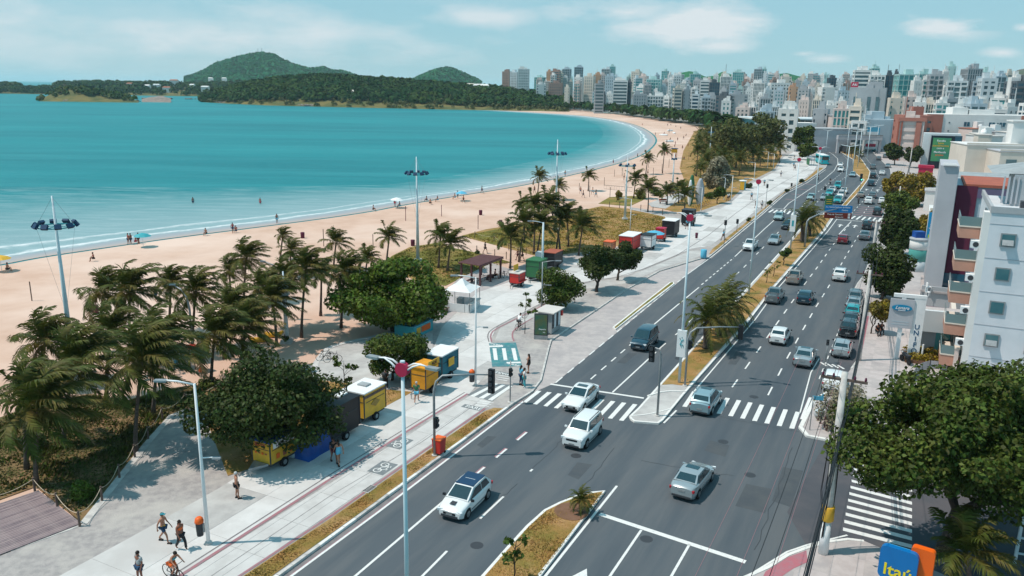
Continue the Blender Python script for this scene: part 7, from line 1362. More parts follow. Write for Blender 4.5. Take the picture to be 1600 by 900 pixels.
LM = [(784, 796, 112, 1150, 'grid', 'brown', 'tower at the left end of the skyline'), (796, 808, 113, 1110, 'grid', 'pale', 'tower, second from the left end of the skyline'), (809, 827, 108, 1060, 'grid', 'white', 'tower, tallest of the left-end group'), (834, 848, 121, 1250, 'glass', 'mint', 'low-rise tower standing apart left of the striped one'), (838, 853, 132, 980, 'blank', 'white', 'block below the apart tower'), (853, 860, 112, 1160, 'blank', 'orange', 'slab edging the striped brown tower'), (860, 873, 111, 1150, 'band', 'brown', 'striped tower above the brick one'), (857, 877, 130, 1000, 'grid', 'brown', 'tower near the wooded headland'), (877, 889, 108, 1200, 'glass', 'blue', 'tower, darker of two teal ones'), (890, 894, 123, 1180, 'glass', 'mint', 'narrow tower beside the darker teal one'), (896, 910, 105, 1250, 'glass', 'blue', 'tower with square top'), (896, 909, 121, 960, 'blank', 'white', 'block in front of the square-topped tower'), (911, 926, 119, 930, 'grid', 'cream', 'block beside the orange one'), (926, 938, 117, 940, 'blank', 'orange', 'block in the middle skyline'), (929, 943, 131, 800, 'band', 'grey', 'block in front of the orange one'), (938, 951, 108, 1200, 'glass', 'pale', 'twin tower, left part'), (950, 959, 104, 1210, 'glass', 'mint', 'twin tower, taller right part'), (944, 958, 119, 900, 'grid', 'blue', 'slab behind the banded white block'), (957, 979, 126, 820, 'band', 'white', 'block above the bay'), (979, 984, 128, 830, 'glass', 'dark', 'sliver beside the banded white block'), (940, 946, 148, 640, 'blank', 'dark', 'narrow seafront block'), (946, 957, 147, 640, 'grid', 'white', 'seafront block, tall and narrow'), (958, 984, 155, 620, 'blank', 'pale', 'low seafront block with a blue corner'), (984, 997, 112, 1120, 'grid', 'cream', 'tower right of the twin towers'), (996, 1008, 119, 1000, 'blank', 'pink', 'slab in the middle skyline'), (1008, 1030, 124, 900, 'balcony', 'mint', 'broad block in the middle skyline'), (1031, 1040, 111, 1200, 'glass', 'mint', 'slim tower before the green hill'), (989, 1010, 148, 640, 'grid', 'grey', 'seafront block beside the palms'), (1011, 1040, 150, 600, 'balcony', 'white', 'stepped seafront block'), (1043, 1051, 152, 580, 'grid', 'pale', 'narrow seafront block'), (1050, 1062, 118, 1000, 'grid', 'white', 'tower below the first green hill'), (1052, 1080, 153, 560, 'balcony', 'white', 'seafront terrace with brown gables'), (1076, 1092, 116, 1000, 'glass', 'mint', 'tower with green glass'), (1080, 1096, 154, 540, 'grid', 'white', 'seafront block with white frames'), (1092, 1106, 126, 880, 'band', 'white', 'block between the green and navy ones'), (1097, 1117, 150, 540, 'balcony', 'grey', 'seafront block, third from the grove'), (1107, 1122, 129, 840, 'glass', 'dark', 'block with navy glass'), (1117, 1140, 150, 520, 'blank', 'dark', 'seafront block, second from the grove'), (1123, 1140, 120, 880, 'fins', 'white', 'tower behind the seafront blocks'), (1141, 1157, 113, 1000, 'glass', 'mint', 'tower, tall with aqua glass'), (1141, 1166, 148, 500, 'blank', 'grey', 'windowless block near the grove'), (1157, 1173, 128, 900, 'grid', 'brown', 'block behind the windowless one'), (1174, 1186, 108, 1150, 'glass', 'blue', 'tower, left of the tall twin pair'), (1187, 1193, 108, 1150, 'glass', 'mint', 'tower, right of the tall twin pair'), (1174, 1191, 130, 800, 'fins', 'white', 'slab below the twin pair'), (1140, 1167, 163, 420, 'blank', 'mint', 'low hall behind the grove'), (1201, 1230, 130, 760, 'grid', 'white', 'broad slab in the centre skyline'), (1205, 1212, 115, 1000, 'blank', 'pink', 'narrow tower before the hill'), (1218, 1232, 120, 950, 'blank', 'cream', 'tower before the hill'), (1230, 1243, 136, 720, 'blank', 'orange', 'pale orange block in the centre skyline'), (1243, 1260, 139, 700, 'grid', 'grey', 'block right of the orange one'), (1259, 1270, 141, 740, 'blank', 'white', 'block with terraces'), (1270, 1282, 135, 760, 'grid', 'beige', 'block in the right-centre skyline'), (1281, 1305, 137, 680, 'blank', 'white', 'stepped block near the footbridge'), (1290, 1302, 122, 900, 'glass', 'dark', 'low-topped tower behind the stepped block'), (1302, 1312, 126, 880, 'blank', 'pale', 'tower with a rooftop tank'), (1305, 1326, 142, 640, 'grid', 'blue', 'block left of the banded office tower'),
 (1328, 1352, 110, 640, 'band', 'white', 'office tower with dark window strips'), (1352, 1374, 118, 560, 'balcony', 'white', 'tower with navy glass and white balconies'), (1354, 1366, 107, 720, 'glass', 'mint', 'tower behind the banded office tower'), (1375, 1387, 118, 560, 'glass', 'dark', 'navy tower, left half'), (1388, 1396, 116, 575, 'glass', 'dark', 'navy tower, right half'), (1396, 1425, 117, 520, 'glass', 'mint', 'broad tower with bright aqua glass'), (1425, 1443, 116, 545, 'glass', 'mint', 'tower beside the bright aqua one'), (1443, 1463, 117, 500, 'balcony', 'grey', 'tower with aqua balconies'), (1463, 1471, 112, 530, 'fins', 'white', 'slim ribbed tower'), (1470, 1481, 104, 570, 'blank', 'mint', 'tallest slab of the right skyline'), (1472, 1500, 127, 480, 'balcony', 'pale', 'low tower with stacked balconies'), (1500, 1522, 108, 520, 'fins', 'grey', 'tall tower between the hills'), (1520, 1533, 113, 560, 'glass', 'mint', 'tower behind the tall ribbed one'), (1524, 1546, 123, 470, 'grid', 'pale', 'tower with a domed tank'), (1544, 1560, 120, 480, 'glass', 'blue', 'tower next to the domed one'), (1556, 1572, 131, 520, 'glass', 'mint', 'block before the rocky hill'), (1567, 1580, 122, 420, 'blank', 'white', 'tower at the right edge, white slab'), (1579, 1640, 128, 410, 'balcony', 'dark', 'navy tower at the right edge')]
for i, (x0, x1, yt, D, st, co, wh) in enumerate(LM):
    if D <= 640 and x0 < 1170: D = 870 if x0 < 985 else 800 if x0 < 1100 else 680
    block(x0, x1, yt, D, st, co, None, None, sky_lab(co, st, wh), glass='glassn' if co == 'dark' else 'glasst' if co == 'mint' else 'glassb', group='city skyline', floor=3.3 if D > 700 else 3.1)
# filler blocks between, many and small
random.seed(33); cols = ['white', 'white', 'cream', 'grey', 'blue', 'pink', 'pale', 'beige', 'mint', 'white', 'pale', 'cream', 'white', 'white', 'pale', 'pink', 'blue', 'brown', 'grey']
k = 0
PL_ = ['near the headland', 'above the curve of the beach', 'behind the seafront', 'in the centre of the skyline', 'near the footbridge', 'in the right skyline', 'at the far right']
for D, step, y0, y1, xr, h0 in ((1180, 9.5, 114, 130, (835, 1330), 0), (1000, 11, 122, 138, (990, 1330), 0), (900, 12, 128, 146, (880, 1330), 0), (740, 14, 138, 154, (1030, 1330), 0), (560, 19, 154, 170, (1125, 1330), 0), (640, 13, 114, 134, (1400, 1650), 0), (520, 16, 124, 142, (1400, 1650), 0), (430, 19, 148, 163, (1380, 1660), 0), (340, 26, 160, 176, (1180, 1330), 0), (330, 25, 158, 174, (1475, 1680), 0)):
    x = xr[0]+random.uniform(0, 6)
    while x < xr[1]:
        w = step*random.uniform(.6, 1.15); st = random.choice(['grid', 'band', 'blank', 'balcony', 'grid', 'fins']); co = random.choice(cols)
        yt = random.uniform(y0, y1); wh = PL_[min(6, int((x-780)/125))]; num = ['low', 'squat', 'slender', 'boxy', 'plain', 'narrow', 'weathered', 'bright', 'mid-rise', 'compact'][k % 10]
        if not (D <= 340 and 1180 < x < 1320) or yt > 168: block(x, x+w, yt, D+random.uniform(-40, 40)*D/1000, st, co, None, math.radians(random.uniform(-38, 6)), f'{num} {sky_lab(co, st, "building among the roofs")} {wh}', glass=random.choice(['glassb', 'glassb', 'glasst', 'glassn']), group='city blocks '+wh); k += 1
        x += step*random.uniform(.8, 1.25)
# low roofs on the right between the towers and the avenue
random.seed(44)
for i in range(30):
    D = random.choice([255, 290, 320]); x = random.uniform(1500, 1700); w = random.uniform(18, 40); b0 = far(x, D); b1 = far(x+w, D)
    t = thing('low_building', random.choice(['wide', 'narrow', 'square', 'long'])+' low '+random.choice(['white', 'grey', 'pink', 'cream'])+' roof with water tank, right-hand '+random.choice(['nearer', 'farther', 'middle'])+' rows', 'building', (b0+b1)/2, random.uniform(-.4, .4), 'low roofs at the right'); W_ = (b1-b0).length; H_ = random.uniform(6, 12); dd = random.uniform(8, 14)
    MB().box((0, dd/2, H_/2), (W_, dd, H_)).build('wall', M['w_'+random.choice(['white', 'grey', 'pink', 'cream', 'pale', 'beige'])], t); MB().box((0, dd/2, H_+.1), (W_+.4, dd+.4, .25)).build('roof', random.choice([M['roofgrey'], M['rooftile'], M['cwall'], M['skirt']]), t); MB().lathe([(.8, H_+.2), (.95, H_+1.2), (.6, H_+1.5)], (random.uniform(-.3, .3)*W_, dd/2, 0), 10).build('water_tank', M['white'], t, True); MB().box((W_*.25, dd*.6, H_+1.3), (2.4, 2.4, 2.4)).build('stair_head', M['w_white'], t)
# ---- particular buildings of the middle distance
t = block(1322, 1374, 138, 420, 'blank', 'grey', 20, None, 'grey corner block with three tall window strips and a red rooftop sign', floor=30, name='office_building'); hh = height_to(t.location, 138)
for i, xx in enumerate((-5.5, 1, 5)): MB().box((xx, -.22, hh*.48), (1.6, .1, hh*.72)).build('window_strip', M['glassb'], t)
MB().box((-6.5, 1, hh+1.8), (3.4, .4, 2.6)).build('rooftop_sign', M['magenta'], t); lettering('Aki', 1.8, M['white'], t, (-6.5, .75, hh+1.8), name='sign_lettering')
b0, b1 = far(1300, 345), far(1331, 345); t = thing('shopping_building', 'pink-fronted building with a dark window slot left of the grey corner block', 'building', (b0+b1)/2, 0); MB().box((0, 8, 7), ((b1-b0).length, 16, 14)).build('wall', M['w_pink'], t); MB().box((2, -.1, 7), (2.6, .3, 9)).build('window_strip', M['glassn'], t); MB().box((0, 8, 14.2), ((b1-b0).length+.6, 16.4, .5)).build('roof', M['w_grey'], t); MB().box((-3, -.12, 12), (1.0, .2, 1.0)).build('logo', M['magenta'], t)
t = block(1317, 1344, 178, 345, 'grid', 'white', 10, None, 'white corner block with small paired windows above the bend', floor=3.2); t = block(1327, 1349, 190, 330, 'balcony', 'white', 8, None, 'white block with zigzag balconies facing the avenue', floor=3.0)
b0, b1 = far(1347, 335), far(1384, 335); t = block(1346, 1398, 188, 338, 'blank', 'blue', 16, None, 'pale blue windowless block carrying a billboard', floor=12); hb = height_to(t.location, 200)
MB().box((-4.5, -.7, hb-2), (8.5, .3, 4.6)).build('billboard', M['skyblue'], t); MB().box((-4.5, -.88, hb-2.6), (7.6, .05, 2.2)).build('billboard_picture', M['white'], t); MB().box((-4, -.7, hb-7), (7, .3, 3.4)).build('lower_billboard', M['white'], t); MB().box((-4, -.88, hb-7), (5.4, .05, 1.2)).build('billboard_lettering', M['magenta'], t)
t = thing('footbridge', 'grey pedestrian footbridge crossing the avenue at the far bend', 'footbridge', at(1340, 240, 0), -.1); MB().box((0, 0, 6.2), (17, 2.6, 1.6)).build('deck', M['skirt'], t); [MB().box((s_*8, 0, 2.8), (.9, 1.4, 5.6)).build('pier', M['skirt'], t) for s_ in (-1, 1)]; MB().box((0, -1.35, 7.3), (17, .06, .5)).build('railing', M['poleg'], t)
t = block(1402, 1436, 190, 290, 'band', 'pink', 12, None, 'tall narrow building with red vertical stripes and pink bands', floor=3.0, glass='w_pink'); hh = height_to(t.location, 190)
for xx in (-4.2, -3.2): MB().box((xx, -.25, hh/2), (.55, .2, hh)).build('red_stripe', M['brick'], t)
MB().box((2.2, -.25, hh/2), (1.8, .2, hh)).build('maroon_stripe', M['maroon'] if 0 else M['w_brick'], t); MB().box((0, 0, hh+.8), (9, 1, 1.2)).build('red_cornice', M['w_brick'], t)
t = block(1345+62, 1450, 182, 300, 'blank', 'brick', 10, None, 'reddish block behind the striped narrow building', floor=3.1)
# big white block with red ends
b0, b1 = far(1441, 305), far(1640, 297); t = thing('apartment_building', 'large white block with red ends and grouped square windows behind the halls', 'building', b0, math.atan2((b1-b0).y, (b1-b0).x)); WW = (b1-b0).length; hh = height_to(b0, 178); mb = MB(); mb.box((WW/2, 7, hh/2), (WW, 14, hh)); mb.box((WW*.28, 7, hh+1.2), (WW*.12, 8, 2.6)); mb.box((WW*.45, 7, hh+.8), (WW*.2, 8, 1.8)); mb.build('wall', M['w_white'], t)
MB().box((2.8, -.15, hh/2), (5.6, .4, hh-.1)).build('red_end', M['w_brick'], t); MB().box((WW-7, -.15, hh/2), (9, .4, hh-.1)).build('red_end', M['w_brick'], t)
for xx in (14, 17, 22.5, 26):
    for z in (hh-3.4, hh-6.4, hh-9.4):
        f = MB().box((xx, -.04, z), (1.9, .12, 1.5)).build('window', M['glassn'], t); MB().box((xx, -.12, z), (.1, .06, 1.5)).build('mullion', M['white'], f)
for xx in (8, 24.5, 27):
    for z in (hh-3, hh-6): MB().box((xx, -.03, z), (.5, .1, .5)).build('small_window', M['glassb'], t)
# green advertising screen building
b0 = at(1442, 263); t = thing('advertising_building', 'dark building front filled by a green video screen with white and yellow lines', 'building', b0, -.40); hh = height_to(b0, 208); MB().box((4.4, 2.6, hh/2), (10.5, 5, hh)).build('wall', M['w_pale'], t); MB().box((4.6, -.2, hh*.48), (6.8, .5, hh*.92)).build('screen_frame', mat('near_black', (.008, .018, .03), rough=.4), t); MB().box((4.4, -.48, hh*.55), (5.2, .06, hh*.66)).build('screen', mat('screen_green', (.03, .17, .12), (.07, .24, .08), .3, .35, emis=(.02, .12, .09, .25)), t); MB().box((9.0, .2, hh*.5), (2.0, 1.6, hh*.9)).build('side_panel', M['glassn'], t)
for z, w_, m_, tx in ((.80, 2.2, 'white', 'Receba'), (.73, 1.6, 'yellow', 'bons'), (.66, 3.2, 'yellow', 'atendimentos'), (.59, 1.6, 'white', 'com a'), (.48, 2.6, 'white', 'MedSaude'), (.40, 2.4, 'orange', 'promo')): lettering(tx, .85, M[m_], t, (4.2, -.53, hh*z), name='screen_lettering')
# cream hall and flat roofs towards the viewer
def hall(p, w, d, h, rz, wm, rm, label, cat='building', name='low_building'):
    t = thing(name, label, cat, p, rz); MB().box((w/2, d/2, h/2), (w, d, h)).build('wall', M[wm], t); MB().box((w/2, d/2, h+.08), (w+.4, d+.4, .22)).build('roof', M[rm], t); MB().box((w/2, .05, h+.4), (w+.2, .25, .5)).build('parapet', M[wm], t); return t
R_ = -ROAD
hall(at(1504, 278), 17, 14, 9.5, -.18, 'w_cream', 'w_white', 'cream flat-roofed hall right of the green screen'); t = hall(at(1556, 285), 22, 12, 8.5, -.2, 'w_cream', 'skirt', 'cream annex with one dark window at the right')
MB().box((3, -.1, 5.5), (2.6, .2, 1.8)).build('window', M['glassb'], t); MB().box((12, -.1, 5), (1.8, .2, 1.5)).build('window', M['glassb'], t)
t = thing('stair_tower', 'white square stair tower above the cream annex', 'building', at(1583, 275), -.2); MB().box((0, 2, 8), (4.5, 4.5, 16)).build('wall', M['w_white'], t); MB().box((0, 2, 16.2), (5.2, 5.2, .4)).build('cap', M['w_white'], t)
t = hall(at(1484, 345), 24, 13, 8.2, R_+.15, 'w_pale', 'roofgrey', 'long hall with pinkish and blue-grey sheet roofing behind the tall wall'); MB().box((6, 6.5, 8.3), (6.5, 13.2, .14)).build('roof_patch', M['w_pink'], t); MB().box((20, 6.5, 8.3), (5, 13.2, .14)).build('roof_patch', M['w_pink'], t)
hall(at(1442, 330), 4.5, 9, 4.2, R_, 'w_white', 'skirt', 'small shop with pale roof behind the blue banner'); t = hall(at(1432, 288), 3.5, 8, 4.5, R_, 'magenta', 'magenta', 'crimson shop front beyond the yellow-olive trees')
t = hall(at(1448, 372), 4, 8, 4.5, R_, 'w_cream', 'w_white', 'cream shop beside the blue banner')
# blue banner
t = thing('banner', 'tall blue and lime banner with white lettering on the pavement building', 'banner', at(1452, 405, PZ), -ROAD+.2); hh = height_to(at(1452, 405, PZ), 332); MB().box((0, 0, hh*.62), (1.7, .12, hh*.72)).build('panel', mat('banner_blue', (.01, .26, .52), rough=.5), t); MB().box((.1, -.08, hh*.40), (1.5, .03, hh*.24)).build('lime_panel', mat('lime', (.48, .62, .03), rough=.5), t); lettering('SEJA', .7, M['white'], t, (-.3, -.1, hh*.66), rx=math.pi/2).rotation_euler = (math.pi/2, math.pi/2, 0); lettering('FORTE', .55, M['white'], t, (.35, -.1, hh*.68)).rotation_euler = (math.pi/2, math.pi/2, 0); MB().tube([(-.9, 0, 0), (-.9, 0, hh)], .05, 6).build('pole', M['white'], t)
# the tall grey wall and the maroon and blue building behind the near block
c = at(1438, 484, 0); t = thing('office_building', 'building with a tall grey fin wall, maroon stripe and pale blue panels', 'building', c, R_); hh = height_to(c, 258)
MB().box((.9, 4.5, hh/2), (1.8, 9.5, hh)).build('fin_wall', M['skirt'], t)
for i in range(3): MB().box((.9, -.4+i*1.1, hh+.05), (1.3, .25, .12)).build('slot', M['w_white'], t)
bw = MB(); bw.box((7.2, 6, (hh-2.2)/2), (10.8, 10, hh-2.2)); bw.build('wall', M['w_blue'], t); MB().box((2.9, .92, (hh-2.2)/2), (2.0, .25, hh-2.1)).build('maroon_stripe', M['maroon'], t)
for i in range(5): MB().box((7.4, .9, hh-2.9-i*3.3), (7.2, .2, 1.0)).build('purple_band', mat('slate_purple', (.14, .12, .20), rough=.7), t)
MB().box((2.8, .85, 2.2), (2.2, .3, 4.4)).build('dark_doorway', M['glassn'], t); MB().box((8, 6, hh-2.1), (11, 10.4, .3)).build('roof', M['brick'], t)
# ---- the near grey apartment block on the right
c = at(1507, 596, 0); t = thing('apartment_building', 'pale blue-grey apartment block with square windows and salmon balconies at the right edge', 'building', c, R_); H1 = height_to(c, 332); WD = 17; DP = 13
MB().box((WD/2, DP/2, H1/2), (WD, DP, H1)).build('wall', M['w_blue'] if 0 else mat('pale_tiled_wall', (.66, .69, .73), (.60, .64, .68), .6, .55, .08, 12), t)
fl = H1/5.15
for i in range(1, 6): MB().box((WD/2, -.012, H1-.9-(i-1)*fl), (WD-.02, .03, .05)).build('joint', M['skirt'], t)
for i in range(5):
    for k, xx in enumerate((1.45, 4.4, 8.4, 12.2)):
        if i == 0 and k in (1, ): continue
        z = H1-.9-i*fl-1.25-(.25 if k % 2 else 0)
        f = MB().box((xx, -.05, z), (1.1, .14, 1.1)).build('window', M['poleg'], t); MB().box((xx, -.13, z), (.9, .03, .9)).build('pane', mat('window_pane', (.05, .15, .18), (.09, .2, .22), .5, .15, spec=.6), f)
        if (i+k) % 3 == 0: s_ = MB().box((0, 0, 0), (.80, .03, .5)).build('open_sash', M['poleg'], f); s_.location = (xx, -.32, z-.18); s_.rotation_euler.x = math.radians(-35)
MB().box((WD/2, .02, H1+.25), (WD+.1, .22, .5)).build('parapet', M['w_grey'], t); MB().box((.02, DP/2, H1+.25), (.22, DP, .5)).build('parapet', M['w_grey'], t)
# white side pilaster, balconies, air conditioners
MB().box((-.25, .6, H1/2), (.5, 1.2, H1)).build('pilaster', M['w_white'], t)
for i in range(5):
    z = H1-1.0-i*fl-(fl*.35)
    b_ = MB().box((-1.1, 3.4, z), (1.9, 4.2, .95)).build('balcony', M['w_pink'] if 0 else mat('salmon_render', (.50, .27, .20), (.44, .24, .18), .6, .8), t); MB().box((-1.1, 3.4, z+.52), (2.0, 4.3, .1)).build('coping', M['w_cream'], b_)
    g_ = MB(); g_.box((-2.05, 3.4, z+.95), (.04, 4.1, .8)); g_.box((-1.1, 1.32, z+.95), (1.85, .04, .8)); g_.build('glass_rail', mat('grey_glass', (.16, .24, .25), rough=.15), t)
    MB().box((-.06, 3.4, z+.75), (.16, 3.4, 2.0)).build('balcony_door', M['glassb'], t); MB().ball((-1.6, 2.0, z+.8), (.3, .3, .35), 7, 5).build('potted_plant', M['leafm'], t)
    a_ = MB().box((-.75, .35, z-.75), (.75, .45, .6)).build('air_conditioner', M['white'], t); MB().tube([(-.75, .1, z-.75), (-.75, .14, z-.75)], .22, 12).build('fan_grille', M['dgrey'], a_)
# roof terrace with penthouse
for (x0, y0, dx, dy, h_, m_) in ((3.2, 8.0, 3.4, 5, 2.7, 'w_grey'), (10.5, 8.4, 9, 6, 3.0, 'w_white')): MB().box((x0+dx/2-1.5, y0, H1+h_/2), (dx, dy, h_)).build('penthouse', M[m_], t)
mb = MB(); mb.add([(0, 5.5, H1+2.75), (WD, 5.5, H1+2.75), (WD, 13.2, H1+2.75), (0, 13.2, H1+2.75), (6, 9.3, H1+4.1), (WD, 9.3, H1+4.1)], [(0, 1, 5, 4), (2, 3, 4, 5), (0, 4, 3), (1, 2, 5), (3, 2, 1, 0)]); mb.build('sloping_roof', M['roofgrey'], t)
MB().box((11.5, 3.0, H1+2.9), (5.2, .3, 1.6)).build('salmon_beam', MATS['salmon_render'], t); MB().box((14.0, 5.0, H1+1.4), (5, 3.4, 2.8)).build('penthouse', M['w_cream'], t)
for xx in (1.0, 1.35, 1.7, 2.05): MB().box((xx, 5.4, H1+1.35), (.14, .08, 2.3)).build('shutter_slat', M['skirt'], t)
for xx in (4.0, 4.3, 4.6): MB().box((xx, 4.0, H1+1.1), (.07, .07, 2.2)).build('pole', M['poleg'], t)
MB().box((7.5, 2.6, H1+.45), (2.0, 1.0, .8)).build('white_furniture', M['white'], t); MB().box((3.0, 3.0, H1+.4), (1.6, .9, .7)).build('dark_furniture', M['dgrey'], t)
# ---- uniform shop, its sign, terrace, hedge and fence
c = at(1432, 556, PZ); t = thing('uniform_shop', 'low grey shop with a blue oval script sign on its fascia', 'shop', c, R_+.12); MB().box((3.4, 3.6, 1.5), (6.6, 6.5, 3.0)).build('wall', M['w_grey'], t); MB().box((3.2, 0, 3.5), (7.2, .5, 2.0)).build('fascia', M['w_pale'], t); MB().box((3.4, 3.6, 3.1), (6.8, 6.7, .15)).build('roof_terrace', M['pinkslab'], t)
for i in range(3): MB().box((2.0+i*1.4, .3, 1.3), (1.2, .12, 2.4)).build('shop_window', M['glasst'], t)
def oval(par, c, w, h, size):
    mb = MB(); mb.lathe([(1, 0), (1, .06)], n=28, sx=w/2, sy=h/2); o = mb.build('oval_sign', mat('oval_blue', (.005, .23, .42), rough=.4), par); o.location = c; o.rotation_euler.x = math.pi/2
    l_ = lettering('Lenara', size, M['white'], par, (c[0], c[1]-.09, c[2]+.02), shear=.35, name='sign_lettering'); MB().box((c[0], c[1]-.08, c[2]-h*.36), (w*.35, .02, .05)).build('underline', M['white'], par)
oval(t, (3.9, -.27, 3.55), 3.4, 1.15, .85)
c = at(1398, 560, PZ); t = thing('shop_sign', 'tall white pylon sign reading UNIFORMES with a grey panel and blue oval', 'sign', c, R_+.12); hs = height_to(c, 462); MB().box((.1, 0, hs/2), (.35, .3, hs)).build('left_post', M['white'], t); MB().box((1.45, 0, hs/2), (.95, .3, hs)).build('right_post', M['white'], t); MB().box((.6, 0, hs-.1), (2.7, .34, .3)).build('top_bar', M['white'], t)
MB().box((.0, -.2, hs-1.75), (2.0, .12, 2.7)).build('grey_panel', M['skirt'], t); oval(t, (.0, -.30, hs-1.2), 1.7, .6, .42)
for i in range(2): MB().box((0, -.27, hs-2.5-i*.25), (1.4, .01, .08)).build('small_print', M['w_blue'], t)
for i, ch in enumerate('UNIFORMES'): lettering(ch, .62, M['navy'] if 0 else mat('sign_navy', (.01, .08, .18), rough=.6), t, (1.45, -.17, hs-2.9-i*.56), name='sign_lettering')
t = thing('hedge_garden', 'square planter of yellow-green hedge with a white post beside the shop', 'planter', at(1454, 563, PZ), R_+.12, None); hm = []
for i in range(9): hm.append(((random.uniform(-1.9, 1.9), random.uniform(-1.2, 1.2), .5), (.6, .5, .45)))
link('foliage', leaf_cloud('foliage', [((x, y, .45), (.5, .45, .4)) for x in (-1.8, -1.2, -.6, 0, .6, 1.2, 1.8) for y in (-1.2, 1.2)]+hm, 3000, .11, M['leafy']), t); MB().box((0, 0, .15), (4.6, 3.2, .3)).build('bed', M['soil'], t); MB().tube([(-.9, -.9, 0), (-.9, -.9, 1.7)], .08, 8).build('white_post', M['white'], t)
t = thing('glass_fence', 'curved dark metal fence with greenish panels below the hedge planter', 'fence'); Q = [at(x, y, PZ) for x, y in [(1424, 596), (1430, 586), (1440, 579), (1452, 576), (1466, 577), (1480, 580)]]
for p in Q: MB().tube([p, p+Vector((0, 0, .8))], .04, 5).build('fence_post', M['black'], t)
for a, b in zip(Q, Q[1:]): m_ = (a+b)/2; MB().box((m_.x, m_.y, PZ+.4), ((b-a).length-.1, .03, .7), math.atan2((b-a).y, (b-a).x)).build('fence_panel', M['skirt'], t)
t = thing('boundary_wall', 'sloping pinkish boundary wall between the shop and the apartment block', 'wall'); a, b = at(1489, 590, 0), at(1483, 500, 0); m_ = (a+b)/2; MB().box((m_.x, m_.y, 1.3), ((b-a).length, .3, 2.6), math.atan2((b-a).y, (b-a).x)).build('wall', M['w_pink'], t); MB().box((m_.x, m_.y, 2.65), ((b-a).length+.1, .42, .12), math.atan2((b-a).y, (b-a).x)).build('coping', M['w_cream'], t)
# terrace with plastic chairs, dark red awning, round turret
t = hall(at(1436, 490, 0), 9.5, 8, 2.6, R_, 'w_grey', 'pinkslab', 'low terrace building with stacked white chairs behind the uniform shop')
for i in range(5):
    ch = thing('plastic_chair', 'white plastic chair on the roof terrace, '+['nearest', 'second', 'third', 'fourth', 'farthest'][i]+' one', 'chair', at(1449+i*1.5, 462-i*8, 2.8), random.uniform(0, 6), 'white chairs on the terrace'); MB().box((0, 0, .42), (.45, .45, .05)).build('seat', M['white'], ch); MB().box((0, .22, .68), (.45, .05, .5)).build('backrest', M['white'], ch); [MB().box((a*.19, b*.19, .2), (.05, .05, .42)).build('leg', M['white'], ch) for a in (-1, 1) for b in (-1, 1)]
t = thing('awning', 'dark maroon awning over the passage beside the apartment block', 'awning', at(1478, 488, 2.8), R_); MB().box((0, 0, .0), (4.6, 3.2, .12)).build('canopy', M['maroon'], t); [MB().tube([(a*2.1, b*1.5, -2.8), (a*2.1, b*1.5, 0)], .05, 6).build('post', M['poleg'], t) for a in (-1, 1) for b in (-1, 1)]
t = thing('round_turret', 'round white and green glass entrance turret behind the dark street tree', 'building', at(1431, 424, 0), 0); t.scale = (.55, .55, .8); MB().lathe([(2.2, 0), (2.2, 2.0), (2.2, 2.0)], n=20).build('base', M['w_pale'], t, True); MB().lathe([(2.25, 2.0), (2.25, 4.0)], n=20).build('green_glazing', mat('bottle_glass', (.08, .30, .27), rough=.2), t, True); MB().lathe([(2.3, 4.0), (2.3, 5.6)], n=20).build('white_drum', M['w_white'], t, True); MB().lathe([(2.5, 5.6), (2.5, 5.85)], n=20).build('rim', M['w_grey'], t, True); MB().box((0, 1, 6.3), (2.4, 2, 1.2)).build('roof_tank', M['blue'], t)
# bank sign, bottom right
c = at(1412, 852+0, 4.6); t = thing('bank_sign', 'blue rounded square bank sign with yellow name and orange upright beside it', 'sign', (c.x, c.y, 0), -.62)
def rr(w, h, r, n=6):
    return [(cx+r*math.cos(a0+k*math.pi/2/n), cy+r*math.sin(a0+k*math.pi/2/n)) for cx, cy, a0 in ((w/2-r, h/2-r, 0), (-w/2+r, h/2-r, math.pi/2), (-w/2+r, -h/2+r, math.pi), (w/2-r, -h/2+r, 1.5*math.pi)) for k in range(n+1)]
o = MB().prism(rr(1.55, 1.6, .26), -.14, .14).build('blue_panel', mat('bank_blue', (.004, .15, .42), rough=.35), t); o.location = (-.1, 0, 3.6); o.rotation_euler.x = math.pi/2
o = MB().prism(rr(1.49, 1.54, .24), -.03, .02).build('panel_edge', M['skyblue'], t); o.location = (-.1, .19, 3.6); o.rotation_euler.x = math.pi/2
o = MB().prism(rr(.95, 2.9, .16), -.17, .17).build('orange_panel', mat('bank_orange', (.80, .12, .01), rough=.35), t); o.location = (.78, .30, 3.15); o.rotation_euler.x = math.pi/2
lettering('Itaú', .80, mat('bank_yellow', (.80, .62, .01), rough=.4), t, (-.08, -.155, 3.28), name='sign_lettering'); MB().tube([(.3, .2, 0), (.3, .2, 2.9)], .12, 8).build('post', M['poleg'], t)
# side-street clutter in the deep shade
t = thing('gate', 'pale metal gate frame cut by the right edge under the huge tree', 'gate', at(1585, 880, .1), -.3); MB().box((0, 0, 1.7), (.14, .14, 3.4)).build('post', M['polew'], t); MB().box((1.1, 0, 1.7), (.14, .14, 3.4)).build('post', M['polew'], t); [MB().box((.55, 0, z), (1.1, .06, .1)).build('rail', M['red'] if z == 2.4 else M['polew'], t) for z in (.6, 1.5, 2.4, 3.2)]
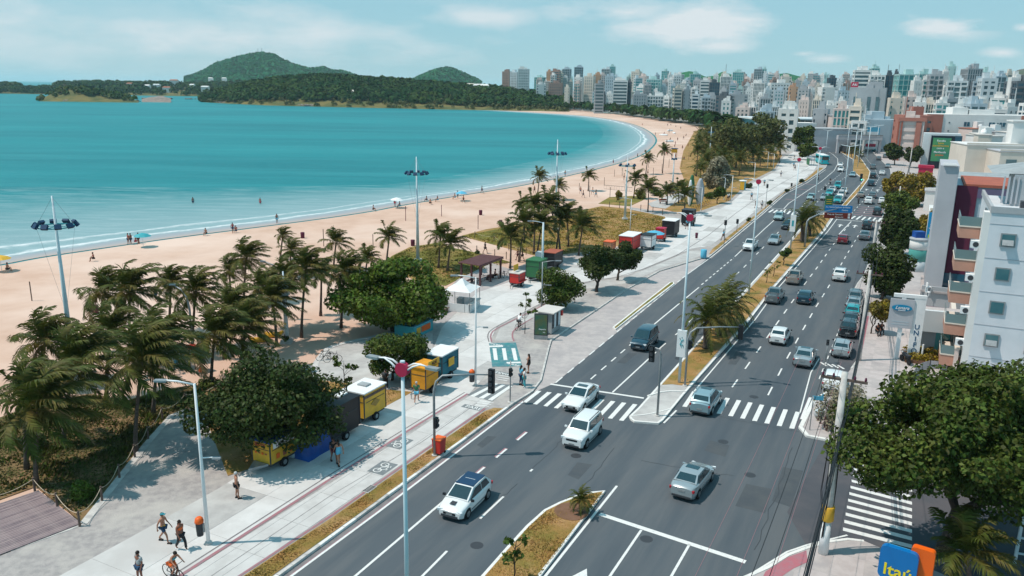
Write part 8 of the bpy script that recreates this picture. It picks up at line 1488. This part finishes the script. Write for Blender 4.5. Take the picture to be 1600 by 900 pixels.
# glass hall, yellow tents, signs by the bend
t = thing('glass_hall', 'long low hall with blue screen and steel roof behind the grove', 'building', far(1198, 400), 0); MB().box((20, 12, 5), (52, 24, 10)).build('wall', M['glassn'], t); MB().box((20, 11, 10.6), (56, 27, .7)).build('roof', M['w_pale'], t); MB().box((-2, -1.2, 8.4), (7, .5, 3.0)).build('blue_screen', M['skyblue'], t)
for i in range(12): MB().box((-5+i*4.6, -.3, 5), (.4, .6, 10)).build('column', M['w_pale'], t)
t = thing('market_hall', 'grey blank-walled hall with crimson lettering sign left of the avenue bend', 'building', far(1262, 330), 0); MB().box((8, 6, 4.5), (19, 12, 9)).build('wall', M['skirt'], t); MB().box((8, 6, 9.2), (19.4, 12.4, .4)).build('roof', M['w_grey'], t); MB().box((-4, -.6, 8.5), (4.2, .3, 1.5)).build('crimson_sign', M['magenta'], t)
t = thing('white_pavilion', 'white frame pavilion behind the bushy tree', 'building', far(1228, 345), 0); MB().box((6, 5, 9.2), (13, 9, 3.4)).build('upper_wall', M['w_white'], t); [MB().box((i*4, 0, 3.8), (.5, .5, 7.6)).build('column', M['w_white'], t) for i in range(4)]
for i, (x, y, m_) in enumerate([(1299, 222, 'yellow'), (1303, 224, 'yellow'), (1313, 222, 'cwall'), (1282, 222, 'orange'), (1289, 226, 'white')]): t = thing('market_tent', ['bright yellow', 'second yellow', 'cream', 'orange', 'white'][i]+' market tent before the grey hall', 'tent', at(x, y, 0), 0, 'market tents by the bend'); MB().lathe([(3.4, 2.6), (2.0, 3.4), (.2, 4.4)], n=4).build('canopy', M[m_], t); [MB().tube([(a*2.2, b*2.2, 0), (a*2.2, b*2.2, 2.7)], .08, 5).build('leg', M['white'], t) for a in (-1, 1) for b in (-1, 1)]
# rubbish of rooftops: satellite dishes etc. are too small to tell apart
# ================================================================== HILLS, HEADLAND, FAR WOODS
def hill(name, sil, D0_, D1, D2, m, step=6, nz=9, kind='structure', y_h=None, rough=.06, seed=1, conv=1.4):
    """terrain whose skyline passes through the surveyed columns; rises from D0 to the ridge at D1 and falls to D2"""
    xs = []; a, b = sil[0][0], sil[-1][0]; n = max(4, int((b-a)/step)); V_ = []; r = np.random.default_rng(seed); ph = r.random(6)*6.28
    for i in range(n+1):
        x = a+(b-a)*i/n; yt = interp(x, sil); p1 = far(x, D1); hz = max(0., height_to(p1, yt)); xs.append((x, hz))
        for j in range(nz*2+1):
            if j <= nz: u = j/nz; D0 = D0_ if not isinstance(D0_, list) else interp(x, D0_); D = D0+(D1-D0)*u; s = math.sin(u*math.pi/2)**conv
            else: u = (j-nz)/nz; D = D1+(D2-D1)*u; s = math.cos(u*math.pi/2)
            p = far(x, D); nn = sum(math.sin(x*.05*(k+1)+ph[k]+D*.004*(k+1))/(k+1) for k in range(5))*rough*hz*(1-s)*2*s; V_.append((p.x, p.y, hz*s+nn-.05))
    m_ = nz*2+1; F_ = [(i*m_+j, i*m_+j+1, (i+1)*m_+j+1, (i+1)*m_+j) for i in range(n) for j in range(m_-1)]
    me = bpy.data.meshes.new(name); me.from_pydata(V_, [], F_); me.materials.append(m); me.polygons.foreach_set('use_smooth', [True]*len(me.polygons)); o = link(name, me); o['kind'] = kind
    return np.array(V_), n, m_
def woods(name, V_, n, m_, count, r, m='leaff', j0=0, j1=None, leaves=26, size=.5, hvar=.4, zoff=.5):
    """tree crowns over a terrain: too many and too far to tell apart"""
    j1 = j1 or m_-1; i = RNG.integers(0, n, count); j = RNG.integers(j0, j1, count); u = RNG.random((count, 1)); v = RNG.random((count, 1))
    g = lambda a, b: V_[a*m_+b]
    p = (g(i, j)*(1-u)+g(i+1, j)*u)*(1-v)+(g(i, j+1)*(1-u)+g(i+1, j+1)*u)*v; rr_ = r*(1-hvar+2*hvar*RNG.random(count)); d = RNG.normal(size=(count, leaves, 3)); d[:, :, 2] = np.abs(d[:, :, 2])*.9-.2; d /= np.linalg.norm(d, axis=2)[:, :, None]
    q = p[:, None, :]+d*rr_[:, None, None]*(.8+.25*RNG.random((count, leaves, 1))); q[:, :, 2] += zoff*r; s = size*rr_[:, None, None]; nrm = d+RNG.normal(size=d.shape)*.35; nrm /= np.linalg.norm(nrm, axis=2)[:, :, None]
    t_ = np.cross(nrm, RNG.normal(size=d.shape)); t_ /= np.linalg.norm(t_, axis=2)[:, :, None]; b = np.cross(nrm, t_); vv = np.stack([q-t_*s, q-b*s, q+t_*s, q+b*s], 2).reshape(-1, 3)
    o = link(name, npmesh(name, vv, np.arange(len(vv)).reshape(-1, 4), M[m])); o['kind'] = 'stuff'; o['category'] = 'woods'; return o
V0 = hill('hill', [(292, 122), (320, 113), (345, 99), (375, 91), (400, 85.5), (412, 84), (430, 86), (445, 96), (465, 104), (485, 109), (498, 108), (506, 106), (520, 112), (532, 112), (542, 114), (560, 121)], 2500, 3200, 4200, M['hill'], 3, 10)
V1 = hill('hill', [(640, 127), (660, 119), (680, 111), (697, 107), (706, 108), (720, 114), (738, 122), (750, 128)], 2400, 2900, 3600, M['hill'], 3, 8, seed=3)
woods('hill_woods', *V0, 5200, 8, 'hillleaf', 0, 13, 16, .4, .4, -.2); woods('hill_woods', *V1, 2600, 7, 'hillleaf', 0, 11, 16, .4, .4, -.2)
hill('hill', [(1040, 125), (1055, 115), (1075, 111), (1085, 113), (1100, 120), (1115, 118), (1125, 112), (1140, 116), (1150, 124)], 1600, 2000, 2600, M['hill'], 3, 8, seed=4); hill('hill', [(1185, 125), (1200, 117), (1225, 114), (1245, 119), (1265, 124), (1280, 128)], 1600, 2000, 2600, M['hill'], 3, 8, seed=5); hill('hill', [(1548, 130), (1565, 121), (1578, 110), (1590, 107), (1640, 104), (1720, 112)], 900, 1200, 1700, mat('rocky_hill', (.12, .11, .10), (.07, .10, .06), .02, .95), 4, 8, seed=6); hill('hill', [(1470, 130), (1484, 123), (1496, 121), (1506, 128)], 1100, 1400, 1700, M['hill'], 3, 6, seed=7)
gA = hill('headland', [(316, 157), (330, 150), (360, 143), (400, 133), (440, 128), (480, 125), (520, 124), (560, 127), (600, 129), (650, 133), (700, 137), (760, 141), (800, 146), (860, 152), (890, 158)], [(316, 1050), (350, 1000), (415, 935), (560, 895), (700, 865), (890, 845)], 1120, 1500, M['grassrock'], 4, 10, seed=8, conv=.9)
woods('headland_woods', *gA, 2300, 4.8, 'leaff', 1, 12, 70, .28); woods('headland_woods', *gA, 900, 2.8, 'leafg', 0, 9, 40, .3)
gB = hill('coast_ridge', [(-200, 133), (0, 134), (30, 135), (38, 140), (84, 140), (92, 133), (150, 132), (250, 133), (330, 134), (400, 132), (480, 131)], 1500, 1900, 2200, M['grassrock'], 6, 6, seed=9, conv=.8)
woods('coast_woods', *gB, 1300, 6, 'leaff', 0, 8, 50, .3, .45)
gC = hill('islet', [(62, 157), (72, 151), (85, 145), (100, 140), (112, 138.5), (125, 139), (140, 143), (160, 147), (180, 150), (205, 154), (217, 158)], 980, 1020, 1080, M['grassrock'], 3, 6, seed=10)
woods('islet_shrubs', *gC, 60, 3.2, 'leafm', 2, 8, 30, .45); gD = hill('islet', [(222, 155), (235, 151.5), (255, 149.5), (268, 154)], 1010, 1030, 1050, M['rock'], 3, 4, seed=11)
i = RNG.integers(int(gC[1]*.3), int(gC[1]*.9), 45); V_ = gC[0]; sub = np.concatenate([V_[k*gC[2]:(k+1)*gC[2]] for k in range(int(gC[1]*.45), int(gC[1]*.85)+1)]); woods('islet_shrubs', sub, int(gC[1]*.85)-int(gC[1]*.45), gC[2], 70, 3.6, 'leaff', 3, 8, 30, .45)
# city trees between the buildings
def strip_woods(name, pts, dd, count, r, m):
    V_ = []; n = len(pts)-1
    for x, D0 in pts:
        for D in (D0, D0+dd/2, D0+dd): p = far(x, D); V_.append((p.x, p.y, 0.5))
    woods(name, np.array(V_), n, 3, count, r, m, 0, 2, 26, .5, .4, 1.2)
strip_woods('seafront_trees', [(690, 1030), (740, 1040), (800, 1020), (860, 960), (900, 880), (960, 770), (1000, 690), (1040, 615), (1080, 560), (1110, 500)], 70, 330, 3.6, 'leaff'); strip_woods('town_trees', [(1110, 470), (1150, 430), (1190, 400), (1225, 380)], 60, 70, 3.8, 'leaff'); strip_woods('town_trees', [(1280, 380), (1300, 385), (1330, 390)], 40, 14, 3.5, 'leaff')
# boulders of the breakwater and shore rocks
def boulders(name, pts, n, r, spread=3.):
    q = [at(x, y) for x, y in pts]; mb = MB(); random.seed(n)
    for k in range(n):
        f = random.random()*(len(q)-1); i = int(f); p = q[i].lerp(q[min(i+1, len(q)-1)], f-i); s = r*random.uniform(.5, 1.3); mb.ball((p.x+random.uniform(-1, 1)*spread*.3, p.y+random.uniform(-1, 1)*spread, s*.35), (s, s*random.uniform(.7, 1.2), s*random.uniform(.6, 1)), 5, 3)
    o = mb.build(name, M['rock']); o['kind'] = 'stuff'; o['category'] = 'rocks'
boulders('breakwater_rocks', [(415, 163.5), (480, 166), (560, 166.8), (640, 167.2), (700, 167.3)], 700, 1.7, 5); boulders('shore_rocks', [(316, 158.5), (345, 161), (380, 162), (420, 163.5)], 300, 1.6, 5); boulders('islet_rocks', [(63, 156.5), (100, 158.6), (150, 158.8), (218, 158.5)], 240, 1.5, 4); boulders('islet_rocks', [(222, 154.5), (245, 155), (268, 155)], 90, 1.6, 4); boulders('islet_rocks', [(290, 155), (312, 155)], 25, 1.2, 2)
# houses among the far trees
HS = [(100, 132, 1700, 'rooftile', 10), (18, 130, 1800, 'rooftile', 9), (205, 129, 1700, 'rooftile', 12), (232, 132, 1600, 'w_white', 10), (246, 131, 1620, 'w_pale', 14), (274, 124, 1750, 'rooftile', 16), (262, 135, 1560, 'rooftile', 14), (302, 131, 1650, 'w_white', 9), (322, 134, 1560, 'w_white', 14), (331, 121, 2300, 'w_white', 12), (352, 121, 2300, 'w_white', 12), (372, 134, 1500, 'w_white', 15), (358, 135, 1500, 'w_cream', 12), (398, 133, 1420, 'rooftile', 12), (410, 125, 1700, 'w_white', 14), (425, 123, 1700, 'w_white', 12), (475, 119, 1800, 'w_pale', 30), (502, 133, 1000, 'w_grey', 24), (527, 133, 1010, 'w_pale', 10), (549, 140, 960, 'w_cream', 8), (794, 148, 960, 'w_white', 14), (752, 131, 1050, 'w_white', 20), (728, 130, 1100, 'w_cream', 26), (702, 130, 1120, 'w_cream', 16)]
for i, (x, y, D, m_, w) in enumerate(HS):
    p = far(x, D); hz = height_to(p, y); t = thing('house', ('white' if 'w_' in m_ else 'red-roofed')+' house among the trees of the far shore, '+['left of the islet', 'at the left edge', 'above the islet', 'right of the islet', 'long, right of the islet', 'pinkish, on the ridge', 'at the water, orange', 'small, by the shore', 'by the sandy bank', 'at the left foot of the hill', 'at the foot of the hill', 'near the headland tip', 'beside the sandy cut', 'behind the headland tip', 'at the right foot of the hill', 'beside it at the hill foot', 'long, on the saddle', 'long and grey in the headland woods', 'small grey beside the long one', 'tiny white kiosk in the woods', 'flat, near the first towers', 'right end of the long school', 'middle of the long school', 'left end of the long school'][i], 'house', (p.x, p.y, 0), 0, 'houses on the far shore')
    hz = max(hz, 4); MB().box((0, 0, (hz-2)/2), (w, 8, hz-2)).build('wall', M['w_white'] if 'w_' not in m_ else M[m_], t); mb = MB(); a = w/2+.5; mb.add([(-a, -4.6, hz-2), (a, -4.6, hz-2), (a, 4.6, hz-2), (-a, 4.6, hz-2), (-a*.8, 0, hz), (a*.8, 0, hz)], [(0, 1, 5, 4), (2, 3, 4, 5), (0, 4, 3), (1, 2, 5), (3, 2, 1, 0)]); mb.build('roof', M[m_], t)
t = thing('bridge', 'long pale arched road bridge between the headland and the small hill', 'bridge', (0, 0, 0)); ds = [far(588, 2300)+Vector((0, 0, 33)), far(605, 2250)+Vector((0, 0, 37)), far(630, 2250)+Vector((0, 0, 34)), far(655, 2250)+Vector((0, 0, 25)), far(682, 2250)+Vector((0, 0, 14))]; MB().tube(smooth(ds, 2), 1.6, 4).build('deck', M['w_pale'], t)
for i, p in enumerate(smooth(ds, 2)[::2]): MB().box((p.x, p.y, p.z/2), (4, 4, p.z)).build('pier', M['w_pale'], t)
for i, (x, yb, yt) in enumerate([(407, 86, 76), (413, 86, 75), (1131, 118, 100), (441, 122, 108)]): p = far(x, 3150 if x < 1000 else 1980); z0 = height_to(p, yb); z1 = height_to(p, yt); tag(MB().tube([(p.x, p.y, z0-6), (p.x, p.y, z1)], 1.1 if x < 1000 else .7, 5).build('radio_mast', M['w_grey']), 'thin radio mast on '+['the big green hill, left', 'the big green hill, right', 'the hill behind the city', 'the foot of the big hill'][i], 'mast', 'far radio masts')

hb = MB().box((0, 0, 0), (33600, 26900, 147)); me = hb.mesh('haze', M['white']); me.materials.clear(); hm = bpy.data.materials.new('haze_air'); hm.use_nodes = True; hn = hm.node_tree.nodes; hn.remove(hn['Principled BSDF']); pv_ = hn.new('ShaderNodeVolumePrincipled'); pv_.inputs['Color'].default_value = (.72, .93, 1.0, 1); pv_.inputs['Density'].default_value = .00006; pv_.inputs['Anisotropy'].default_value = .0
hm.node_tree.links.new(pv_.outputs[0], hn['Material Output'].inputs['Volume']); me.materials.append(hm); o = link('haze', me, None, (0, 12950, 72)); o['kind'] = 'stuff'
